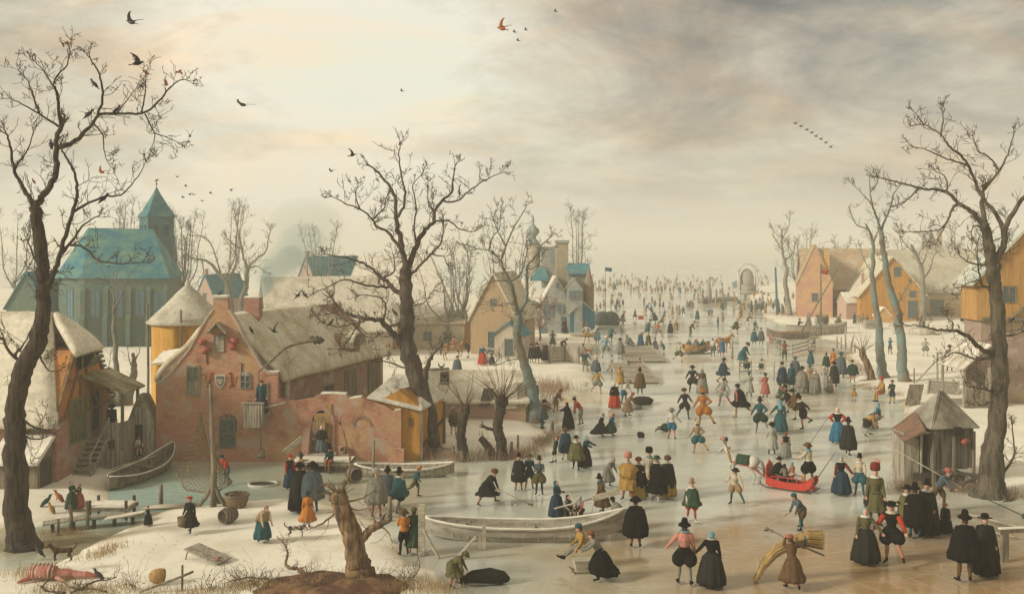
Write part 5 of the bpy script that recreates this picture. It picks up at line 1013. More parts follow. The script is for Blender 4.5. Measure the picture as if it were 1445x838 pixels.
def body_mesh(pose):
 key=('body',pose)
 if key in CACHE:return CACHE[key]
 J=SK[pose];m=MB();T=J['T'];Hd=J['Hd']
 def ell(c,r,M):m.ball(c,r,12,M)
 for n,s in(('l',1),('r',-1)):
  cone(m,J['hip'+n],J['knee'+n],0.088,0.058);cone(m,J['knee'+n],J['ank'+n].lerp(J['knee'+n],.55),0.056,0.062);cone(m,J['ank'+n].lerp(J['knee'+n],.55),J['ank'+n],0.060,0.038)
  cone(m,J['ank'+n]+J['fd'+n]*-0.04+Vector((0,0,-0.035)),J['toe'+n]+Vector((0,0,0.005)),0.038,0.034)
  cone(m,J['sh'+n],J['elb'+n],0.055,0.042);cone(m,J['elb'+n],J['wri'+n],0.042,0.028)
  w=J['wri'+n];d=J['fa'+n];ell(w+d*0.045,(0.038,0.028,0.038),None)
 cone(m,J['pel']+Vector((0,0,0.0)),J['waist'],0.12,0.115);ell(J['chest'],(0.165,0.115,0.19),T);ell(J['pel'],(0.15,0.12,0.11),None)
 cone(m,J['chest']+T@Vector((0,0,.12)),J['neck']+T@Vector((0,0,.04)),0.07,0.052);cone(m,J['shl'],J['shr'],0.06,0.06)
 h=J['head'];ell(h,(0.078,0.096,0.112),Hd);ell(h+Hd@Vector((0,-0.03,-0.05)),(0.056,0.062,0.066),Hd)
 m.ball(h+Hd@Vector((0,-0.104,-0.012)),(0.015,0.024,0.026),8,Hd)
 for s in(-1,1):m.ball(h+Hd@Vector((s*0.078,0.0,-0.005)),(0.014,0.024,0.034),8,Hd)
 me=remesh(m,0.014,3)
 ex=MB()
 for n,s in(('l',1),('r',-1)):
  w=J['wri'+n];d=J['fa'+n];x=d.cross(Vector((0,1,0.1))).normalized();y=d.cross(x).normalized()
  for i,L_ in enumerate((0.07,0.082,0.078,0.062)):
   b=w+d*0.06+x*(i-1.5)*0.018;ex.tube([b,b+d*L_*.5+y*0.006,b+d*L_*.8+y*0.028],[0.0095,0.009,0.007],6)
  b=w+d*0.03+x*-0.034;ex.tube([b,b-x*0.02+d*0.03,b-x*0.018+d*0.055+y*.012],[0.012,0.010,0.008],6)
 nf=len(ex.f);hd=h
 for s in(-1,1):ex.ball(hd+Hd@Vector((s*0.031,-0.088,0.012)),(0.011,0.006,0.008),6,Hd)
 ne=len(ex.f);ex.ball(hd+Hd@Vector((0,-0.094,-0.052)),(0.022,0.006,0.006),6,Hd)
 e2=ex.mesh('x',[]);bm=bmesh.new();bm.from_mesh(me);n0=len(bm.faces);bm.from_mesh(e2);bm.faces.ensure_lookup_table()
 zk={n:J['ank'+n]for n in 'lr'}
 for i,f in enumerate(bm.faces):
  f.smooth=True;c=f.calc_center_median()
  if i>=n0:f.material_index=0 if i-n0<nf else(3 if i-n0<ne else 5);continue
  mi=4
  if(c-J['head']).length<0.17 or(c-J['neck']).length<0.07:mi=0
  for n in 'lr':
   if(c-(J['wri'+n]+J['fa'+n]*0.05)).length<0.062:mi=0
   ab=J['ank'+n]-J['knee'+n];t_=(c-J['knee'+n]).dot(ab)/ab.dot(ab);q=J['knee'+n]+ab*max(-0.3,min(1.2,t_))
   if t_>-0.35 and(c-q).length<0.085:mi=1
   if(c-J['ank'+n]).length<0.075 or(c-J['toe'+n]).length<0.10 or(c-(J['ank'+n]+J['fd'+n]*.09)).length<0.075:mi=2
  f.material_index=mi
 bm.to_mesh(me);bm.free()
 for k in range(6):me.materials.append(SKIN)
 CACHE[key]=me;return me
def finish(me,k=1):
 for _ in range(k):me.materials.append(SKIN)
 return me
def jacket_mesh(pose,fat=1.0):
 key=('jacket',pose,fat)
 if key in CACHE:return CACHE[key]
 J=SK[pose];m=MB();T=J['T']
 m.ball(J['chest'],(0.19*fat,0.145*fat,0.21),14,T);cone(m,J['waist'],J['chest'],0.135*fat,0.16*fat);m.ball(J['pel'].lerp(J['waist'],.3),(0.185*fat,0.155*fat,0.10),12,T)
 cone(m,J['shl'],J['shr'],0.070,0.070);cone(m,J['chest']+T@Vector((0,0,.06)),J['neck']+T@Vector((0,0,-.01)),0.125,0.064)
 for n in 'lr':cone(m,J['sh'+n],J['elb'+n],0.074,0.060);cone(m,J['elb'+n],J['wri'+n]-J['fa'+n]*0.01,0.062,0.043)
 me=finish(remesh(m,0.018,2));CACHE[key]=me;return me
def sleeve_mesh(pose,n):
 key=('sleeve',pose,n)
 if key in CACHE:return CACHE[key]
 J=SK[pose];m=MB();m.smooth=True;a=J['sh'+n].lerp(J['elb'+n],.12);b=J['elb'+n];w=J['wri'+n];m.tube([a,a.lerp(b,.4),b,b.lerp(w,.5),w],[.083,.080,.070,.062,.050],12)
 me=finish(m.mesh('sleeve',[]));CACHE[key]=me;return me
def breeches_mesh(pose,bag=1.0):
 key=('breeches',pose,bag)
 if key in CACHE:return CACHE[key]
 J=SK[pose];m=MB();m.ball(J['pel'],(0.17*(0.6+.4*bag),0.15*(.6+.4*bag),0.13),12)
 for n,s in(('l',1),('r',-1)):
  a,b=J['hip'+n],J['knee'+n];d=b-a;x=d.cross(Vector((0,1,0))).normalized()
  pts=[];rr=[]
  for f,r in((-.05,.10),(.15,.125),(.4,.145),(.65,.145),(.82,.12),(.95,.08),(1.0,.06)):pts.append(a+d*f+Vector((s*0.02*bag,0,0))*math.sin(math.pi*max(0,f)));rr.append(.075+(r-.075)*bag if r>.075 else r+.008)
  m.tube(pts,rr,14)
 me=finish(remesh(m,0.018,2));CACHE[key]=me;return me
def ring_loft(centres,radii,frames,fold,nf,n=56,ph=0.0,fstart=0):
 m=MB();m.smooth=True;rings=[]
 for i,(c,r,F)in enumerate(zip(centres,radii,frames)):
  ring=[];am=fold*max(0,i-fstart)/max(1,len(radii)-1-fstart)
  for j in range(n):
   a=2*math.pi*j/n;k=1+am*(math.sin(nf*a+ph+i*.25)+0.5*math.sin((nf*2+1)*a+i*.4));ring.append(Vector(c)+F@Vector((r[0]*k*math.cos(a),r[1]*k*math.sin(a),0)))
  rings.append(ring)
 m.loft(rings,cap0=True,cap1=True);return m
I3=Matrix.Identity(3)
def skirt_mesh(pose,length=1.0,full=1.0,seated=False):
 key=('skirt',pose,length,full)
 if key in CACHE:return CACHE[key]
 J=SK[pose];T=J['T'];w=J['waist'];p=J['pel'];kn=(J['kneel']+J['kneer'])/2;an=(J['ankl']+J['ankr'])/2;sp=abs(J['ankl'].x-J['ankr'].x)*.5+abs(J['ankl'].y-J['ankr'].y)*.4;low=kn.lerp(an,min(1,length));low=Vector((low.x,low.y,max(low.z-0.02*length,0.05)))
 cs=[w+T@Vector((0,0,0.03)),w,p.lerp(w,.3),p,p.lerp(kn,.5),kn,kn.lerp(low,.5),low]
 k=full;ks=abs(J['kneel'].x-J['kneer'].x)*.3+abs(J['kneel'].y-J['kneer'].y)*.4
 rr=[(.125,.105),(.145,.12),(.215*k,.185*k),(.245*k,.215*k),(.255*k+ks*.5,.235*k+ks*.5),(.265*k+ks*.8,.25*k+ks*.8),(.275*k+ks*.5+sp*.3,.26*k+ks*.5+sp*.3),(.285*k+sp*.5,.27*k+sp*.5)]
 fr=[T,T]+[I3]*6
 if seated or(kn-p).normalized().z>-0.35:fr=[T,T,T,rotx(20),rotx(60),rotx(60),rotx(15),I3]
 me=finish(ring_loft(cs,rr,fr,0.085,8,fstart=1).mesh('skirt',[]));CACHE[key]=me;return me
def cape_mesh(pose,length=1.0,wide=1.0,gap=True):
 """cloak closed over the shoulders; length 0.5 = hip, 1 = knee, 1.6 = ankle"""
 key=('cape',pose,length,wide)
 if key in CACHE:return CACHE[key]
 J=SK[pose];T=J['T'];n=J['neck'];arm=max(abs(J['elbl'].x),abs(J['elbr'].x));ay=-min(J['elbl'].y,J['elbr'].y,J['wril'].y,J['wrir'].y)+J['chest'].y
 top=n+T@Vector((0,0,0.0));sh=n+T@Vector((0,0.01,-0.05));ch=J['chest']+T@Vector((0,0,.02));wa=J['waist'];pe=J['pel']+Vector((0,0,-0.04));kn=(J['kneel']+J['kneer'])/2;an=(J['ankl']+J['ankr'])/2
 path=[top,n+T@Vector((0,0,-.02)),sh,n+T@Vector((0,0,-.12)),ch,wa,pe];end=pe.lerp(kn,min(1,max(0,length*2-1)))if length<=1 else kn.lerp(an,(length-1)/.7)
 if length>.5:path+=[pe.lerp(end,.5),end]
 w=wide;ks=(abs(J['kneel'].x-J['kneer'].x)+abs(J['kneel'].y-J['kneer'].y))*.3
 am_=max(.27,min(.33,arm*.95))*w
 rr=[(.065,.065),(.14,.10),(.20,.13),(.245*w,.165*w),(am_,.215*w),(.315*w,.26*w),(.335*w,.285*w),(.345*w+ks*.5,.30*w+ks),(.315*w+ks*.6,.275*w+ks)][:len(path)]
 fr=[T,T,T,T,T,T,I3,I3,I3][:len(path)]
 me=finish(ring_loft(path,rr,fr,0.085,6,fstart=3).mesh('cape',[]));CACHE[key]=me;return me
HATS={}
def hat_mesh(kind):
 if kind in HATS:return HATS[kind]
 m=MB();m.smooth=True;acc=None
 if kind=='tall':m.lathe([(.17,.055),(.182,.046),(.175,.064),(.105,.068),(.102,.09),(.086,.20),(.066,.25),(.02,.262)],n=20,fold=.03,nf=3)
 elif kind=='wide':m.lathe([(.205,.055),(.215,.043),(.205,.066),(.12,.07),(.115,.09),(.11,.15),(.07,.19),(.01,.20)],n=20,fold=.05,nf=3)
 elif kind=='slouch':m.lathe([(.19,.03),(.20,.02),(.185,.045),(.12,.055),(.125,.10),(.10,.15),(.01,.17)],n=20,fold=.10,nf=3)
 elif kind=='cap':m.lathe([(.108,.02),(.122,.03),(.128,.07),(.115,.12),(.07,.155),(.01,.165)],n=16,fold=.03,nf=5)
 elif kind=='beret':m.lathe([(.10,.04),(.13,.05),(.165,.085),(.16,.115),(.10,.145),(.01,.15)],n=18,fold=.06,nf=4)
 elif kind=='furhat':m.lathe([(.115,.015),(.155,.03),(.165,.09),(.14,.16),(.08,.20),(.01,.21)],n=18,fold=.08,nf=7)
 elif kind=='highfur':m.lathe([(.11,.03),(.145,.05),(.155,.13),(.15,.22),(.11,.29),(.01,.31)],n=18,fold=.07,nf=6)
 elif kind=='hood':
  m.lathe([(.08,-.17),(.115,-.13),(.098,-.07),(.104,.0),(.104,.06),(.08,.115),(.01,.14)],(0,.055,0),n=18,fold=.03,nf=5)
 elif kind=='coif':m.lathe([(.065,-.085),(.092,-.055),(.102,.0),(.104,.06),(.08,.115),(.01,.132)],(0,.046,0),n=18)
 elif kind=='veil':m.lathe([(.18,-.34),(.16,-.26),(.12,-.16),(.10,-.07),(.106,.0),(.106,.07),(.08,.125),(.01,.15)],(0,.058,0),n=18,fold=.05,nf=5)
 me=finish(m.mesh('hat',[]));HATS[kind]=me;return me
def misc_mesh(kind):
 key=('misc',kind)
 if key in CACHE:return CACHE[key]
 m=MB();m.smooth=True
 if kind=='ruff':m.lathe([(.06,-.012),(.135,-.02),(.15,0),(.135,.02),(.06,.012)],n=30,fold=.05,nf=11)
 elif kind=='collar':m.lathe([(.055,.035),(.10,.01),(.17,-.045),(.165,-.055),(.09,-.01),(.055,.0)],n=20)
 elif kind=='hair':m.ball((0,.036,.028),(.090,.092,.100),12);m.lathe([(.05,-.09),(.075,-.07),(.080,-.01)],(0,.048,0),n=14)
 elif kind=='beard':m.ball((0,-.075,-.085),(.045,.035,.06),8)
 elif kind=='feather':m.tube([(.06,.02,.10),(.11,.06,.20),(.12,.12,.30),(.07,.17,.36),(.02,.18,.34)],[.015,.035,.045,.035,.01],7)
 elif kind=='skate':m.box((0,-.02,-.075),(.018,.30,.02));m.tube([(0,-.17,-.075),(0,-.21,-.06),(0,-.22,-.03)],.009,5);m.box((0,0,-.055),(.05,.2,.02))
 me=finish(m.mesh(kind,[]));CACHE[key]=me;return me
def place(name,me,mt,parent,loc=None,M=None):
 o=bpy.data.objects.new(name,me);COL.objects.link(o);o.parent=parent
 mts=mt if isinstance(mt,(list,tuple))else[mt]
 for i,q in enumerate(mts):o.material_slots[i].link='OBJECT';o.material_slots[i].material=q
 if M is not None or loc is not None:
  mm=(M or I3).to_4x4();mm.translation=Vector(loc or(0,0,0));o.matrix_local=mm
 return o
PEOPLE=[]
def person(label,px,py,hpx,pose='stand',face=0,top=('jacket','black'),bottom=('breeches','black'),hat=('tall','black'),legs='cream',shoes='black',collar=None,cape=None,hair=None,extra=(),group=None,z=None,at=None,size=None,apron=None,scale_to_pose=True,sleeves=None):
 """face: 0 = looks at the camera, 90 = to the picture's right, 180 = away, -90 = left"""
 o=Vector(at)if at is not None else P(px,py)
 if z is not None:o.z=z
 J=SK[pose];Hloc=J['head'].z+0.12+{'tall':.14,'wide':.09,'highfur':.2,'furhat':.1}.get(hat[0]if hat else '',0.03)
 s=size or(hpx*1.05*o.y/FPX)/Hloc
 az=math.degrees(math.atan2(o.x,o.y))
 t=thing('person',label,'person',o,R(face-az),group);t.scale=(s,s,s)
 st=cloth(legs);shirt=cloth(sleeves or top[1])
 place('body',body_mesh(pose),[SKIN,st,cloth(shoes),EYE,shirt,cloth('rose')],t)
 small=hpx<26
 if sleeves:
  for n in 'lr':place('sleeve',sleeve_mesh(pose,n),shirt,t)
 kind,col=top
 if kind=='jacket':place('jacket',jacket_mesh(pose),cloth(col),t)
 elif kind=='coat':place('coat',jacket_mesh(pose,1.12),cloth(col),t);place('coat_skirt',skirt_mesh(pose,0.12,0.98),cloth(col),t)
 elif kind=='longcoat':place('coat',jacket_mesh(pose,1.08),cloth(col),t);place('coat_skirt',skirt_mesh(pose,0.45,0.95),cloth(col),t)
 if bottom:
  bk,bc=bottom[:2]
  if bk=='breeches':place('breeches',breeches_mesh(pose,1.2),cloth(bc),t)
  elif bk=='baggy':place('breeches',breeches_mesh(pose,1.9),cloth(bc),t)
  elif bk=='trousers':place('trousers',breeches_mesh(pose,.6),cloth(bc),t)
  elif bk=='skirt':place('skirt',skirt_mesh(pose,0.9,0.95),cloth(bc),t)
  elif bk=='gown':place('gown',skirt_mesh(pose,1.0,1.15),cloth(bc),t)
  elif bk=='short_skirt':place('skirt',skirt_mesh(pose,0.5,0.9),cloth(bc),t)
 if cape:place('cloak',cape_mesh(pose,cape[1]if len(cape)>1 else 1.0,cape[2]if len(cape)>2 else 1.0),cloth(cape[0]),t)
 Hd=J['Hd'];h=J['head']
 if hat:place({'hood':'hood','coif':'coif','veil':'veil'}.get(hat[0],'hat'),hat_mesh(hat[0]),cloth(hat[1]),t,h+(Hd@Vector((0,.012,.022))if hat[0]not in('hood','coif','veil')else Vector((0,0,0))),Hd@rotx(-9))
 if not small:
  if not hat or hat[0]in('tall','wide','slouch','beret','cap'):place('hair',misc_mesh('hair'),cloth(hair or 'fur'),t,h+Hd@Vector((0,0.004,-0.002)),Hd)
 if collar:place('collar',misc_mesh('ruff' if collar[0]=='ruff' else 'collar'),cloth(collar[1]),t,J['neck']+J['T']@Vector((0,0,.035)),J['T'])
 for e in extra:
  if e[0]=='feather':place('feather',misc_mesh('feather'),cloth(e[1]),t,h+Hd@Vector((0,0,.02)),Hd)
  elif e[0]=='beard':place('beard',misc_mesh('beard'),cloth(e[1]),t,h,Hd)
  elif e[0]=='skates':
   for n in 'lr':
    f=J['fd'+n];yaw=math.atan2(f.x,-f.y);place('skate',misc_mesh('skate'),WOOD,t,J['ank'+n]+f*.06,Matrix.Rotation(yaw,3,'Z')@rotx(math.degrees(math.asin(max(-1,min(1,-f.z))))-8))
  elif e[0]=='apron':
   m=MB();m.smooth=True;m.loft([[Vector((x,-.20-.03*math.cos(x*6)-(0.9-z_)*.14,z_+J['dz']))for x in(-.11-(0.95-z_)*.08,0,.11+(.95-z_)*.08)]+[Vector((x,-.16-(0.9-z_)*.14,z_+J['dz']))for x in(.1,0,-.1)]for z_ in(1.0,.7,.4)]);finish(me:=m.mesh('apron',[]));place('apron',me,cloth(e[1]),t)
  elif e[0]=='belt':
   m=MB();m.smooth=True;m.lathe([(.155,-.02),(.165,0),(.155,.02),(.12,0)],n=18);place('belt',finish(m.mesh('belt',[])),cloth(e[1]),t,J['waist']+Vector((0,0,-.02)),J['T'])
 PEOPLE.append(t);return t
def hand_at(t,pose,n='l',d=0.06):
 J=SK[pose];v=J['wri'+n]+J['fa'+n]*d;s=t.scale[0];M=Matrix.Rotation(t.rotation_euler[2],3,'Z')
 return Vector(t.location)+M@(v*s)
def stick(label,t,pose,n,vec,length,name='stick',r=.018,club=False,cat='stick',mt=None):
 """pole held in a hand; vec is the direction of its far end in the world"""
 h=hand_at(t,pose,n);v=Vector(vec).normalized();q=thing(name,label,cat,h);m=MB();m.smooth=True
 m.tube([-v*length*.12,v*length*.3,v*length*.88],[r,r*.95,r*.8],6);m.build('shaft',mt or WOOD_H,q)
 if club:
  m=MB();m.smooth=True;e=v*length*.88;m.tube([e-v*.05,e,e+Vector((.10,-.02,-.01)),e+Vector((.18,-.03,.01))],[r*1.2,r*1.8,r*2,r*1.2],6);m.build('club_head',mt or WOOD_D,q)
 return q
def J_(c):return('jacket',c)
def C_(c):return('coat',c)
def LC(c):return('longcoat',c)
SKT=('skates',)
p=person
p('man in tall black hat and pink doublet seen from behind, front of the ice',966,826,91,'holdhand',180,J_('pink'),('baggy','black'),('tall','black'),'grey','black',('ruff','lightblue'),extra=(('belt','black'),SKT),group='couple in front seen from behind')
p('woman in long black gown and pale blue cap seen from behind',1004,828,76,'holdhand',180,J_('black'),('gown','charcoal'),('coif','lightblue'),collar=('ruff','cream'),group='couple in front seen from behind')
REED=p('person bent under a great bundle of reeds, in dark skirt and pink stockings',1118,832,70,'carry',-165,LC('brown'),('short_skirt','brown'),('cap','rose'),'pink','black')
p('woman in wide dark gown and lace cap dancing at lower right',1221,795,76,'holdhand',10,J_('olive'),('gown','charcoal'),('hood','lightblue'),collar=('collar','white'),group='dancing pair')
p('man in black hat with red sleeves and black doublet, dancing with lifted foot',1258,796,84,'dance',-10,J_('black'),('baggy','black'),('slouch','black'),'pink','black',('collar','cream'),sleeves='red',extra=(SKT,),group='dancing pair')
p('stout figure in black cloak and pointed black hat seen from behind, lower right corner',1361,822,98,'stand',200,J_('black'),('baggy','black'),('tall','black'),'brown','black',cape=('black',.9,1.1),group='two in black at the lower right corner')
p('figure wrapped in a floor length black mantle beside the stout figure',1390,812,84,'stand',10,J_('black'),('gown','black'),('wide','black'),cape=('charcoal',1.5,1.0),extra=(('beard','tan'),),group='two in black at the lower right corner')
p('man in huge dark fur hat with pink feathers and olive coat',1235,742,86,'stand',5,C_('olive'),('baggy','charcoal'),('highfur','darkred'),'olive','black',('collar','white'),extra=(('feather','pink'),SKT))
p('man in brown coat and black hat facing left in the dark group of three',1280,757,70,'fold',-30,C_('olive'),('breeches','black'),('wide','black'),cape=('olive',1.1),collar=('collar','white'),group='dark trio on the right')
p('broad backed man in full black cloak at the centre of the trio',1291,760,76,'stand',180,J_('black'),('breeches','black'),('tall','black'),'teal','black',cape=('black',1.15,1.1),group='dark trio on the right')
p('tall figure in long black mantle with tall hat, right in the trio',1308,756,77,'stand',-15,J_('black'),('gown','black'),('tall','black'),cape=('charcoal',1.5),collar=('collar','white'),group='dark trio on the right')
p('small child in black dress and orange hat next to the trio',1334,752,40,'stand',0,J_('black'),('gown','black'),('slouch','orange'))
SWEEP=p('fisherman in slate jacket and grey cap leaning on a long pole',1324,722,60,'push',70,J_('slate'),('trousers','brown'),('cap','rose'),'brown','black',extra=(('beard','palegrey'),))
p('man in grey coat and teal stockings leaning on the big right tree',1403,700,52,'reach',150,LC('palegrey'),('trousers','teal'),('cap','lightblue'),'teal','black')
p('woman with white ruff and red sleeves in dark gown, holding hands with a man',1187,698,52,'holdhand',5,J_('black'),('gown','navy'),('hood','lightblue'),collar=('ruff','white'),sleeves='darkred',group='hand in hand pair by the red sleigh')
p('man in cream doublet, baggy teal breeches and black hat',1213,700,58,'relax',-5,J_('cream'),('baggy','teal'),('tall','black'),'teal','teal',('collar','white'),extra=(SKT,),group='hand in hand pair by the red sleigh')
p('woman in blue skirt, black bodice and white cap, facing us',1182,626,49,'akimbo',0,J_('black'),('skirt','blue'),('coif','white'),sleeves='red',collar=('collar','white'),group='woman and cloaked man')
p('man in long black cloak and tall hat turned to the woman in blue skirt',1197,643,52,'walk',165,J_('black'),('breeches','black'),('tall','black'),cape=('charcoal',1.35),group='woman and cloaked man')
p('person crouching to tie a skate, brown jacket and black breeches',1222,616,34,'bend',80,J_('ochre'),('baggy','charcoal'),None,'palegrey','brown',hair='fur')
p('seated woman in grey gown and blue headcloth having her skate tied',1240,607,38,'sit',-80,J_('teal'),('gown','grey'),('veil','lightblue'))
p('child in ochre suit and blue cap skating with arms spread',1205,566,22,'armsup',0,J_('ochre'),('baggy','ochre'),('cap','navy'),'cream','black',extra=(SKT,))
p('seated man in ochre and pink with red cap at the right bank',1246,568,34,'sit',-60,J_('ochre'),('trousers','rose'),('cap','red'),'ochre','black',group='two sitting at the right bank')
p('man in dark green jacket with sack sitting at the right bank',1259,570,32,'fold',-20,J_('darkgreen'),('trousers','navy'),('slouch','brown'),'gold','black',group='two sitting at the right bank')
p('boy in cream breeches and blue jacket swinging between the slender trees',1256,500,22,'armsup',160,J_('blue'),('trousers','olive'),('cap','navy'),'olive','black')
p('boy in pale grey suit standing in the snow of the right bank',1306,503,24,'akimbo',180,J_('palegrey'),('baggy','grey'),('cap','grey'),'cream','brown')
p('man in pink doublet, short cloak and black hat on the porch steps',1340,524,36,'stand',-10,J_('pink'),('breeches','black'),('wide','black'),'rust','brown',cape=('grey',.5))
p('figure in black cape standing outside the hazy barn',1359,457,16,'stand',0,C_('black'),('breeches','black'),('wide','black'),cape=('black',1.2));p('companion in grey gown outside the hazy barn',1366,456,14,'stand',0,J_('grey'),('gown','grey'),('coif','grey'))
p('person in red jacket at the door of the hazy barn',1322,446,11,'stand',0,J_('rose'),('skirt','ochre'),('cap','red'))
p('man leaning over inside the plank shelter in teal jacket',1292,678,40,'bow',60,J_('teal'),('trousers','black'),('cap','navy'))
DRIVER=p('sleigh driver in cream jacket and brown hat standing with raised whip',1130,693,58,'steer',170,J_('cream'),('baggy','black'),('slouch','brown'),'ochre','brown',('collar','lightblue'),z=.42)
p('man in white coat and teal stockings seen from behind beside the sleigh',1089,642,44,'stand',180,LC('palegrey'),('breeches','palegrey'),('slouch','black'),'teal','black')
p('girl with dark hair in grey skirt and pink sleeves seen from behind',1109,648,37,'stand',180,J_('black'),('skirt','grey'),('cap','rust'),sleeves='pink')
p('skater with cream jacket and brown breeches kicking back one foot',1037,712,50,'skate_side',-20,J_('cream'),('breeches','tan'),('slouch','charcoal'),'teal','black',extra=(SKT,))
CLUB2=p('colf player with teal cap, violet jacket and blue stockings striding left',1133,748,50,'golf',-60,J_('slate'),('breeches','brown'),('cap','teal'),'teal','black',extra=(SKT,))
p('man in tan hat, green cape and red breeches walking left of centre right',976,737,60,'walk',10,J_('white'),('breeches','red'),('tall','tan'),'rose','white',('collar','white'),cape=('green',.75),extra=(SKT,))
p('stout skater in buff vest and dark teal breeches seen from behind with stick',984,640,44,'skate_up',190,J_('tan'),('baggy','teal'),('wide','cream'),'ochre','grey',('ruff','white'),extra=(('feather','pink'),SKT))
p('skater dressed all in orange with plumed hat and hands behind back',992,603,52,'skate_up',180,J_('orange'),('baggy','orange'),('wide','orange'),'ochre','brown',('ruff','cream'),extra=(('feather','orange'),SKT))
p('man in dark brown suit and teal stockings skating away',967,592,42,'skate_side',170,J_('charcoal'),('breeches','charcoal'),('furhat','fur'),'teal','teal',extra=(SKT,))
p('boy in white shirt and blue breeches holding a long stick',948,620,42,'holdhand_r',180,J_('white'),('breeches','blue'),('slouch','grey'),'pink','brown',extra=(SKT,))
p('skater in flowing black cape with grey hat leaning left',1045,590,45,'skate',-140,J_('rose'),('breeches','olive'),('slouch','charcoal'),'ochre','ochre',('ruff','lightblue'),cape=('black',.9),extra=(SKT,))
p('man in dark green suit with one hand on hip, tall hat, holding a lady',1072,612,50,'skate_up',170,J_('teal'),('baggy','darkgreen'),('tall','charcoal'),'grey','grey',('ruff','lightblue'),extra=(SKT,),group='pair of skaters in teal')
p('lady in green bodice and ribbed teal skirt seen from behind',1101,612,46,'holdhand',180,J_('teal'),('skirt','teal'),('veil','lightblue'),group='pair of skaters in teal')
p('first of the skating chain in black with tall hat, facing left',1133,605,48,'skate',-60,J_('charcoal'),('baggy','black'),('tall','black'),'pink','black',('collar','white'),extra=(SKT,),group='chain of four skaters')
p('second of the skating chain in rust doublet and brown cloak',1124,592,42,'skate',-75,J_('rust'),('baggy','brown'),('wide','black'),cape=('brown',.8),extra=(SKT,),group='chain of four skaters')
p('third of the skating chain in black with white sleeves',1114,582,38,'skate',-80,J_('black'),('baggy','black'),('wide','black'),sleeves='palegrey',cape=('black',.6),extra=(SKT,),group='chain of four skaters')
p('last of the skating chain in pinkish jacket and green cloak',1105,576,34,'skate',-80,J_('rose'),('baggy','green'),('cap','brown'),cape=('green',.8),extra=(SKT,),group='chain of four skaters')
p('boy in white smock and teal stockings near the fence post',1057,560,34,'fold',170,LC('palegrey'),('trousers','teal'),('cap','blue'),'teal','black')
p('boy in salmon coat and blue cap with hands on his chest',1080,562,34,'fold',-150,LC('rose'),('trousers','grey'),('cap','navy'),'grey','brown')
p('small skater in pale suit with red belt and red stockings',1020,573,38,'skate_side',-10,J_('palegrey'),('breeches','palegrey'),('cap','fur'),'red','brown',extra=(('belt','red'),SKT))
p('man in brown suit and wide hat holding the hand of a lady',977,555,38,'skate_up',175,J_('charcoal'),('baggy','charcoal'),('wide','charcoal'),'charcoal','black',('collar','lightblue'),group='brown couple')
p('lady in brown bodice and double skirt beside the man with wide hat',991,557,35,'stand',180,J_('brown'),('gown','grey'),('coif','tan'),collar=('ruff','lightblue'),group='brown couple')
p('man in blue black cloak striding right with gold breeches',1020,540,34,'stride',120,J_('brown'),('breeches','gold'),('wide','black'),'gold','brown',cape=('navy',.9),extra=(SKT,))
p('man in dark teal coat bending over the rail fence',1047,518,34,'bow',70,C_('teal'),('trousers','teal'),('furhat','fur'))
p('seated person in green hat behind the rail, left one',1054,527,22,'sit',180,J_('darkgreen'),('breeches','darkgreen'),('wide','darkgreen'),cape=('darkgreen',.5));p('seated person in green coat and brown hat behind the rail, right one',1075,527,20,'sit',0,J_('green'),('breeches','darkgreen'),('wide','brown'),cape=('green',.5))
COLF=p('colf player in dark coat and fur hat swinging his club',686,712,50,'golf',62,C_('charcoal'),('baggy','charcoal'),('furhat','brown'),'pink','brown',group=None)
p('man wrapped in long black cloak left in the group of three',732,692,51,'stand',0,J_('black'),('breeches','black'),('tall','black'),'orange','brown',cape=('charcoal',1.1),group='three watching the colf player')
p('man in dark blue suit and brown hat in the middle of the three watchers',747,690,48,'relax',5,J_('navy'),('breeches','navy'),('wide','brown'),'pink','brown',collar=('collar','lightblue'),group='three watching the colf player')
p('bearded man in blue doublet leaning on a stick, right of the three watchers',761,698,53,'fold',0,J_('slate'),('baggy','olive'),('tall','charcoal'),'navy','black',extra=(('beard','tan'),),group='three watching the colf player')
p('boy in dark green jacket stretching backwards with raised arms',783,653,36,'lean_back',-95,J_('darkgreen'),('trousers','charcoal'),('cap','rust'),extra=(('belt','red'),SKT))
p('man in dark blue cloak standing behind the stretching boy',798,650,44,'stand',180,J_('navy'),('breeches','navy'),('slouch','brown'),cape=('navy',1.1))
p('stout man in wide olive brown cloak with one leg forward',813,664,48,'walk',0,J_('olive'),('baggy','olive'),('wide','black'),'black','black',('collar','white'),cape=('olive',.95,1.1))
p('girl in black gown and blue hood clapping her hands',825,660,44,'reach',60,J_('black'),('gown','charcoal'),('hood','lightblue'),sleeves='teal')
p('man in blue cloak and black hat reaching out his hand by the reeds',765,605,40,'reach',70,J_('brown'),('breeches','black'),('wide','black'),'teal','black',cape=('slate',.9))
p('man in brown suit bending with outstretched arms',784,582,32,'bow',80,J_('tan'),('breeches','tan'),('cap','tan'),'tan','brown')
p('woman veiled in long black mantle reaching left',802,607,38,'reach',-70,J_('black'),('gown','black'),('veil','black'),cape=('black',1.5,.9))
p('boy in red jacket, blue cap and grey trousers',820,600,37,'bow',-90,J_('red'),('trousers','grey'),('cap','navy'),'grey','brown')
p('figure in dark cloak in front of the blue green tree trunk',754,575,36,'stand',0,J_('charcoal'),('trousers','black'),('slouch','black'))
p('first girl skater in black skirt leaning forward with red hair',847,617,33,'skate',80,J_('charcoal'),('skirt','charcoal'),None,'black','black',hair='rust',collar=('collar','white'),extra=(SKT,));p('second girl skater in blue bodice and green skirt following',862,616,32,'skate',85,J_('blue'),('skirt','green'),None,'black','black',hair='rust',extra=(SKT,))
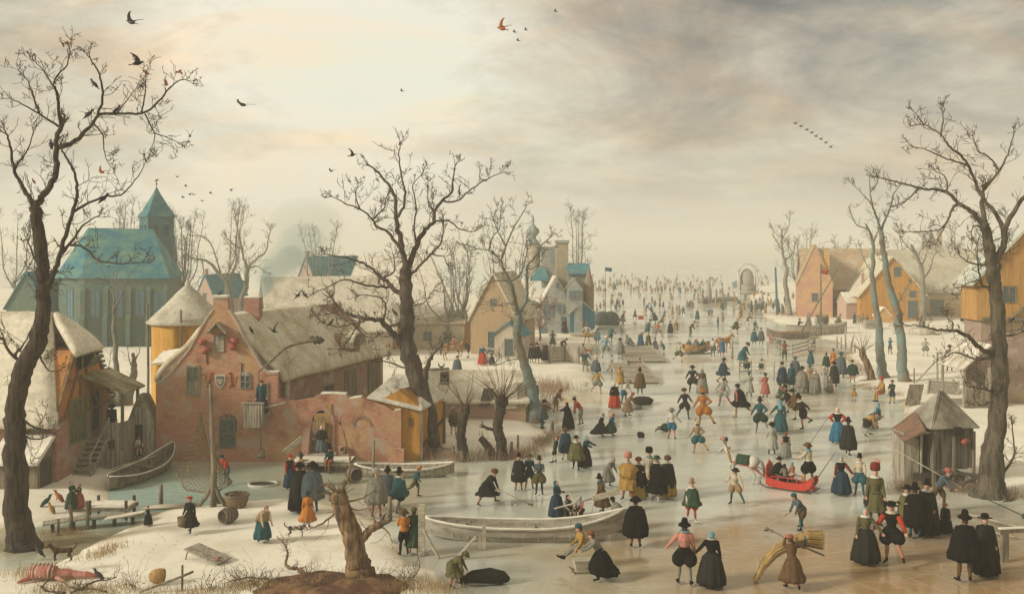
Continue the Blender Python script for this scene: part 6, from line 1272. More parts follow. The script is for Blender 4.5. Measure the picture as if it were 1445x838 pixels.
FALLEN=p('fallen skater in green lying face down with feet in the air',929,608,20,'sitfloor',-90,J_('green'),('baggy','green'),None,'olive','black',hair='palegrey',extra=(SKT,),size=.8)
p('woman in bright red skirt and black shawl',867,577,36,'fold',10,J_('charcoal'),('gown','red'),('coif','white'),cape=('black',.5));p('man in white shirt and blue breeches leaning to the right',880,570,34,'bow',60,J_('white'),('breeches','blue'),('wide','grey'),'blue','black')
p('man in tan coat and red cap tugging at a dark sack',885,588,33,'bow',70,LC('tan'),('breeches','tan'),('cap','red'),'tan','black')
p('man in long brown cloak and tall black hat seen from behind, by the jetty',903,557,37,'stand',180,J_('brown'),('breeches','brown'),('tall','black'),'teal','teal',cape=('brown',1.1,1.05))
p('man in orange brown coat and ochre hat behind the red skirted woman',875,548,30,'stand',170,C_('ochre'),('breeches','black'),('slouch','ochre'))
p('skater in yellow green sash and grey breeches seen from behind',844,556,32,'skate_side',175,J_('ochre'),('baggy','grey'),('cap','green'),'ochre','ochre',extra=(('belt','green'),SKT))
p('man in teal jacket holding the hand of a woman in blue skirt',826,525,29,'holdhand',20,J_('teal'),('breeches','grey'),('slouch','rose'),'grey','brown');p('woman in blue skirt and orange cap, holding hands with man in teal',841,525,27,'holdhand_r',-10,J_('cream'),('gown','slate'),('cap','orange'))
p('old man in grey cloak behind the hand holding pair',823,512,26,'stand',150,J_('grey'),('breeches','grey'),('cap','rust'),cape=('grey',.9));p('child in pale coat and red cap sitting on the ice',864,522,13,'sitfloor',-40,J_('tan'),('breeches','tan'),('cap','red'))
p('man in grey cloak with broad shoulders and wide hat seen from behind',875,507,29,'stand',180,J_('grey'),('breeches','grey'),('wide','charcoal'),'cream','brown',cape=('grey',1.1,1.05));p('skater in pale grey skirted coat and white hat',854,506,31,'skate_side',0,J_('lightblue'),('breeches','grey'),('slouch','white'),'palegrey','black')
p('bent old woman in grey shawl with white stockings',889,497,24,'bow',-60,J_('grey'),('skirt','palegrey'),('hood','grey'),cape=('grey',.7))
p('skater in blue teal coat and pointed hat pushing off left',862,484,25,'skate',110,J_('teal'),('baggy','teal'),('tall','teal'),'rust','rust',extra=(SKT,));p('figure in light teal cloak left of the pushing skater',843,486,22,'stand',180,J_('teal'),('breeches','teal'),('tall','teal'),cape=('lightblue',1.0))
p('man with orange cap and yellow breeches standing at the boat',828,484,26,'akimbo',180,J_('white'),('baggy','gold'),('cap','orange'),'cream','brown')
p('lady in bright blue gown seated on the jetty edge',904,492,22,'stand',0,J_('blue'),('gown','blue'),('coif','orange'),collar=('ruff','white'),z=.05);p('person in olive gown with yellow hat behind the jetty',915,492,22,'stand',0,J_('olive'),('gown','olive'),('wide','gold'));p('seated figure in grey green cloak behind the jetty',924,493,16,'sit',20,J_('slate'),('skirt','slate'),('tall','green'),cape=('slate',.6));p('boy in teal jacket leaning on the jetty rail',937,500,18,'bow',-60,J_('teal'),('trousers','teal'),('cap','rust'))
p('seated man in blue grey with black hat on the lower jetty',887,526,16,'sit',0,J_('slate'),('breeches','navy'),('wide','black'));p('seated woman in plum with dark hat on the lower jetty',903,523,17,'sit',0,J_('rose'),('skirt','rose'),('tall','charcoal'))
p('tiny skater in cream top and green breeches holding his arm out',959,512,28,'skate_up',0,J_('cream'),('baggy','olive'),('cap','tan'),'cream','black')
p('man in yellow ochre doublet and tall pink fur hat, left in the elegant party',886,706,66,'akimbo',-15,C_('ochre'),('baggy','ochre'),('highfur','pink'),'rose','slate',('ruff','white'),cape=('ochre',.5,1.0),group='elegant party');p('lady in dark patterned gown and brown hat in the middle of the elegant party',901,703,56,'fold',0,J_('charcoal'),('gown','gold'),('furhat','rust'),collar=('ruff','white'),cape=('charcoal',1.0),group='elegant party')
p('man in cream coat and high black fur hat at the back of the elegant party',916,697,64,'stand',0,C_('cream'),('breeches','cream'),('highfur','black'),'cream','black',('ruff','lightblue'),group='elegant party');p('lady with green feathered hat and black skirted dress striding in the elegant party',927,706,60,'walk',-20,J_('olive'),('short_skirt','black'),('slouch','green'),'cream','white',('ruff','white'),cape=('black',.8),group='elegant party');p('lady in black bodice and golden gown at the right of the elegant party',942,702,57,'stand',190,J_('charcoal'),('gown','ochre'),('furhat','brown'),collar=('ruff','white'),cape=('charcoal',1.1),group='elegant party')
p('hunched old man in grey rags with outstretched hand behind the party',857,688,42,'bow',60,LC('grey'),('breeches','grey'),('hood','palegrey'),'palegrey','grey')
CANE=p('limping man in brown coat and black hat with a cane',850,724,54,'stick',-55,LC('brown'),('baggy','brown'),('tall','black'),'brown','brown',('collar','teal'))
p('big man in sweeping black cloak and hat standing at the boat bow',897,773,70,'stand',180,J_('black'),('breeches','black'),('wide','black'),'rust','black',cape=('black',1.15,1.2));p('woman in grey hooded cloak bending at the bow of the pale boat',874,748,44,'bow',-120,J_('grey'),('gown','grey'),('wide','charcoal'),cape=('grey',.9))
p('woman in dark blue gown and blue headcloth standing behind the pale boat',785,730,50,'fold',60,J_('navy'),('gown','navy'),('veil','teal'),group='women on the edge of the boat');p('woman in grey shawl sitting on the boat edge',800,735,36,'sit',40,J_('grey'),('gown','charcoal'),('veil','charcoal'),group='women on the edge of the boat');p('woman in rose sleeves and light blue cap sitting on the boat edge',819,735,34,'sit',-30,J_('rose'),('gown','charcoal'),('veil','lightblue'),group='women on the edge of the boat')
p('boy in orange jacket and teal cap riding on a small box sledge',824,800,42,'sitfloor',-70,J_('ochre'),('trousers','grey'),('cap','teal'),'grey','black',z=.30,size=.95);p('woman in black skirt and red cap pushing the box sledge',848,818,66,'push',-80,J_('grey'),('skirt','black'),('cap','rust'),'grey','black')
p('man in dark olive coat bending down to a dark bundle, foreground',637,828,48,'bend',78,C_('olive'),('baggy','olive'),('slouch','olive'),'orange','black')
p('man in orange jacket and dark hat at the mooring post',570,784,62,'fold',190,J_('orange'),('trousers','black'),('slouch','brown'),'black','black');p('person in dark green dress half hidden by the mooring post',584,782,63,'stand',185,LC('green'),('breeches','green'),('cap','olive'),'gold','ochre')
p('woman in grey cloak with white fur cap seen from behind',531,731,68,'stand',175,J_('grey'),('breeches','grey'),('furhat','palegrey'),'rose','brown',cape=('grey',.95,1.15),group='people at the inn landing');p('man in green striped cloak and black hat at the inn landing',547,716,56,'stand',175,J_('slate'),('breeches','green'),('tall','black'),cape=('slate',1.2),group='people at the inn landing');p('man in dark teal cape, black breeches and tall hat stepping right',563,724,62,'walk',140,J_('palegrey'),('baggy','black'),('tall','black'),'palegrey','grey',('collar','white'),cape=('teal',.75),extra=(SKT,),group='people at the inn landing')
p('boy in teal jacket and red cap skating right past the dark boat',586,702,42,'skate',80,J_('teal'),('trousers','olive'),('cap','orange'),'olive','rust',extra=(SKT,))
p('tall figure in floor length black cloak and dark hat seen from behind',423,722,66,'stand',180,J_('black'),('gown','black'),('slouch','black'),cape=('charcoal',1.5,.95),group='group before the inn');p('man in grey blue cloak and broad black hat seen from behind',441,724,70,'stand',180,J_('slate'),('breeches','navy'),('wide','black'),'teal','teal',cape=('slate',1.0,1.15),group='group before the inn')
p('boy in orange coat and blue cap with teal stockings walking away',434,744,48,'walk',170,LC('orange'),('breeches','ochre'),('cap','navy'),'teal','navy');p('woman in black and red with red cap at the left of the inn group',409,690,46,'stand',20,J_('charcoal'),('skirt','navy'),('cap','red'),sleeves='red',group='group before the inn');p('man in tan coat and blue hat leaning at the inn landing',425,686,46,'point',120,C_('tan'),('breeches','brown'),('tall','navy'),group='group before the inn')
p('woman in dark dress, red front and white cap in the arched doorway',454,641,38,'holdhand_r',0,J_('navy'),('skirt','slate'),('coif','white'),cape=('charcoal',.5),z=.62,at=(XX(454,48.9),48.9,.66));p('man in black hat and dark coat sitting on the inn steps',466,668,34,'sit',-20,J_('darkgreen'),('breeches','rust'),('wide','black'),'rust','brown',z=.12)
p('person with red cap drawing water on the wooden balcony',369,570,0,'stand',0,J_('teal'),('skirt','navy'),('cap','rust'),at=(XX(369,49.6),49.55,2.35),size=.92)
p('man in bright red jacket and blue cap bending by the net',320,684,42,'bow',-40,J_('red'),('trousers','slate'),('cap','navy'),'slate','navy')
p('man with red cap and long grey coat carrying a basket',268,752,49,'walk',-30,LC('charcoal'),('breeches','teal'),('beret','red'),'teal','black');p('old woman in spotted pale shawl and striped teal skirt',370,764,50,'bow',30,J_('cream'),('skirt','teal'),('veil','tan'),cape=('tan',.5));p('little child in dark brown dress throwing up its arms',209,741,26,'armsup',20,J_('charcoal'),('gown','charcoal'),('cap','rust'),None or 'black')
p('woman in green dress and blue cap standing by the farmhouse',101,719,38,'fold',40,J_('green'),('gown','green'),('coif','slate'),group='two women by the farmhouse stairs');p('woman in pink apron dress talking by the farmhouse stairs',112,718,34,'fold',-60,J_('brown'),('gown','rose'),('coif','tan'),group='two women by the farmhouse stairs')
p('man in dark jacket leaning on the porch of the farmhouse',158,620,0,'bow',0,J_('navy'),('breeches','black'),('slouch','navy'),at=(XX(154,48.3),48.6,1.55),size=.9);p('person sitting inside the narrow pointed hut',198,652,0,'sit',0,J_('white'),('breeches','rust'),('cap','rust'),at=(XX(197,49.6),49.55,.35),size=.72)
p('boy in grey green jacket and orange breeches behind the big tree',622,612,30,'walk',60,J_('green'),('trousers','orange'),('cap','navy'),'orange','black');p('man in olive grey cloak carrying a pack behind the pollards',640,614,38,'stand',160,J_('olive'),('breeches','olive'),('slouch','grey'),cape=('olive',.6));p('woman with red kerchief peering over the lean-to roof',556,545,20,'stand',0,J_('tan'),('skirt','tan'),('cap','orange'))
RIDER=None
p('man in dark teal jacket with red cap standing next to the horse',661,505,24,'reach',-80,J_('darkgreen'),('trousers','charcoal'),('cap','red'));p('woman in scarlet skirt and teal bodice holding a child by the hand',681,515,27,'holdhand',0,J_('teal'),('gown','red'),('coif','teal'));p('small child in dark green holding the hand of the woman in scarlet',694,514,13,'armsup',0,J_('darkgreen'),('gown','darkgreen'),('cap','teal'),size=.62)
p('broad figure in blue grey mantle standing behind the snow roof',645,530,27,'stand',0,J_('slate'),('gown','slate'),('wide','slate'),cape=('slate',1.3,1.15));p('person in orange by the door of the brown cottage',716,499,16,'stand',-60,J_('orange'),('skirt','rust'),('cap','rust'))
p('first of three dark cloaked villagers by the fence, seen in profile',750,512,26,'stand',40,J_('black'),('breeches','black'),('wide','black'),cape=('charcoal',1.2),group='cloaked villagers');p('second of three dark cloaked villagers, with gold stockings',758,513,28,'stand',0,J_('black'),('breeches','black'),('wide','black'),'ochre','ochre',cape=('black',1.1,1.1),group='cloaked villagers');p('third of the dark cloaked villagers, with hood and red hands',770,510,26,'fold',0,J_('red'),('gown','charcoal'),('veil','charcoal'),cape=('charcoal',1.4,1.1),group='cloaked villagers')
p('small dark figure sitting at the end of the grey fence',781,499,10,'sit',0,J_('charcoal'),('skirt','charcoal'),('wide','charcoal'));p('man in grey suit with one arm raised below the manor',780,489,22,'akimbo',0,J_('slate'),('short_skirt','slate'),('wide','slate'),'brown','brown');p('boy in olive jacket bending over a sledge below the manor',792,496,18,'bend',80,J_('olive'),('trousers','olive'),('cap','navy'),'teal','teal');p('dark figure standing in the doorway of the manor',797,470,20,'stand',0,J_('charcoal'),('gown','charcoal'),('wide','charcoal'))
for a in(('man in blue coat and dark hat at the left of the big crowd',1104,551,39,'stand',40,C_('slate'),('breeches','teal'),('wide','charcoal'),'teal','black',None,('navy',1.0)),('broad man in blue green cloak and wide hat above the crowd',1122,536,32,'stand',180,J_('slate'),('breeches','slate'),('wide','slate'),'slate','black',None,('slate',1.0,1.15)),('person in green ribbed coat with back to us in the crowd',1117,549,34,'stand',180,LC('teal'),('breeches','teal'),('cap','green')),('stout woman in grey cloak with dark hat in the crowd',1132,556,38,'stand',180,J_('grey'),('gown','grey'),('wide','charcoal'),'grey','black',None,('grey',1.2,1.1)),('nun like woman in grey mantle with white face cloth',1150,557,35,'fold',0,J_('grey'),('gown','grey'),('veil','grey'),'grey','black',('collar','white'),('grey',1.5,1.05)),('man in tan coat behind the grey mantled woman',1143,546,30,'stand',150,C_('tan'),('breeches','tan'),('slouch','olive')),('woman in palest grey gown with pink collar in the crowd',1163,551,34,'stand',170,J_('palegrey'),('gown','palegrey'),('coif','white'),'grey','black',('ruff','pink')),('tall man in black cloak at the right edge of the crowd',1177,547,36,'stand',-150,J_('black'),('breeches','black'),('wide','black'),'black','black',None,('charcoal',1.35)),('child in grey dress with yellow collar before the crowd',1171,554,22,'stand',0,J_('grey'),('gown','grey'),('coif','white'),'grey','black',('collar','gold')),('man in dark green cloak and brown hat behind the crowd',1166,524,26,'stand',180,J_('darkgreen'),('breeches','darkgreen'),('tall','brown'),'grey','black',None,('darkgreen',1.1)),('man in orange jacket and green pointed hat behind the crowd',1176,521,28,'stand',0,C_('orange'),('breeches','ochre'),('tall','green')),('tall man in pale slate cloak at the back of the crowd',1187,534,36,'stand',180,J_('slate'),('breeches','slate'),('wide','teal'),'slate','black',None,('slate',1.4)),('youth in pink coat between the black and the slate cloak',1180,532,24,'stand',150,C_('pink'),('breeches','rose'),('cap','navy')),('man in spread dark teal cloak right of the crowd with knees bent',1203,540,31,'stand',0,J_('teal'),('breeches','brown'),('wide','black'),'pink','black',None,('darkgreen',.8,1.3)),('girl in teal dress with arms outstretched and orange cap',1144,515,24,'armsup',0,J_('teal'),('skirt','teal'),('cap','orange')),('boy in rust jacket and green breeches waving both arms',1107,510,28,'armsup',180,J_('rust'),('trousers','green'),('cap','teal'),'green','olive'),('figure in grey cape bending on the jetty',1098,490,16,'bow',60,J_('grey'),('skirt','grey'),('cap','rust'),'grey','black',None,('grey',.8)),('child in pink sitting at the end of the jetty',1088,483,12,'sit',0,J_('pink'),('skirt','pink'),('coif','cream')),('dark teal figure lying back on the snowy jetty',1148,490,12,'sit',0,J_('teal'),('skirt','teal'),('tall','teal')),('man in black poling from the brown boat',1127,470,20,'reach',60,J_('charcoal'),('breeches','charcoal'),('wide','charcoal')),('man in pale suit lying in the brown boat',1136,473,11,'sitfloor',-60,J_('lightblue'),('trousers','lightblue'),('cap','white')),('dark cloaked figure standing behind the boats',1141,460,18,'stand',0,J_('grey'),('gown','grey'),('wide','grey')),('figure in grey cape stepping off the barge stern',1183,462,18,'skate',90,J_('grey'),('breeches','olive'),('slouch','charcoal'),'teal','teal',None,('olive',.8)),('left of two teal cloaked walkers left of the jetty',1064,486,22,'stand',180,J_('teal'),('breeches','teal'),('tall','teal'),'grey','black',None,('teal',1.3)),('right of two teal cloaked walkers left of the jetty',1074,486,23,'stand',180,J_('slate'),('breeches','slate'),('tall','slate'),'grey','black',None,('slate',1.2)),('man in round green cape and yellow hat skating right',1038,472,22,'skate',60,J_('green'),('baggy','green'),('wide','ochre'),'pink','brown',None,('green',.7)),('person bent low pushing a tiny sledge',1055,458,14,'push',80,J_('brown'),('trousers','brown'),('cap','black')),('child sitting on the tiny pushed sledge',1065,463,11,'sitfloor',20,J_('teal'),('skirt','teal'),('cap','pink')),('man in brown jacket running behind the golden sleigh',974,476,22,'bow',90,J_('brown'),('trousers','brown'),('cap','fur'),'teal','teal'),('skater in white shirt and speckled teal breeches by the golden sleigh',1006,503,24,'stand',180,J_('white'),('baggy','slate'),('cap','blue'),'slate','teal'),('man in blue coat and red breeches by the golden sleigh',1019,503,24,'stand',180,C_('blue'),('baggy','red'),('cap','teal'),'red','brown'),('crouching boy in blue behind the golden sleigh',970,500,13,'crouch',60,J_('blue'),('trousers','lightblue'),('cap','blue')),('skater in strong teal suit running with a red flag',914,476,24,'skate',100,J_('teal'),('baggy','teal'),('slouch','navy'),'teal','rust'),('skater in orange jacket and grey breeches',928,477,22,'skate_side',0,J_('orange'),('baggy','grey'),('cap','brown'),'ochre','brown'),('dark cloaked man with reflection on the pale ice',946,471,18,'stand',180,J_('charcoal'),('gown','charcoal'),('tall','charcoal'),'grey','black',None,('charcoal',1.3)),('faded pinkish man beside the dark cloaked one',954,471,19,'stand',180,C_('tan'),('trousers','pink'),('cap','tan')),('skater with yellow hat in speckled grey coat',878,460,20,'skate',90,C_('grey'),('breeches','olive'),('slouch','gold')),('skater in grey coat with pointed hat below the yellow hatted one',875,474,20,'skate',90,C_('grey'),('breeches','olive'),('tall','grey')),('brown hunched walker in the far middle',896,451,14,'walk',60,C_('brown'),('breeches','ochre'),('cap','brown')),('man in blue leaning forward with pink trousers',911,446,18,'bow',90,J_('blue'),('trousers','pink'),('cap','blue')),('first of the dancing teal and grey knot of skaters',925,458,20,'bow',-60,C_('slate'),('baggy','teal'),('tall','charcoal')),('second of the dancing knot in tan and yellow',934,461,17,'skate',80,J_('gold'),('breeches','tan'),('slouch','gold')),('third of the dancing knot reaching right',938,452,14,'armsup',90,J_('blue'),('breeches','grey'),('cap','rust')),('teal skater with raised arms by the whitish one',936,437,12,'armsup',20,J_('teal'),('breeches','teal'),('tall','teal')),('whitish skater in the distance with pink head',944,439,13,'armsup',0,J_('white'),('breeches','palegrey'),('cap','pink')),('woman in teal bell shaped gown alone on the far ice',984,451,14,'stand',180,J_('teal'),('gown','teal'),('cap','pink')),('grey walker left in the far reflected pair',970,434,10,'stand',180,J_('grey'),('gown','grey'),('cap','grey')),('slate walker right in the far reflected pair',974,434,10,'stand',180,J_('slate'),('gown','slate'),('cap','slate')),('blue coated man with wide arms before the landing crowd',1068,438,10,'armsup',0,J_('blue'),('skirt','blue'),('cap','blue'))):
 kw=dict(label=a[0],px=a[1],py=a[2],hpx=a[3],pose=a[4],face=a[5],top=a[6],bottom=a[7],hat=a[8])
 if len(a)>9:kw['legs']=a[9];kw['shoes']=a[10]
 if len(a)>11:kw['collar']=a[11]
 if len(a)>12:kw['cape']=a[12]
 person(**kw)
_rng=random.Random(77);FARN={}
def far_mesh(pose,kind):
 k=(pose,kind)
 if k not in FARN:
  J=SK[pose];m=MB();m.smooth=True;m.mat=0
  m.ball(J['head'],(.10,.10,.13),8);m.mat=1
  m.lathe([(.2,.06),(.11,.08),(.09,.2),(.01,.25)],J['head'],8);m.mat=2
  cone(m,J['waist'],J['chest']+Vector((0,0,.1)),.16,.18,8)
  for n in 'lr':cone(m,J['sh'+n],J['elb'+n],.075,.06,6);cone(m,J['elb'+n],J['wri'+n],.06,.05,6)
  if kind=='g':m.lathe([(.33,-.85),(.28,-.4),(.2,-.05),(.15,.12)],J['pel'],10)
  elif kind=='c':m.lathe([(.30,-.45),(.30,-.2),(.27,.15),(.2,.42),(.08,.52)],J['pel'],10)
  m.mat=3
  for n in 'lr':cone(m,J['hip'+n],J['knee'+n],.12 if kind!='g' else.06,.09 if kind!='g' else.05,6);cone(m,J['knee'+n],J['ank'+n],.06,.04,6);cone(m,J['ank'+n],J['toe'+n],.04,.04,6)
  FARN[k]=finish(m.mesh('person',[]),4)
 return FARN[k]
_cols=['grey','tan','teal','slate','ochre','brown','palegrey']
_spots=[(852,432),(862,434),(864,434),(871,433),(874,434),(879,434),(869,441),(847,438),(842,440),(920,431),(924,436),(931,436),(931,424),(929,414),(955,443),(958,448),(949,444),(964,447),(990,430),(994,432),(997,430),(1001,434),(1010,433),(1016,438),(1020,438),(1024,437),(1037,430),(1042,432),(1050,438),(1053,440),(1056,438),(1060,441),(1060,437),(1064,422),(1078,434),(1081,436),(1084,432),(1088,434),(1091,438),(1094,436),(1075,436),(1098,434),(1072,430),(1127,436),(1130,438),(1136,438),(1139,436),(1119,424),(960,414),(967,416),(981,417),(992,416),(1011,417),(1016,418),(859,408),(868,411),(866,405),(881,405),(885,403),(846,410),(890,414),(912,414),(918,410),(928,412),(934,412),(946,415),(950,414),(902,404),(912,404),(958,413),(988,415),(1152,462),(1154,458),(1156,460),(1160,461),(1166,462),(1163,463),(1168,458),(1210,458),(1213,459),(1206,457),(1218,460),(1224,462)]+[(_rng.uniform(1058,1150),_rng.uniform(426,446))for _ in range(26)]+[(_rng.uniform(900,1060),_rng.uniform(424,442))for _ in range(16)]+[(_rng.uniform(1000,1050),_rng.uniform(446,470))for _ in range(6)]
FARP=[]
for i,(x,y)in enumerate(_spots):
 c=_cols[(i*5+(y>430))%7];kd='gc b'[(i*3)%4];hp=(y-345)*.145*_rng.uniform(.85,1.1);o=P(x,y);pose=_rng.choice(['stand','walk','skate','skate_up','holdhand','relax'])
 q=bpy.data.objects.new('person',far_mesh(pose,kd));COL.objects.link(q);s=(hp*o.y/FPX)/1.9;q.scale=(s,s,s);q.location=o;q.rotation_euler=(0,0,_rng.uniform(0,6.28))
 fn='smock' if kd=='g' else 'cloak' if kd=='c' else 'jacket'
 where='far off near the misty horizon' if y<420 else('before the barns of the right bank' if x>1140 else 'at the far boat landing' if x>1030 else 'in the hazy middle of the ice' if x>900 else 'right of the manor')
 tag(q,f'tiny {"gown" if kd == "g" else fn} clad person in {c} {where}','person',f'far {c} {fn} people {where}');FARP.append((x,y,q))
 for j,nm in enumerate(('tan' if i%3 else 'palegrey','charcoal' if i%2 else c,c,c)):
  q.material_slots[j].link='OBJECT';q.material_slots[j].material=SKIN if j==0 else cloth(nm)
_by={}
for x,y,q in FARP:_by.setdefault(q['label'],[]).append((x,y,q))
_ord=('leftmost','second from left','third from left','fourth from left','fifth from left','sixth from left','seventh from left')
for lb_,L_ in _by.items():
 if len(L_)>1:
  for k_,(x,y,q)in enumerate(sorted(L_,key=lambda a:a[0])):q['label']=lb_.replace('tiny ',('rightmost ' if k_==len(L_)-1 else _ord[min(k_,6)]+' ')+'tiny ',1)
m=MB();r_=random.Random(5)
for i in range(190):
 x=r_.uniform(835,1085);y=r_.choice([r_.uniform(389,404),r_.uniform(398,412),r_.uniform(394,420)]);o=P0(x,y);h=0.95*r_.uniform(.8,1.1)
 m.mat=r_.randint(0,3);m.lathe([(.18,0),(.30,.5*h),(.22,.75*h),(.08,.82*h),(.13,.9*h),(.03,h)],o,6)
tag(m.build('distant_crowd',[cloth('tan'),cloth('palegrey'),cloth('grey'),cloth('cream')]),kind='stuff')
def boat(name,label,loc,heading,L_,beam,depth,rise0=.25,rise1=.45,mt=None,ribs=7,thwarts=(-.25,.2),snow=True,group=None,cat='boat',tilt=0.0,rimt=None):
 """hull along local X, bow at +X"""
 mt=mt or WOOD_G;t=thing(name,label,cat,loc,heading,group);t.rotation_euler[0]=tilt
 n=26;st=[]
 for i in range(n+1):
  f=-1+2*i/n;w=beam/2*max(.02,(1-abs(f)**2.6))**.75*(1 if f<0 else 1);sh=depth+(rise1 if f>0 else rise0)*abs(f)**2.4;kz=(rise1 if f>0 else rise0)*1.0*max(0,abs(f)-.55)**1.4*2.2
  st.append((f*L_/2,w,sh,kz))
 def ring(x,w,sh,kz,k,off):return[(x,-w*k,sh),(x,-w*k*.93,kz+(sh-kz)*.45+off),(x,-w*k*.72,kz+off),(x,0,kz+off),(x,w*k*.72,kz+off),(x,w*k*.93,kz+(sh-kz)*.45+off),(x,w*k,sh)]
 vs=[];fs=[];th=.05
 for(x,w,sh,kz)in st:vs+=ring(x,w,sh,kz,1,0)+list(reversed(ring(x,max(.005,w-th),sh,kz,1,th)))
 m=MB();R_=14
 for i in range(n):
  for j in range(R_):q=(j+1)%R_;fs.append((i*R_+j,i*R_+q,(i+1)*R_+q,(i+1)*R_+j))
 fs.append(tuple(range(R_-1,-1,-1)));fs.append(tuple(range(n*R_,n*R_+R_)));m.add(vs,fs);hull=m.build('hull',mt,t)
 for s in(-1,1):
  m=MB();m.tube([(x,s*(w+.01),sh+.01)for x,w,sh,kz in st],.045,6);g_=m.build('gunwale',rimt or mt,t,smooth=True)
  if snow:m=MB();m.tube([(x,s*(w-.0),sh+.055)for x,w,sh,kz in st],.035,6,sq=.6);m.build('rim_snow',SNOW,g_,smooth=True)
 for i in range(ribs):
  f=-.75+1.5*(i+.5)/ribs;k=int((f+1)/2*n);x,w,sh,kz=st[k]
  m=MB();m.tube([(x,-w+.05,sh-.03),(x,-w*.88,kz+.3*depth),(x,-w*.66,kz+.09),(x,w*.66,kz+.09),(x,w*.88,kz+.3*depth),(x,w-.05,sh-.03)],.028,5);m.build('rib',mt,t)
 for f in thwarts:
  k=int((f+1)/2*n);x,w,sh,kz=st[k];m=MB();m.box((x,0,sh-.16),(.24,w*1.9,.05));m.build('thwart',mt,t)
 return t
def heading(a,b):return math.atan2(b.y-a.y,b.x-a.x)
a,b=P0(603,758),P0(876,762)
c=(a+b)/2;c.z=.02
boat('rowing_boat','long pale snow rimmed boat frozen in the foreground ice',c,heading(a,b),(b-a).length+.3,1.35,.46,.22,.62,mt=mat('pale_boat',(0.40,0.37,0.29),0.8,second=(0.24,0.21,0.16),scale=1.5,stretch=(.5,3,3)),ribs=9,thwarts=(-.55,.1,.55))
a,b=P0(500,671),P0(641,671);c=(a+b)/2;boat('rowing_boat','low dark planked boat lying in front of the inn lean-to',c,heading(a,b),(b-a).length,1.3,.35,.15,.22,mt=WOOD_G,ribs=6)
a,b=P0(150,694),P0(244,655);c=(a+b)/2;boat('rowing_boat','brown rowing boat with raised bow between farmhouse and inn',c,heading(a,b),5.4,1.35,.42,.18,.65,mt=WOOD,ribs=9,thwarts=(-.3,.35),tilt=0.08)
_o=thing('oar','oar lying across the brown boat near the inn wall','oar',c+Vector((0,0,.55)));m=MB();m.smooth=True;m.tube([(-.9,-1.2,.1),(.5,.5,.35)],.03,6);m.box((-.98,-1.3,.09),(.14,.4,.03),rz=-.6);m.build('shaft',WOOD_H,_o)
_o=thing('oar','broad bladed oar resting over the rim of the pale boat','oar',P0(820,750)+Vector((0,0,.95)));m=MB();m.smooth=True;m.tube([(-1.0,0,-.1),(.4,.1,.25)],.03,6);m.build('shaft',WOOD_H,_o);m=MB();m.box((.95,.14,.38),(1.05,.05,.20),ry=-.26);m.build('blade',WOOD_H,_o)
boat('rowing_boat','golden rimmed brown boat on the far right landing',P0(1112,478),R(12),5.2,1.7,.7,.55,.2,mt=WOOD,ribs=3,rimt=mat('gold_rim',(0.45,0.27,0.08)),snow=False)
boat('barge','grey cargo barge with a mast moored behind the brown boat',P0(1152,474),R(4),7.2,2.4,1.1,.2,.5,mt=WOOD_G,ribs=3,snow=False)
boat('rowing_boat','small pale boat drawn up by the blue plank shed',P0(824,478),R(20),3.4,1.1,.5,.2,.7,mt=WOOD_H,ribs=2,thwarts=())
def post(name,label,cat,px,py,h,r=.09,mt=WOOD,lean=(0,0),group=None,z=None):
 o=P(px,py);t=MB();t.smooth=True;t.tube([(0,0,-.3),(lean[0]*.5,lean[1]*.5,h*.5),(lean[0],lean[1],h)],[r*1.1,r,r*.85],8,jitter=.1);m_=t.mesh(name,mt);q=link(name,m_,None,o);return tag(q,label,cat,group)
def bx_post(label,px,py,h,w,mt=WOOD_H,group=None):
 m=MB();m.box((0,0,h/2-.15),(w,w,h+.3));q=link('mooring_post',m.mesh('mooring_post',mt),None,P0(px,py));return tag(q,label,'post',group)
bx_post('thick squared mooring post beside the man in orange jacket',595,784,1.75,.22)
for(x0,y0,x1,y1,w,lab)in((598,748,621,788,.14,'leaning grey prop against the thick mooring post'),(672,757,640,790,.12,'slanting plank propped against the pale boat'),):
 a=P0(x1,y1);b=Vector((XX(x0,a.y+.1),a.y+.1,ZZ(y0,a.y+.1)));q=MB();q.beam((0,0,-.05),b-a,w,.06);tag(link('prop',q.mesh('prop',WOOD_H),None,a),lab,'plank')
bx_post('taller of two stakes against the side of the pale boat',683,776,.85,.12);bx_post('shorter stake just left of the taller one by the pale boat',677,776,.55,.10)
post('stake','weathered stake standing between the people at the inn landing','post',550,735,.95);post('stake','crooked tall stick rising behind the landing people','post',526,690,2.1,.06,lean=(.05,0))
post('stake','short stump stake between blue cloaked man and veiled woman','post',779,608,.55,.11);post('stake','thin pale stake behind the veiled woman','post',811,583,1.1,.07,WOOD_G);post('stake','pale post standing alone left of the rail fence','post',1033,506,2.0,.12,WOOD_G);post('stake','stake in the frozen channel near the net mast','post',227,713,.85,.09)
post('stake','stub stake right of the pollards','post',722,646,.8,.08,WOOD);post('stake','thin reddish stake in the reeds right of the pollards','post',731,645,1.1,.06,WOOD);post('stake','tall leaning stake on the right bank near the slender trees','post',1290,540,1.1,.05,WOOD)
post('stake','thin dark stake beside the great left tree roots','post',82,755,.6,.06)
o=P(301,714);t=thing('net_mast','tall crooked mast on splayed feet holding up a fishing net','mast',o)
m=MB();m.smooth=True;h=ZZ(541,o.y)-o.z;m.tube([(0,0,-.1),(.03,0,h*.3),(-.04,0,h*.6),(-.09,0,h*.85),(-.12,0,h)],[.13,.11,.10,.08,.05],10,jitter=.12);m.build('pole',WOOD,t)
for dx,dy in((-.6,.1),(.55,-.1),(.1,.5)):m=MB();m.smooth=True;m.tube([(dx,dy,0),(dx*.5,dy*.5,.35),(0,0,.95)],[.09,.09,.07],7);m.build('foot',WOOD,t)
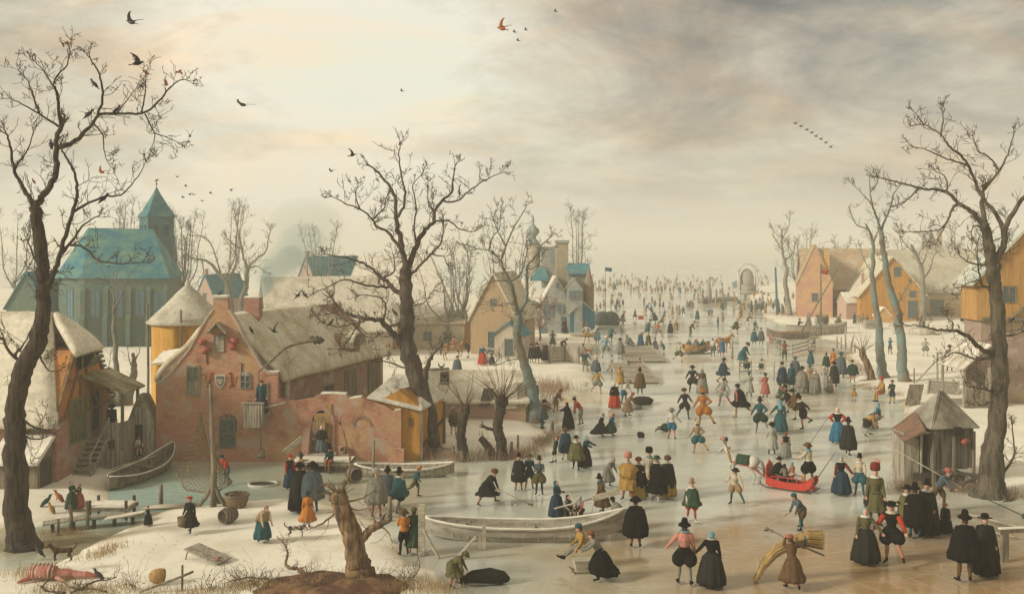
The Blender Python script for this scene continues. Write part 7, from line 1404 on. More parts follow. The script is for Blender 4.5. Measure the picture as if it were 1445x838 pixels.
m=MB();m.tube([(-.12,0,h-.05),(-.18,-.05,h+.08),(-.1,-.05,h+.15)],.03,5);m.build('hook',WOOD_D,t)
top=Vector((-.14,0,h-.1));net=MB();nt_=thing('fishing_net','brown mesh fishing net spread from the mast to the ice','net',o)
D0=o.y;base=[PD(249,668,D0+1.6)-o,PD(262,690,D0+1.1)-o,PD(285,694,D0+.5)-o,PD(308,692,D0+.1)-o,PD(325,682,D0-.2)-o,PD(328,678,D0+.6)-o]
apex=PD(284,575,D0+.5)-o;NU,NV=18,16;G={}
for i in range(NU+1):
 u=i/NU*(len(base)-1);k=min(len(base)-2,int(u));bpt=base[k].lerp(base[k+1],u-k);tp=apex.lerp(Vector((-.06,0,h*.42)),i/NU)
 for j in range(NV+1):v=j/NV;G[i,j]=tp.lerp(bpt,v)+Vector((0,.22*math.sin(math.pi*v),-.10*math.sin(math.pi*v)))+Vector((0,.06*math.sin(i*1.3),0))*v
for i in range(NU+1):
 for j in range(NV+1):
  for di,dj in((1,1),(1,-1)):
   if(i+di,j+dj)in G:net.tube([G[i,j],G[i+di,j+dj]],.013,3,cap=False)
  if i<NU and j in(0,NV):net.tube([G[i,j],G[i+1,j]],.022,4)
net.tube([apex,top],.015,4);net.build('mesh',mat('net_cord',(0.20,0.145,0.075)),nt_)
m=MB();m.smooth=True;m.tube([G[i,NV]+Vector((0,0,-.02))for i in range(NU+1)],.03,6);m.build('hoop',WOOD,nt_)
D=50.9;o=Vector((XX(406,D),D,2.6));t=thing('well_sweep','forked post with a long tilting lever and a bound counterweight','well sweep',o);L3=lambda x,y,d=0:PD(x,y,D+d)-o
m=MB();m.smooth=True;m.tube([(0,0,-2.3),L3(405,535),L3(405,512),L3(402,492)],[.16,.15,.14,.09],9,jitter=.12);m.tube([L3(406,514),L3(411,506),L3(416,502)],[.1,.08,.05],7);m.build('forked_post',WOOD_H,t)
m=MB();m.smooth=True;m.tube([L3(365,524,-1.8),L3(382,510,-1.2),L3(402,491,-.45),L3(420,484),L3(440,480),L3(455,480)],[.045,.055,.07,.085,.12,.13],8);m.build('lever',WOOD,t)
m=MB();m.smooth=True
for i in range(4):m.tube([L3(438+i*4,475+(i%2)*2),L3(447+i*3,484-(i%2)*2)],.12,7)
m.build('counterweight',WOOD_D,t)
m=MB();m.tube([L3(365,524,-1.8),L3(366.5,560,-1.85),L3(368.5,636,-1.9)],.022,4);m.build('rope',WOOD_D,t)
o=Vector((XX(369,49),49,ZZ(648,49)));t=thing('bucket','wooden bucket hanging on the well rope before the inn wall','bucket',o);m=MB();m.smooth=True;m.lathe([(.12,0),(.17,.34),(.185,.36),(.15,.33),(.11,.04)],n=14);m.build('pail',WOOD_G,t);m=MB();m.tube([(-.17,0,.33),(-.08,0,.52),(0,0,.56),(.08,0,.52),(.17,0,.33)],.015,5);m.build('bail',WOOD_D,t)
m=MB();m.lathe([(.15,.10),(.165,.115),(.16,.14),(.145,.12)],n=14);m.build('hoop',WOOD_D,t)
D=52.6;o=Vector((XX(612,D),D,ZZ(521,D)));t=thing('hanging_sign','dark inn sign with a pale crescent hung from a pole on the big tree','sign',o);L3=lambda x,y,d=0:PD(x,y,D+d)-o
m=MB();m.smooth=True;m.tube([L3(595,521),L3(615,521),L3(634,520)],.07,8);m.build('bracket_pole',WOOD_G,t)
m=MB();m.box(L3(627.5,533),(.40,.06,.42));bd=m.build('board',WOOD_D,t);m=MB()
for s,(aa,bb)in enumerate(((L3(622,525.5),L3(633,525.5)),(L3(622,541),L3(633,541)),(L3(622,525),L3(622,541)),(L3(633,525),L3(633,541)))):m.beam(aa,bb,.07,.09)
m.build('frame',WOOD,bd)
def crescent(c,r,mm,y=-.045):
 A=[(c.x+r*math.cos(q),c.y+y,c.z+r*math.sin(q))for q in[R(-215+250*k/12)for k in range(13)]];B=[(c.x+r*.72*math.cos(q),c.y+y,c.z+r*.25+r*.78*math.sin(q))for q in[R(-200+220*k/12)for k in range(13)]]
 for k in range(12):mm.prism([A[k],A[k+1],B[k+1],B[k]],(0,-.02,0))
m=MB();crescent(L3(627.5,533),.13,m);m.build('crescent_emblem',mat('pale_paint',(0.40,0.38,0.30)),bd)
m=MB();crescent(L3(623,514),.17,m,0);m.build('iron_crescent',WOOD_D,t)
for x in(624,631):m=MB();m.tube([L3(x,521),L3(x,526)],.015,5);m.build('hanger',WOOD_D,t)
o=P(334,714);t=thing('basket','big round wicker basket standing beside the net mast','basket',o);m=MB();m.smooth=True;m.lathe([(.36,0),(.44,.2),(.48,.42),(.50,.47),(.46,.45),(.40,.2),(.34,.06)],n=24,fold=.015,nf=12);m.build('body',mat('wicker',(0.22,0.15,0.08),second=(0.12,0.08,0.045),scale=9,stretch=(1,1,4),bump=.02,bscale=20),t)
m=MB();m.smooth=True;m.tube([(.49*math.cos(q),.49*math.sin(q),.47)for q in[R(20*k)for k in range(19)]],.035,6);m.build('rim',WOOD,t);m=MB();m.tube([(-.2,-.4,.46),(-.12,-.46,.62),(.06,-.46,.62),(.14,-.42,.46)],.025,5);m.build('handle',WOOD,t)
def barrel(label,px,py,r,L_,rz,ry,mt=WOOD,z=None,mouth=True):
 o=P(px,py);o.z+=r*1.0;t=thing('barrel',label,'barrel',o,rz);t.rotation_euler[1]=ry;Mx=Matrix.Rotation(R(90),3,'Y');m=MB();m.smooth=True;m.lathe([(r*.1,-L_/2),(r*.85,-L_/2),(r,0),(r*.86,L_/2),(r*.78,L_/2),(r*.74,-L_*.2),(.02,-L_*.22)],n=20,M=Mx);m.build('staves',mt,t)
 for f in(-.36,.36,-.14,.14):m=MB();m.smooth=True;rr=r*(1.0-.22*abs(f*2)**2)*1.02;m.lathe([(rr,f*L_-.03),(rr+.015,f*L_),(rr,f*L_+.03),(rr-.03,f*L_)],n=20,M=Mx);m.build('hoop',WOOD_D,t)
 return t
barrel('open brown barrel lying on its side below the basket',322,737,.28,.60,R(240),0,WOOD);barrel('pale round ended cask lying at the inn landing',500,680,.36,.6,R(-60),0,WOOD_G)
o=P(229,822);t=thing('straw_hive','tipped straw bee skep lying open in the foreground snow','beehive',o+Vector((0,0,.2)),R(-60));m=MB();m.smooth=True;m.lathe([(.17,-.02),(.235,0),(.245,.06),(.225,.20),(.17,.32),(.08,.40),(.02,.42)],n=22,M=Matrix.Rotation(R(78),3,'X'));m.build('shell',mat('straw_hive',(0.50,0.31,0.12),second=(0.32,0.18,0.07),scale=5,stretch=(1,6,1),bump=.02,bscale=12),t);m=MB();m.lathe([(.02,-.035),(.17,-.035),(.17,-.02),(.02,-.02)],n=20,M=Matrix.Rotation(R(78),3,'X'));m.build('dark_mouth',MATS['dark_room'],t);m=MB();m.smooth=True;m.tube([Matrix.Rotation(R(78),3,'X')@Vector((.205*math.cos(q),.205*math.sin(q),-.02))for q in[R(24*k)for k in range(16)]],.035,6);m.build('rim',WOOD,t)
o=P(290,790);t=thing('bird_trap','grey plank board propped on a stick as a bird trap','board',o,R(-30));
m=MB();m.slab([(-.75,-.25,.28),(.75,-.25,.02),(.75,.42,.06),(-.75,.42,.32)],.05);m.build('board',WOOD_G,t)
for yy in(-.02,.2):m=MB();m.slab([(-.74,yy,.345),(.74,yy,.085),(.74,yy+.012,.085),(-.74,yy+.012,.345)],.004);m.build('plank_gap',WOOD_D,t)
m=MB();m.tube([(-.72,-.2,-.05),(-.6,-.2,.28)],.018,5);m.build('prop_stick',WOOD_D,t)
for xx,yy in((.5,.1),(.6,-.08)):m=MB();m.smooth=True;m.ball((xx,yy,.13),(.10,.07,.05),8);m.build('brick_weight',mat('red_stone',(0.36,0.15,0.10)),t)
o=P(257,832);t=thing('crossed_sticks','upright stick crossed by a slanting branch at the bottom edge','stick',o);m=MB();m.smooth=True;m.tube([(0,0,-.1),(.01,0,.75)],[.035,.03],6);m.build('upright',WOOD_D,t);m=MB();m.smooth=True;m.tube([(-1.2,-.25,.02),(0,-.04,.42),(.33,.02,.55)],[.03,.04,.035],6);m.build('crosspiece',WOOD,t)
o=P0(371,684);t=thing('ice_hole','round hole in the ice with a raised pale rim in front of the inn','hole',o);m=MB();m.smooth=True;m.tube([(.62*math.cos(q),.42*math.sin(q),.02+.05*(math.sin(q)>0))for q in[R(15*k)for k in range(25)]],.055,8);m.build('rim',mat('ice_rim',(0.55,0.54,0.44)),t);m=MB();m.lathe([(.02,.012),(.60,.012),(.60,.016),(.02,.018)],n=24,M=Matrix.Diagonal((1,.68,1)));m.build('dark_water',mat('black_water',(0.02,0.03,0.025),.15),t)
o=P0(110,752);t=thing('footbridge','narrow snowy plank footbridge over the frozen channel','bridge',o);a=P0(60,750)-o;b=P0(196,742)-o+Vector((0,.6,0));m=MB();n_=26
for i in range(n_):f=(i+.5)/n_;c_=a.lerp(b,f)+Vector((0,0,.30+.08*math.sin(math.pi*f)));m.box(c_,((b-a).length/n_-.02,.62,.05),rz=math.atan2(b.y-a.y,b.x-a.x))
m.build('deck',WOOD_G,t);m=MB();m.slab([a+Vector((2.2,.0,.39)),b+Vector((0,-.22,.36)),b+Vector((0,.25,.36)),a+Vector((2.2,.45,.39))],.05);m.build('deck_snow',SNOW,t,bevel=.02)
for f in(.12,.32,.52,.72,.9):m=MB();c_=a.lerp(b,f);m.tube([c_+Vector((0,-.22,-.2)),c_+Vector((0,-.22,.3))],.07,6);m.build('pile',WOOD_D,t)
for f,hh in((.30,.95),(.46,1.05)):m=MB();c_=a.lerp(b,f);m.tube([c_+Vector((0,-.3,-.2)),c_+Vector((.03,-.3,hh*.6)),c_+Vector((-.04,-.3,hh))],.065,7,jitter=.15);m.build('rail_post',WOOD,t)
m=MB();m.beam(a.lerp(b,.28)+Vector((0,-.3,.75)),a.lerp(b,.50)+Vector((0,-.3,.72)),.07);m.build('rail',WOOD,t)
o=P0(150,735);t=thing('jetty','little snow covered washing stage by the farmhouse','jetty',o);m=MB();m.box((0,.6,.4),(1.7,1.0,.1));m.build('deck',WOOD,t);m=MB();m.box((0,.6,.50),(1.6,.95,.10));m.build('deck_snow',SNOW,t,bevel=.04)
for xx,yy in((-.7,.15),(.7,.15),(.7,1.0),(-.7,1.0)):m=MB();m.tube([(xx,yy,-.2),(xx,yy,.75)],.06,6);m.build('pile',WOOD_D,t)
o=P0(232,738)+Vector((0,0,.1));t=thing('log_pile','loose snowy poles lying beside the child on the frozen channel','poles',P(235,718));
for i in range(5):m=MB();m.smooth=True;m.tube([(-.9+.1*i,-.2+.12*i,.08),(.9+.1*i,-.05+.1*i,.10)],.045,6);m.build('pole',WOOD_H,t)
o=P0(446,668);t=thing('landing_stage','snow covered plank landing in front of the arched inn door','jetty',o);m=MB();m.box((.25,.6,.42),(2.9,1.3,.12));m.build('deck',WOOD_G,t);m=MB();m.box((.25,.6,.52),(2.8,1.25,.10));m.build('deck_snow',SNOW,t,bevel=.05)
for xx in(-1.1,-.3,.6,1.5):m=MB();m.tube([(xx,.05,-.2),(xx,.05,.42)],.08,7);m.build('pile',WOOD_D,t)
m=MB();m.beam((-1.5,.1,.95),(-.7,.4,1.6),.08,.22);m.build('plank',WOOD_H,t)
def jetty(label,px0,py0,px1,py1,top,n=4,slope=True):
 o=P0((px0+px1)/2,py1);t=thing('jetty',label,'jetty',o);W_=XX(px1,o.y)-XX(px0,o.y);dep=P0(px0,py0).y-o.y
 for i in range(n):f=(i+.5)/n;m=MB();m.box((0,dep*f,top*f*(1 if slope else.0)+.12+(0 if slope else top)),(W_*(1.05-.15*f),dep/n*.86,.06),rx=math.atan2(top,dep)if slope else 0);m.build('plank',WOOD_G,t)
 for s in(-1,1):m=MB();m.beam((s*W_*.5,-.2,.05),(s*W_*.42,dep,top*1.0+.12),.14,.14);m.build('beam',WOOD_H,t)
 for s in(-1,0,1):m=MB();m.tube([(s*W_*.40,dep,-.2),(s*W_*.40,dep,top+.4)],.08,6);m.build('pile',WOOD_G,t)
 return t
jetty('upper pale plank slipway with people sitting behind it',884,496,942,512,.5);jetty('lower pale plank slipway beside the man in long brown cloak',872,524,932,542,.6)
def railfence(label,pts,h,nr=2,mt=WOOD_H,name='fence',cat='fence',group=None):
 o=P(*pts[0]);t=thing(name,label,cat,o,0,group);w=[P(*q)-o for q in pts]
 for q in w:m=MB();m.tube([q+Vector((0,0,-.2)),q+Vector((0,0,h*1.12))],.07,6);m.build('post',mt,t)
 for i in range(len(w)-1):
  for k in range(nr):z=h*(k+1)/nr-.08;m=MB();m.beam(w[i]+Vector((0,0,z)),w[i+1]+Vector((0,0,z)),.06,.12);m.build('rail',mt,t)
 return t
railfence('pale two rail fence crossing the ice behind the boys',[(1043,535),(1060,533),(1079,534),(1092,538)],1.35);railfence('rail of the far jetty below the golden rimmed boat',[(1083,500),(1100,503),(1118,503),(1140,496),(1150,490)],1.1,3,WOOD_G)
def plankfence(label,pts,h,mt,gap=.02):
 o=P(*pts[0]);t=thing('fence',label,'fence',o);w=[P(*q)-o for q in pts]
 for i in range(len(w)-1):
  for k in range(5):z=h*(k+.5)/5;m=MB();m.beam(w[i]+Vector((0,0,z)),w[i+1]+Vector((0,0,z)),.05,h/5-gap);m.build('plank',mt,t)
 for q in w:m=MB();m.box(q+Vector((0,-.06,h/2)),(.14,.14,h+.3));m.build('post',WOOD,t)
plankfence('grey board fence running from the cloaked villagers to the ice',[(775,512),(797,510),(817,513)],1.35,WOOD_G);
railfence('low wooden rail along the shallow left of the pollards',[(604,646),(640,648),(652,652)],.5,1,WOOD)
railfence('row of thin stakes by the blue shed side of the manor',[(676,503),(688,504),(704,506)],.9,2,WOOD_G)
o=P0(1168,497);t=thing('gangplank','long pale snowy plank leaning from the barge to the bank','plank',o);m=MB();m.beam((-5.0,2.0,1.3),(2.2,-.6,.1),.55,.1);m.build('board',WOOD_H,t)
for i,(x,y)in enumerate(((1193,492),(1187,494),(1200,495),(1181,491),(1206,497))):post('pile',f'{("tallest", "stubby", "leaning", "thin", "outermost")[i]} pile in the row by the barge stern','post',x,y,(2.3,1.3,1.5,1.2,.9)[i],.09,WOOD_G,((0,0),(0,0),(.3,0),(0,0),(0,0))[i],'piles by the barge stern')
def mast(label,px,py,top,r=.09,flag=None,D=None,mt=WOOD,z=0):
 o=P0(px,py);o.z=z;t=thing('mast',label,'mast',o);h=ZZ(top,o.y)-z;m=MB();m.smooth=True;m.tube([(0,0,0),(.03,0,h/2),(0,0,h)],[r,r*.8,r*.4],7);m.build('pole',mt,t)
 if flag:m=MB();m.smooth=True;m.loft([[Vector((x,.03*math.sin(x*9)+s_,h-.1-.12*x-k))for k,s_ in((0,0),(flag[2],0),(flag[2],.01),(0,.01))]for x in(0,.3,.6,.9)]);m.build('flag',[cloth(flag[0])],t)
 if flag and flag[1]:m=MB();m.smooth=True;m.loft([[Vector((x,.03*math.sin(x*9)+s_,h-.15-flag[2]-.12*x-k))for k,s_ in((0,0),(flag[2],0),(flag[2],.01),(0,.01))]for x in(0,.3,.6,.9)]);m.build('flag',[cloth(flag[1])],t)
 return t
mast('dark mast of the barge with a yellow and red flag',1158,476,372,.14,('gold','red',.5),z=.2);mast('thin flagpole with a tiny blue flag right of the manor',854,457,376,.07,('blue',None,.5))
o=Vector((XX(1130,112),112,.9));t=thing('spar','long pole held slanting up from the brown boat','pole',o);m=MB();m.smooth=True;m.tube([(0,0,0),(2.2,.5,3.6),(4.4,1,7.1)],[.10,.08,.04],7);m.build('pole',WOOD,t)
post('stake','blue green leaning post at the far landing','post',1097,444,7.0,.16,mat('teal_wood',(0.05,0.18,0.22)),(-.3,0))
for px,lab in((850,'left of two round grey canvas heaps under the flagpole'),(862,'right of two round grey canvas heaps under the flagpole')):
 o=P0(px,458);m=MB();m.smooth=True;m.lathe([(1.15,-.1),(1.2,.5),(1.05,1.2),(.6,1.65),(.05,1.8)],n=20,fold=.03,nf=5);tag(link('canvas_tent',m.mesh('canvas_tent',cloth('slate')),None,o),lab,'tent')
def sail(label,px,py,top,w):
 o=P0(px,py);t=thing('sailing_boat',label,'boat',o);h=ZZ(top,o.y);k=o.y/FPX;m=MB();m.smooth=True;m.tube([(0,0,0),(0,0,h)],[.15,.05],6);m.build('mast',WOOD_G,t)
 m=MB();m.smooth=True;rings=[]
 for i in range(9):f=i/8;z=.8+(h*.95-.8)*f;ww=w*k*(1-f)**.8*(1 if f>.1 else.85)+.05;rings.append([Vector((-ww*.6,.02,z)),Vector((0,-.5*(1-f),z)),Vector((ww*.4,.02,z)),Vector((ww*.4,.08,z)),Vector((0,-.42*(1-f),z)),Vector((-ww*.6,.08,z))])
 m.loft(rings);m.build('sail',cloth('palegrey'),t);m=MB();m.smooth=True;m.loft([[(x,-w_,.9),(x,-w_*.6,.1),(x,w_*.6,.1),(x,w_,.9)]for x,w_ in((-2.2,.1),(-1.2,.7),(1,.8),(2.2,.1))]);m.build('hull',cloth('grey'),t);return t
sail('ice yacht with a tall narrow grey sail in the far middle',1001,428,391,10);sail('tiny faint ice yacht right of the tall sailed one',1024,426,414,4)
o=P0(1055,416);k=o.y/FPX;t=thing('pavilion','faint white arched pavilion standing in a shallow boat, far right','pavilion',o)
for s in(-1,1):m=MB();m.box((s*13*k,0,16*k),(3*k,1,32*k));m.build('pillar',mat('far_white',(0.66,0.66,0.58)),t)
m=MB()
for j in range(10):a0,a1=math.pi*j/10,math.pi*(j+1)/10;m.beam((13*k*math.cos(a0),0,32*k+12*k*math.sin(a0)),(13*k*math.cos(a1),0,32*k+12*k*math.sin(a1)),1,2.6*k)
m.build('arch',mat('far_white',(0,0,0)),t);m=MB();m.smooth=True;m.ball((0,.6,22*k),(10*k,1.4,15*k),14);m.box((0,.6,8*k),(20*k,2,14*k));m.build('dome',cloth('palegrey'),t);m=MB();m.box((-18*k,0,14*k),(4*k,.3,9*k));m.build('shield',cloth('lightblue'),t)
m=MB();m.smooth=True;m.loft([[(x*k,-w_,z1),(x*k,-w_*.5,z1-.6),(x*k,w_*.5,z1-.6),(x*k,w_,z1)]for x,w_,z1 in((-16,.1,1.1),(-8,1.2,.8),(8,1.2,.8),(16,.1,1.1))]);m.build('hull',WOOD_H,t)
o=P(1301,471);m=MB();m.smooth=True;m.lathe([(1.35,-.1),(1.45,.25),(1.4,.6),(1.3,.68),(.5,.62),(.1,.6)],n=22);tag(link('well_curb',m.mesh('well_curb',mat('well_stone',(0.40,0.36,0.28),second=(0.6,0.57,0.46))),None,o),'round low stone curb with snow about the thin pale tree','well')
o=P(1330,556);o.z=.1;t=thing('slipway','short ribbed plank ramp leading from the porch down to the ice','ramp',o,R(-25))
for i in range(7):m=MB();m.box((0,i*.42,.08+i*.11),(1.9,.30,.07),rx=.25);m.build('plank',WOOD_G,t)
for s in(-1,1):m=MB();m.beam((s*.98,-.2,.02),(s*.98,2.8,.85),.1,.16);m.build('side_beam',WOOD_H,t)
o=P(1293,540);t=thing('lifting_pole','slanting pole tied to a post on the right bank','pole',o);m=MB();m.smooth=True;k=o.y/FPX;m.tube([(0,0,.05),(17*k,.2,17*k),(34*k,.4,33*k)],.05,6);m.build('pole',WOOD_G,t);m=MB();m.tube([(33*k,.4,-.1),(33*k,.4,42*k)],.07,6);m.build('post',WOOD_G,t)
for(x,y,w,h,lab,rz)in((1287,572,.95,1.3,'leaning grey board set upright on the right bank shore',.3),):
 o=P(x,y);m=MB();m.slab([(-w/2,0,0),(w/2,0,0),(w/2+.5,.5,h),(-w/2+.5,.5,h)],.06);tag(link('board',m.mesh('board',WOOD),None,o),lab,'board')
o=P(1232,463);o.z+=.0;t=thing('crate','small grey crate in the snow before the orange barn','crate',o);m=MB();m.box((0,0,.5),(2.0,1.0,1.0));m.build('box',WOOD_G,t);m=MB();m.box((0,-.52,.5),(2.0,.05,.12));m.build('batten',WOOD,t)
o=P0(1405,792);t=thing('bench_rail','rough wooden table like rail at the right edge of the ice','rail',o);m=MB();m.beam((.1,0,1.02),(2.0,.3,1.02),.20,.12);m.build('top',WOOD,t);m=MB();m.box((.30,0,.45),(.2,.2,1.1));m.build('leg',WOOD,t);m=MB();m.box((1.9,.3,.45),(.2,.2,1.1));m.build('leg',WOOD,t);m=MB();m.box((1.05,.15,1.10),(1.9,.18,.05),rz=.15);m.build('top_snow',SNOW,t,bevel=.02)
for a_,b_,z0,z1,r_,lab in(((1366,728),(1440,748),.55,.2,.06,'upper pale pole half frozen beneath the outhouse'),((1362,745),(1436,762),.3,.15,.05,'lower pale pole lying on the ice toward the right edge')):
 a=P0(*a_);b=P0(*b_)-a;m=MB();m.smooth=True;m.tube([(0,0,.08),(b.x,b.y,.10)],[r_,r_*.6],7);tag(link('ice_pole',m.mesh('ice_pole',WOOD_H),None,a),lab,'pole')
stick('colf club swung low by the dark coated player',COLF,'golf','l',(.92,-.15,-.42),1.55,'colf_club',club=True,cat='club');m=MB();m.smooth=True;m.ball((0,0,.045),.045,8);tag(link('colf_ball',m.mesh('colf_ball',SNOW),None,P0(727,714)),'small pale ball on the ice before the colf club','ball')
stick('colf club dragged on the ice by the player with teal cap',CLUB2,'golf','r',(-.85,-.3,-.45),1.35,'colf_club',club=True,cat='club');stick('walking cane of the limping man in brown',CANE,'stick','l',(-.25,-.1,-1),1.1,'walking_cane',cat='cane')
stick('whip raised by the sleigh driver',DRIVER,'steer','r',(.62,.3,.72),1.9,'whip',r=.012,cat='whip',mt=WOOD_D)
t=stick('long pole of the fisherman reaching far over the ice to both sides',SWEEP,'push','l',(-.82,.35,.47),3.6,'fishing_pole',r=.022,cat='pole');m=MB();m.smooth=True;m.tube([(0,0,0),Vector((.85,-.25,-.38))*2.6],[.022,.02],6);m.tube([Vector((.85,-.25,-.38))*2.5,Vector((.85,-.25,-.38))*2.75],.10,7);m.build('broom_head',mat('dark_teal_wood',(0.04,0.09,0.09)),t)
c=hand_at(REED,'carry','l');o=Vector((XX(1117,c.y+.2),c.y+.25,ZZ(776,c.y)));t=thing('reed_bundle','huge sheaf of dry reeds carried on the back, drooping to the left','bundle',o);rng=random.Random(3);m=MB()
ax=[Vector((1.0,.1,.22)),Vector((.5,0,.30)),Vector((0,0,.16)),Vector((-.5,0,-.12)),Vector((-.9,-.05,-.55)),Vector((-1.15,-.1,-.98))];rad=[.30,.25,.19,.19,.17,.10]
for _ in range(520):
 a=rng.uniform(0,6.28);q=math.sqrt(rng.random());i0=rng.choice((0,0,1));pts=[]
 for i in range(i0,len(ax)):pts.append(ax[i]+Vector((rng.uniform(-.04,.04),math.cos(a)*rad[i]*q,math.sin(a)*rad[i]*q))*(1 if i else 1.0))
 m.tube(pts,.011,3,cap=False)
m.build('reeds',mat('dry_reed',(0.46,0.31,0.12),second=(0.30,0.19,0.07),scale=6),t);m=MB();m.smooth=True;m.tube([Vector((.38,.24*math.cos(q),.24+.24*math.sin(q)))for q in[R(24*k_)for k_ in range(16)]],.03,5);m.build('binding',cloth('teal'),t)
m=MB();m.smooth=True;m.tube([(-.85,-.2,.70),(.2,-.25,.16),(.95,-.3,-.15)],.03,6);tag(link('carrying_pole',m.mesh('carrying_pole',WOOD),None,o),'pole thrust slantwise through the reed sheaf','pole')
o=P0(824,806);t=thing('box_sledge','small wooden box sledge carrying the boy in orange jacket','sledge',o,R(8));m=MB();m.loft([[(-.28,-.22,.05),(.28,-.22,.05),(.28,.22,.05),(-.28,.22,.05)],[(-.36,-.28,.42),(.36,-.28,.42),(.36,.28,.42),(-.36,.28,.42)]]);m.build('box',WOOD_H,t)
for s in(-.2,.2):m=MB();m.tube([(-.45,s,.12),(-.35,s,.03),(.4,s,.03)],.03,5);m.build('runner',WOOD,t)
m=MB();m.smooth=True;rng=random.Random(9)
m.tube([(-.75,0,.10),(-.35,0,.22),(.2,0,.26),(.6,.05,.2),(.8,.05,.14)],[.10,.20,.25,.20,.06],12,jitter=.25);tag(link('bundle',m.mesh('bundle',cloth('charcoal')),None,P0(683,824)),'dark twisted bundle on the ice before the bending man','bundle')
m=MB();m.smooth=True;m.lathe([(.05,0),(.62,.05),(.75,.28),(.45,.46),(.05,.52)],n=18,fold=.06,nf=5);tag(link('sack',m.mesh('sack',cloth('charcoal')),None,P0(907,570)),'dark round sack on the ice at the feet of the brown cloaked man','sack');m=MB();m.smooth=True;m.lathe([(.05,0),(.45,.05),(.5,.2),(.05,.3)],n=14);tag(link('sack',m.mesh('sack',cloth('grey')),None,P0(896,577)),'flat grey sack next to the dark round sack','sack')
q=bpy.data.objects.new('lost_hat',hat_mesh('slouch'));COL.objects.link(q);q.location=P0(904,617)+Vector((0,0,.1));q.rotation_euler=(1.2,.2,.4);q.scale=(1.2,)*3;q.material_slots[0].link='OBJECT';q.material_slots[0].material=cloth('charcoal');tag(q,'black hat lost on the ice near the fallen skater','hat')
FALLEN.rotation_euler=(R(-28),R(150),R(-55));FALLEN.location=FALLEN.location+Vector((.2,0,.55))
m=MB();m.smooth=True;m.lathe([(.16,0),(.19,.32),(.16,.3)],n=12);q=tag(link('carried_basket',m.mesh('carried_basket',MATS['wicker']),None,hand_at(bpy.data.objects[[o_.name for o_ in PEOPLE if 'carrying a basket' in o_['label']][0]],'walk','r')+Vector((0,0,-.36))),'small basket carried by the man in the long grey coat','basket')
m=MB();m.loft([[Vector((x,.01*math.sin(x*8)+s_,z))for z,s_ in((0,0),(.42,0),(.42,.02),(0,.02))]for x in(0,.2,.4,.6)]);q=tag(link('red_flag',m.mesh('red_flag',cloth('red')),None,P0(910,476)+Vector((-.75,0,2.05))),'small red cloth held out by the running teal skater','flag')
o=P0(1112,690);hx,hy=-.80,.60;rz=math.atan2(-hx,hy);t=SLEIGH=thing('sleigh','bright red horse sleigh with curled sides and high scalloped front','sleigh',o,rz);RED=mat('red_paint',(0.50,0.045,0.025),.5,second=(0.40,0.035,0.02),scale=4)
for s in(-1,1):
 m=MB();pr=[(-1.65,.62),(-1.45,.30),(-1.1,.14),(0,.10),(.9,.14),(1.15,.28),(1.2,.75),(.9,.62),(0,.50),(-.8,.52),(-1.2,.62),(-1.5,.95),(-1.62,.90)]
 m.prism([(s*.44,y,z)for y,z in pr],(s*.05,0,0));m.build('side_panel',RED,t)
 m=MB();m.beam((s*.42,-.7,.78),(s*.42,.9,.72),.05)
 for yy in(-.7,-.15,.4,.85):m.beam((s*.42,yy,.5),(s*.42,yy,.76),.05)
 m.build('rail',RED,t);m=MB();m.smooth=True;m.tube([(s*.44,-1.75,.25),(s*.44,-1.5,.06),(s*.44,1.1,.05),(s*.44,1.45,.14),(s*.44,1.55,.34)],.04,6);m.build('runner',WOOD_D,t)
m=MB();m.box((0,-.1,.16),(.86,2.3,.06));m.box((0,-.75,.34),(.86,.06,.34));m.build('floor',RED,t)
m=MB();pf=[(-.46,.2),(.46,.2),(.50,.9),(.47,1.25),(.34,1.42),(.20,1.40),(.10,1.52),(0,1.60),(-.10,1.52),(-.20,1.40),(-.34,1.42),(-.47,1.25),(-.50,.9)];m.prism([(x,1.12,z)for x,z in pf],(0,.07,0));m.build('front_panel',RED,t)
m=MB();m.box((0,-1.35,.25),(.8,.55,.06));m.build('tail_board',RED,t);m=MB();m.box((0,.55,.46),(.8,.5,.08));m.box((0,-.3,.44),(.8,.4,.08));m.build('seat',WOOD_D,t)
Mz=Matrix.Rotation(rz,3,'Z')
def sl(x,y,z=0):return o+Mz@(Vector((x,y,z))*.74)
t.scale=(.74,)*3;DRIVER.location=sl(0,-1.25,.32);DRIVER.rotation_euler[2]=rz+R(170)
q=person('bearded passenger in black mantle and broad hat sitting in the sleigh front',1105,680,0,'sit',0,J_('black'),('skirt','black'),('wide','black'),cape=('black',.5,1.1),extra=(('beard','grey'),),at=sl(-.05,.62,.25),size=.80);q.rotation_euler[2]=rz
q=person('passenger in pink with pale blue cap sitting low in the sleigh',1120,684,0,'sit',0,J_('pink'),('skirt','cream'),('coif','lightblue'),at=sl(.1,-.25,.22),size=.72);q.rotation_euler[2]=rz+R(160)
q=person('small dark haired passenger between the other two in the sleigh',1113,684,0,'sit',0,J_('grey'),('skirt','grey'),('hood','charcoal'),at=sl(-.2,.1,.2),size=.68);q.rotation_euler[2]=rz+R(150)
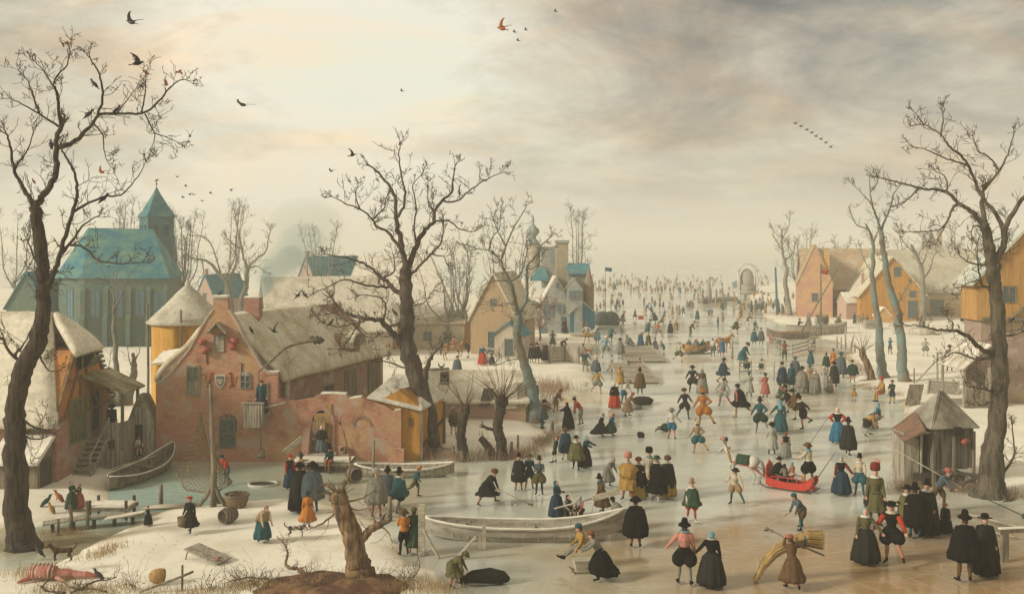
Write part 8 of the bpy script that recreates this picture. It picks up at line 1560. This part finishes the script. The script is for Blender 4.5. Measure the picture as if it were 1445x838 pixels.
def horse(label,loc,rz,mt,blanket=None,plume=None,s=1.0,pose='trot',mane=None,collar=None):
 t=thing('horse',label,'horse',loc,rz);t.scale=(s,s,s);m=MB()
 def c(a,b,r0,r1):cone(m,a,b,r0,r1,12)
 m.ball((0,.48,1.16),(.25,.36,.31),14);m.ball((0,0,1.13),(.27,.52,.28),14);m.ball((0,-.52,1.19),(.27,.34,.30),14)
 c((0,.62,1.25),(0,.98,1.62),.20,.13);c((0,.98,1.62),(0,1.08,1.74),.12,.10);c((0,1.06,1.74),(0,1.36,1.48),.105,.065);c((0,1.36,1.48),(0,1.45,1.40),.065,.055)
 for x in(-1,1):c((x*.055,1.03,1.84),(x*.065,1.03,1.94),.03,.012)
 lg={'trot':((-1,.10,(.60,.42),(.52,.12)),(1,.32,(.80,.62),(.70,.36)),(-1,-.45,None,None),(1,-.75,None,None))}['trot']
 for x,f in((-1,0),(1,1)):
  if f:k=(x*.13,.86,.78);an=(x*.13,.74,.42);hf=(x*.13,.66,.34)
  else:k=(x*.13,.56,.56);an=(x*.13,.52,.16);hf=(x*.13,.56,.05)
  c((x*.14,.52,1.02),k,.12,.062);c(k,an,.052,.038);c(an,hf,.042,.055)
 for x,f in((-1,1),(1,0)):
  st=(x*.15,-.38-.12*(1-f),.82);hk=(x*.14,-.66-.22*(1-f),.52);an=(x*.14,-.56-.24*(1-f),.16);hf=(x*.14,-.50-.24*(1-f),.05)
  c((x*.14,-.58,1.10),st,.19,.12);c(st,hk,.105,.055);c(hk,an,.05,.04);c(an,hf,.044,.056)
 me=remesh(m,.022,3);me.materials.append(mt);link('body',me,t);MANE=mane or cloth('grey')
 m=MB();m.smooth=True;m.tube([(0,-.84,1.26),(0,-.98,1.18),(0,-1.06,.9),(.03,-1.08,.6),(.02,-1.04,.42)],[.05,.07,.09,.07,.02],8);m.build('tail',MANE,t);m=MB();m.smooth=True
 for i in range(9):f=i/8;m.tube([(0,.62+.4*f,1.42+.42*f),(.10,.64+.42*f,1.34+.38*f),(.13,.62+.42*f,1.20+.38*f)],[.04,.045,.02],6)
 m.build('mane',MANE,t)
 if blanket:m=MB();m.smooth=True;m.loft([[Vector((.31*math.cos(R(a_)),y,1.13+.335*math.sin(R(a_))))for a_ in range(-35,216,15)]+[Vector((.27*math.cos(R(a_)),y,1.13+.29*math.sin(R(a_))))for a_ in range(210,-36,-15)]for y in(-.38,-.2,0,.2,.34)]);m.build('blanket',cloth(blanket),t)
 if collar:m=MB();m.smooth=True;m.tube([(.25*math.cos(q_),.68+.16*math.sin(q_),1.22+.36*math.sin(q_))for q_ in[R(20*k_)for k_ in range(19)]],.06,7);m.build('collar',cloth(collar),t);m=MB();m.smooth=True;[m.tube([(x_,.86,1.56),(x_*1.8,.86,1.78)],[.035,.012],6)for x_ in(-.12,-.04,.04,.12)];m.build('collar_spikes',cloth(collar),t)
 m=MB();m.tube([(.09,1.10,1.66),(0,1.16,1.76),(-.09,1.10,1.66),(-.07,1.3,1.5),(0,1.36,1.56),(.07,1.3,1.5),(.09,1.10,1.66)],.014,4);m.build('bridle',WOOD_D,t)
 if plume:
  for k_,cc in enumerate(plume):m=MB();m.smooth=True;m.tube([(0,1.04,1.86),(0,1.02+.1*k_,2.02),(.02,1.10+.14*(1-2*k_),2.18),(.02,1.16+.2*(1-2*k_),2.10)],[.03,.09,.12,.04],8);m.build('plume',cloth(cc),t)
 return t
WH=mat('white_horse',(0.60,0.57,0.48),.7,second=(0.42,0.40,0.34),scale=3);hl_=sl(0,2.75);horse('white horse with green blanket, golden collar and teal and pink plumes',hl_,rz,WH,'green',('pink','teal'),collar='ochre',s=.86)
for s in(-1,1):m=MB();m.smooth=True;m.tube([Vector((s*.42,.9,.5)),Vector((s*.34,2.2,1.05)),Vector((s*.27,3.55,1.25))],.03,6);m.build('shaft',RED,SLEIGH)
m=MB();m.smooth=True;m.tube([(0,0,0),(.55,.3,.6),(1.0,.5,1.1)],[.02,.015,.01],5);tag(link('sleigh_pole',m.mesh('sleigh_pole',WOOD_D),None,sl(.4,-1.55,.7)),'thin pole slanting out from the rear end of the red sleigh','pole')
o2=P0(983,499);rz2=R(-62);t=thing('sleigh','golden boat shaped sleigh full of grey clad people, farther off','sleigh',o2,rz2);GOLD=mat('gold_wood',(0.46,0.25,0.07),.7,second=(0.34,0.17,0.05));m=MB();m.smooth=True;m.loft([[(-w_,y,z1),(-w_*.8,y,z0),(w_*.8,y,z0),(w_,y,z1),(w_-.06,y,z1),(w_*.7,y,z0+.08),(-w_*.7,y,z0+.08),(-w_+.06,y,z1)]for y,w_,z0,z1 in((-1.6,.25,.5,1.05),(-1.2,.5,.2,.95),(0,.6,.12,.8),(1.0,.5,.2,.9),(1.7,.2,.6,1.2))]);m.build('hull',GOLD,t)
for s in(-1,1):m=MB();m.tube([(s*.5,-1.5,.05),(s*.5,1.3,.05),(s*.5,1.6,.2)],.05,5);m.build('runner',WOOD,t)
M2=Matrix.Rotation(rz2,3,'Z')
for i,(x,y,cc,lab)in enumerate(((-.2,-.8,'slate','rear passenger in slate grey in the golden sleigh'),(.2,-.35,'grey','second passenger from the rear in grey in the golden sleigh'),(-.2,.15,'slate','third passenger in dark slate in the golden sleigh'),(.2,.6,'teal','front passenger in teal in the golden sleigh'))):
 q=person(lab,983,499,0,'sit',0,J_(cc),('skirt',cc),('hood','charcoal' if i%2 else cc),cape=(cc,.5),at=o2+M2@Vector((x,y,.15)),size=.9)
horse('brown horse drawing the golden sleigh in the middle distance',o2+M2@Vector((0,3.3,0)),rz2,mat('chestnut',(0.40,0.20,0.06),.7,second=(0.30,0.14,0.05)),mane=cloth('ochre'),s=1.0)
o3=P(639,508);HR=horse('brown horse ridden past the low orange shed',o3,R(-80),mat('bay',(0.36,0.20,0.09),.7,second=(0.28,0.14,0.06)),mane=cloth('brown'),s=1.0)
q=person('rider in pink jacket and black cap on the brown horse',637,500,0,'sit',0,J_('rose'),('trousers','grey'),('cap','charcoal'),at=o3+Vector((0,0,.72)),size=.95);q.rotation_euler[2]=R(-80)+math.pi
def quad(name,label,cat,loc,rz,s,mt,tail=None,legs=True,spots=None):
 t=thing(name,label,cat,loc,rz);t.scale=(s,s,s);m=MB();c=lambda a,b,r0,r1:cone(m,a,b,r0,r1,8)
 m.ball((0,.22,.42),(.11,.17,.14),10);m.ball((0,-.05,.42),(.10,.22,.11),10);m.ball((0,-.28,.42),(.105,.14,.12),10);c((0,.34,.48),(0,.46,.60),.08,.065);m.ball((0,.50,.63),(.075,.09,.075),10);c((0,.54,.61),(0,.66,.57),.045,.03)
 for x in(-1,1):c((x*.05,.47,.68),(x*.06,.46,.75),.022,.01);c((x*.07,.24,.36),(x*.07,.30,.2),.045,.03);c((x*.07,.30,.2),(x*.07,.27,.03),.026,.026);c((x*.07,-.30,.38),(x*.08,-.24,.24),.06,.035);c((x*.08,-.24,.24),(x*.08,-.36,.14),.034,.022);c((x*.08,-.36,.14),(x*.08,-.33,.03),.022,.026)
 me=remesh(m,.013,2);me.materials.append(mt);link('body',me,t);m=MB();m.smooth=True;m.tube([(0,-.40,.48),(0,-.52,.56),(0,-.56,.68),(0,-.50,.74)],[.03,.03,.025,.01],6);m.build('tail',mt,t);return t
quad('dog','small black and white dog running on the foreground snow','dog',P(418,757),R(-75),.75,mat('spotted_coat',(0.04,0.035,0.03),second=(0.55,0.5,0.42),scale=7,thresh=(.5,.54)));quad('dog','brown dog gnawing on top of the pink carcass','dog',P(88,806)+Vector((0,0,.34)),R(95),.8,cloth('fur'))
quad('dog','small ochre dog by the boy at the far manor side','dog',P(830,500),R(60),1.0,cloth('ochre'))
o=P(78,816);t=thing('carcass','flayed pink animal carcass with bare ribs lying at the lower left','carcass',o,R(4));FL=mat('raw_flesh',(0.42,0.13,0.10),.5,second=(0.52,0.27,0.20),scale=4);m=MB();m.ball((-.35,0,.22),(.52,.30,.24),14);m.ball((.25,0,.16),(.4,.2,.15),12);cone(m,(.5,0,.14),(.95,-.05,.12),.13,.09);cone(m,(.95,-.05,.13),(1.3,-.08,.08),.11,.05);cone(m,(-.6,-.2,.12),(-.95,-.45,.06),.10,.05);cone(m,(.1,-.2,.1),(.4,-.4,.05),.08,.04);me=remesh(m,.022,2);me.materials.append(FL);link('body',me,t)
for i in range(7):m=MB();m.smooth=True;x=-.72+i*.12;m.tube([(x,-.30,.12),(x-.01,-.24,.33),(x,-.05,.475),(x+.01,.1,.46)],.022,5);m.build('rib',mat('bone',(0.60,0.42,0.33)),t)
CROW=mat('crow_feathers',(0.018,0.02,0.022),.5,spec=.4);ROBIN=mat('rust_feathers',(0.38,0.12,0.04),.7)
def bird(label,px,py,D,s=1.0,rz=0.0,fly=False,mt=None,flap=30,bank=0,group=None,loc=None):
 mt=mt or CROW;o=loc or PD(px,py,D);t=thing('bird',label,'bird',o,rz,group);t.scale=(s,s,s);m=MB();m.smooth=True
 tilt=.15 if fly else.6;t.rotation_euler[0]=tilt if not fly else 0.1;t.rotation_euler[1]=bank
 m.tube([(0,-.20,.0),(0,-.13,.02),(0,0,.03),(0,.11,.05),(0,.16,.075)],[.015,.055,.075,.05,.035],10);m.ball((0,.18,.095),(.042,.05,.042),8);m.build('body',mt,t)
 m=MB();m.smooth=True;m.tube([(0,.215,.095),(0,.28,.08)],[.018,.004],6);m.build('beak',WOOD_D,t);m=MB();m.loft([[(-.03,-.16,.0),(.03,-.16,.0),(.03,-.16,.012),(-.03,-.16,.012)],[(-.055,-.33,-.03),(.055,-.33,-.03),(.055,-.33,-.022),(-.055,-.33,-.022)]]);m.build('tail',mt,t)
 for sx in(-1,1):
  m=MB();m.smooth=True
  if fly:
   pr=[(0,.07,-.12),(.16,.12,-.10),(.30,.05,-.13),(.42,-.06,-.14),(.50,-.18,-.05)];rings=[]
   for i,(x,yf,yb)in enumerate(pr):z=.04+math.sin(R(flap))*x*(1-.3*x);yb2=yf-(.22-.04*i);rings.append([(sx*x*math.cos(R(flap)),yf,z+.008),(sx*x*math.cos(R(flap)),yb2,z+.004),(sx*x*math.cos(R(flap)),yb2,z-.004),(sx*x*math.cos(R(flap)),yf,z-.008)])
   m.loft(rings)
  else:m.tube([(sx*.045,.08,.05),(sx*.072,-.03,.04),(sx*.045,-.2,-.01),(sx*.015,-.27,-.02)],[.02,.045,.03,.006],7,sq=.6)
  m.build('wing',mt,t)
 if not fly:m=MB();m.tube([(.02,.0,-.03),(.02,.0,-.12)],.008,4);m.tube([(-.02,.0,-.03),(-.02,.0,-.12)],.008,4);m.build('legs',WOOD_D,t)
 return t
for a in(('large black crow flying near the top left',185,33,30,.78,R(70),True,None,40,.2),('black crow with folded wings flying below the top one',194,91,30,.75,R(-60),True,None,45,.5),('dark bird gliding right of the left tree crown',342,149,32,.75,R(60),True,None,15,.1),('rust coloured bird high above the middle of the sky',708,42,30,.7,R(60),True,ROBIN,50,.3),('small rust bird fluttering left of the inn sky',268,193,34,.6,R(10),True,ROBIN,65,0),('tiny orange brown bird left of the church spire',143,244,36,.6,R(70),True,ROBIN,40,.3),('dark bird diving above the central tree',497,220,40,.6,R(-50),True,None,50,.6),('small dark bird left of the diving one',467,242,42,.45,R(60),True,None,30,.1),('black crow flying down in front of the brown thatched roof',387,468,49,1.0,R(170),True,None,55,.4),('black crow perched high in the left tree, rightward',165,156,36.5,.9,R(-80)),('black crow perched beside it, leaning left',126,162,36.5,.95,R(-50)),('small crow on the upper twigs of the left tree',132,119,36.5,.9,R(75)),('crow clinging upright to the trunk fork of the left tree',72,204,36.3,.9,R(30)),('magpie like bird perched on the low right bough of the left tree',147,281,36.5,1.0,R(-70)),('small robin on the lower left fork of the left tree',47,256,36.3,.5,R(60),False,ROBIN),('yellowish small bird on the bough over the church roof',124,346,36.4,.6,R(-60),False,mat('ochre_feathers',(0.35,0.24,0.08))),('crow sitting on the gable chimney cap of the inn',309,417,50.2,1.0,R(-70)),('left of two crows facing each other over the barn roof',421,417,50,.85,R(-100)),('right of two crows facing each other over the barn roof',430,417,50,.85,R(100)),('dark bird clinging to the thatch left of the flying crow',354,466,50.5,.9,R(160)),('crow on the bough of the central tree before the thatch',467,456,52,1.0,R(-70)),('black crow resting in the crook of the central tree',556,441,52,.95,R(75)),('small crow on a right bough of the central tree',648,272,52.2,.6,R(20)),('bird gliding at the right tip of the central tree',684,255,50,.6,R(85),True,None,5),('rusty bird in the upper left twigs of the central tree',532,254,52,.6,R(60),False,ROBIN),('little bird on the left fork of the blue green tree',695,356,60,.6,R(20))):
 bird(*a)
bird('black crow standing in the snow beside the carcass',0,0,0,.95,R(95),loc=P(138,816)+Vector((0,0,.12)));bird('crow perched on the back of the carcass',0,0,0,.95,R(80),loc=P(52,800)+Vector((0,.1,.52)));bird('crow spreading its wings at the foot of the left tree',0,0,0,1.0,R(160),True,flap=35,loc=P(24,793)+Vector((0,0,.35)))
bird('brown hen pecking before the farmhouse',0,0,0,1.1,R(60),mt=cloth('ochre'),loc=P(72,722)+Vector((0,0,.13)));bird('dark hen near the farmhouse shed',0,0,0,1.3,R(-60),mt=cloth('green'),loc=P(66,713)+Vector((0,0,.15)));bird('rust coloured cock with raised tail by the farmhouse',0,0,0,1.3,R(80),mt=ROBIN,loc=P(82,706)+Vector((0,0,.15)))
for i,(x,y)in enumerate(((1122,175),(1130,179),(1138,184),(1145,188),(1151,193),(1158,197),(1165,202),(1172,208))):bird(('topmost','second','third','fourth','fifth','sixth','seventh','lowest')[i]+' far goose of the slanting line crossing the right sky',x,y,70,.55,R(100),True,CROW,18,.1,'geese in a slanting line')
for i,(x,y)in enumerate(((250,250),(262,263),(268,275),(273,275),(297,273),(326,269),(285,284),(258,279))):bird('tiny bird right of the church spire, '+('top left one of the flock','just under the top left one','left of the close middle pair','right of the close middle pair','alone in the middle right','farthest right of the flock','lowest right one near the pair','lowest left one')[i],x,y,70,.5,R(60+30*(i%3)),True,CROW,25,.1,'birds by the church spire')
for i,(x,y)in enumerate(((726,46),(742,43),(731,58),(567,129),(784,17))):bird(('tiny bird close behind the rust bird','farther tiny bird right of the rust bird','lower tiny bird near the rust bird','lone speck of a bird in the bright upper sky','tiny bird near the top edge, middle right')[i],x,y,60,.5,R(70),True,CROW,25,.1)
rng=random.Random(12);m=MB();red=MB()
def tuft(mm,p,n,h,r):
 for _ in range(n):
  q=p+Vector((rng.gauss(0,r),rng.gauss(0,r),-.02));b=Vector((rng.gauss(0,.25),rng.gauss(0,.25),1)).normalized();L_=h*rng.uniform(.4,1.2);w=.008;s_=Vector((w,0,0));tip=q+b*L_+Vector((rng.gauss(0,.1),0,-.05))*L_
  mid=q+b*L_*.55;mm.add([q-s_,q+s_,mid+s_*.6,mid-s_*.6,tip],[(0,1,2,3),(3,2,4)])
for(x0,y0,x1,y1,n,h,r)in((20,806,70,812,18,.4,.3),(60,832,330,838,60,.28,.4),(120,790,170,768,22,.22,.25),(330,826,470,830,45,.3,.3),(470,820,640,832,55,.32,.35),(60,756,110,752,12,.3,.2)):
 for i in range(n):f=rng.random();tuft(m,P(x0+(x1-x0)*f,y0+(y1-y0)*f+rng.uniform(-3,3)),16,h,r)
tag(m.build('dry_grass',mat('straw_grass',(0.40,0.29,0.13),second=(0.25,0.17,0.08),scale=1.5)),kind='stuff')
for(x0,y0,x1,y1,n,h,r,k)in((600,646,660,650,26,.7,.35,0),(660,650,745,645,40,.75,.35,0),(745,640,785,612,40,.5,.3,0),(752,588,772,572,22,.9,.3,0),(770,560,800,548,24,1.0,.5,0),(735,560,775,545,26,1.1,.6,0),(1186,500,1235,535,30,.6,.4,0),(1270,690,1300,695,24,.6,.3,0),(1345,690,1440,704,46,.55,.35,0),(1215,545,1270,560,22,.4,.4,0),(1085,442,1130,446,30,.7,.8,0),(690,490,775,488,30,.8,.7,0)):
 for i in range(n):f=rng.random();tuft(red,P(x0+(x1-x0)*f,y0+(y1-y0)*f+rng.uniform(-2,2)),18,h,r)
tag(red.build('reed_bed',mat('red_reeds',(0.34,0.20,0.13),second=(0.30,0.26,0.17),scale=.5)),kind='stuff')
g_=MB();g_.smooth=True;V={};cx,cy=P0(520,828).xy
for i in range(61):
 for j in range(41):
  x=cx-5+i*(8.0/60);y=cy-3.0+j*(5.2/40);dx=(x-cx+.4)/(3.4 if x<cx else 1.9);dy=(y-cy+.7)/1.7;q=max(0,1-dx*dx-dy*dy);z=.36*q**.9*(1+.5*mnoise.noise(Vector((x*.9,y*.9,4))))+.10*mnoise.noise(Vector((x*2,y*2,1)))*min(1,q*4)+gh(x,y)*.6*min(1,q*3);V[i,j]=(x,y,z if q>0 else-.12)
for i in range(60):
 for j in range(40):
  if max(V[i,j][2],V[i+1,j][2],V[i,j+1][2],V[i+1,j+1][2])>-.1:g_.add([V[i,j],V[i+1,j],V[i+1,j+1],V[i,j+1]],[(0,1,2,3)])
me_o=g_.build('earth_mound',mat('dark_earth',(0.10,0.05,0.028),.95,second=(0.23,0.13,0.06),scale=1.6,bump=.06,bscale=8,thresh=(.44,.6)))
bm=bmesh.new();bm.from_mesh(me_o.data);bmesh.ops.remove_doubles(bm,verts=bm.verts,dist=.001);bm.to_mesh(me_o.data);bm.free();tag(me_o,kind='structure')
def deadbranch(label,pts,r0,r1,seed,dens=1.0,mt=BARK_B,tl=.35,z0=.06,lift=None):
 rg=random.Random(seed);w=[]
 for i,(x,y,z)in enumerate(pts):q=P0(x,y,z);w.append(q)
 o=w[0].copy();t=thing('dead_branch',label,'branch',o);pp,rr=crom([q-o for q in w],[r0+(r1-r0)*i/(len(w)-1)for i in range(len(w))],5,.03,rg);m=MB();m.smooth=True;m.tube(pp,rr,7,jitter=.15);m.build('limb',mt,t);m=MB();m.smooth=True
 for i in range(int(len(pp)*dens)):k=rg.randint(2,len(pp)-2);twig(m,pp[k],(Vector((rg.gauss(0,1),rg.gauss(0,1),abs(rg.gauss(0,1))))).normalized(),tl*rg.uniform(.5,1.3),max(.005,rr[k]*.4),1,rg,.3,{'min':.005})
 m.build('twigs',TWIG,t)
deadbranch('thick crooked root branch curling left from the pollard mound',[(500,824,.35),(481,815,.3),(465,818,.3),(446,815,.3),(432,813,.3),(425,803,.35),(408,801,.4),(403,794,.45),(406,780,.6),(401,766,.7),(391,757,.75)],.09,.02,1,.5)
deadbranch('long low branch trailing left over the snow from the mound',[(495,826,.3),(460,828,.28),(430,828,.3),(400,823,.32),(370,816,.34),(345,815,.3),(318,822,.3)],.07,.012,2,1.2);deadbranch('thin arched bramble right of the pollard reaching the ice',[(560,826,.2),(582,815,.3),(592,800,.5),(590,785,.8),(588,776,.9)],.02,.008,3,.8)
deadbranch('black forked branch in the lower left snow beside the carcass',[(150,834,.3),(128,830,.3),(112,832,.3),(100,828,.35),(88,820,.45)],.035,.010,4,.7,WOOD_D);deadbranch('black branch stretching right under the standing crow',[(100,836,.28),(118,828,.32),(132,820,.36),(150,818,.38),(165,814,.42)],.045,.012,5,.6,WOOD_D);deadbranch('dark twisted branch in front of the carcass',[(92,836,.28),(70,834,.3),(60,828,.35),(66,820,.5),(70,808,.7),(76,796,.95)],.035,.008,6,.7,WOOD_D)
deadbranch('thin bare shrub left of the outhouse shelter',[(1266,680,.1),(1268,668,.3),(1262,655,.6)],.02,.008,7,2.2,WOOD_D)
for i,(x,y,s_)in enumerate(((338,822,1),(365,826,2),(440,826,3),(540,820,4),(575,822,5),(300,830,6),(190,832,7))):
 a=P(x,y);t=thing('bramble',('leafless bramble left of the dark mound','low bramble on the snow edge of the mound','tangled bramble by the pollard roots','bramble on the right flank of the mound','outermost bramble right of the mound','sparse bramble in the middle foreground snow','sparse bramble right of the black branches')[i],'bush',a);m=MB();rg=random.Random(s_)
 for _ in range(9):twig(m,Vector((rg.gauss(0,.15),rg.gauss(0,.1),0)),Vector((rg.gauss(0,.8),rg.gauss(0,.4),1)).normalized(),rg.uniform(.4,1.0),.012,1,rg,-.1,{'min':.004})
 m.build('stems',TWIG,t);m=MB();m.smooth=True
 for _ in range(7):m.ball((rg.gauss(0,.35),rg.gauss(0,.2),rg.uniform(.1,.5)),.022,5)
 b_=m.build('berries',mat('dark_berry',(0.16,0.04,0.03)),t);b_['kind']='stuff'
rng=random.Random(4);c=Vector((XX(356,53),53.0,ZZ(428,53)))
for lo,hi,grow,dens in((0,7,1.0,.9),(2,12,1.25,.38),(4,17,1.6,.16),(3,20,2.1,.07)):
 m=MB();m.smooth=True
 for i in range(lo,hi):f=i/15;m.ball(c+Vector((f*2.3+.3*math.sin(f*9)-.1+rng.uniform(-.2,.2)*f,1.2*f,3.0*f**.9+rng.uniform(-.2,.2)*f)),((.2+.75*f)*grow*.9,(.2+.7*f)*grow*.8,(.26+.55*f)*grow*.85),12)
 me=m.mesh('chimney_smoke',[]);ob=bpy.data.objects.new('tmp',me);COL.objects.link(ob);md=ob.modifiers.new('r','REMESH');md.mode='VOXEL';md.voxel_size=.12;md=ob.modifiers.new('s','SMOOTH');md.iterations=12
 me2=bpy.data.meshes.new_from_object(ob.evaluated_get(bpy.context.evaluated_depsgraph_get()));bpy.data.objects.remove(ob);sm=bpy.data.materials.new('smoke');sm.use_nodes=True;sm.node_tree.nodes.clear();_o=sm.node_tree.nodes.new('ShaderNodeOutputMaterial');_v=sm.node_tree.nodes.new('ShaderNodeVolumePrincipled');_v.inputs['Color'].default_value=(.36,.52,.50,1);_v.inputs['Density'].default_value=dens;sm.node_tree.links.new(_v.outputs[0],_o.inputs['Volume'])
 me2.materials.clear();me2.materials.append(sm);tag(link('chimney_smoke',me2),kind='stuff')
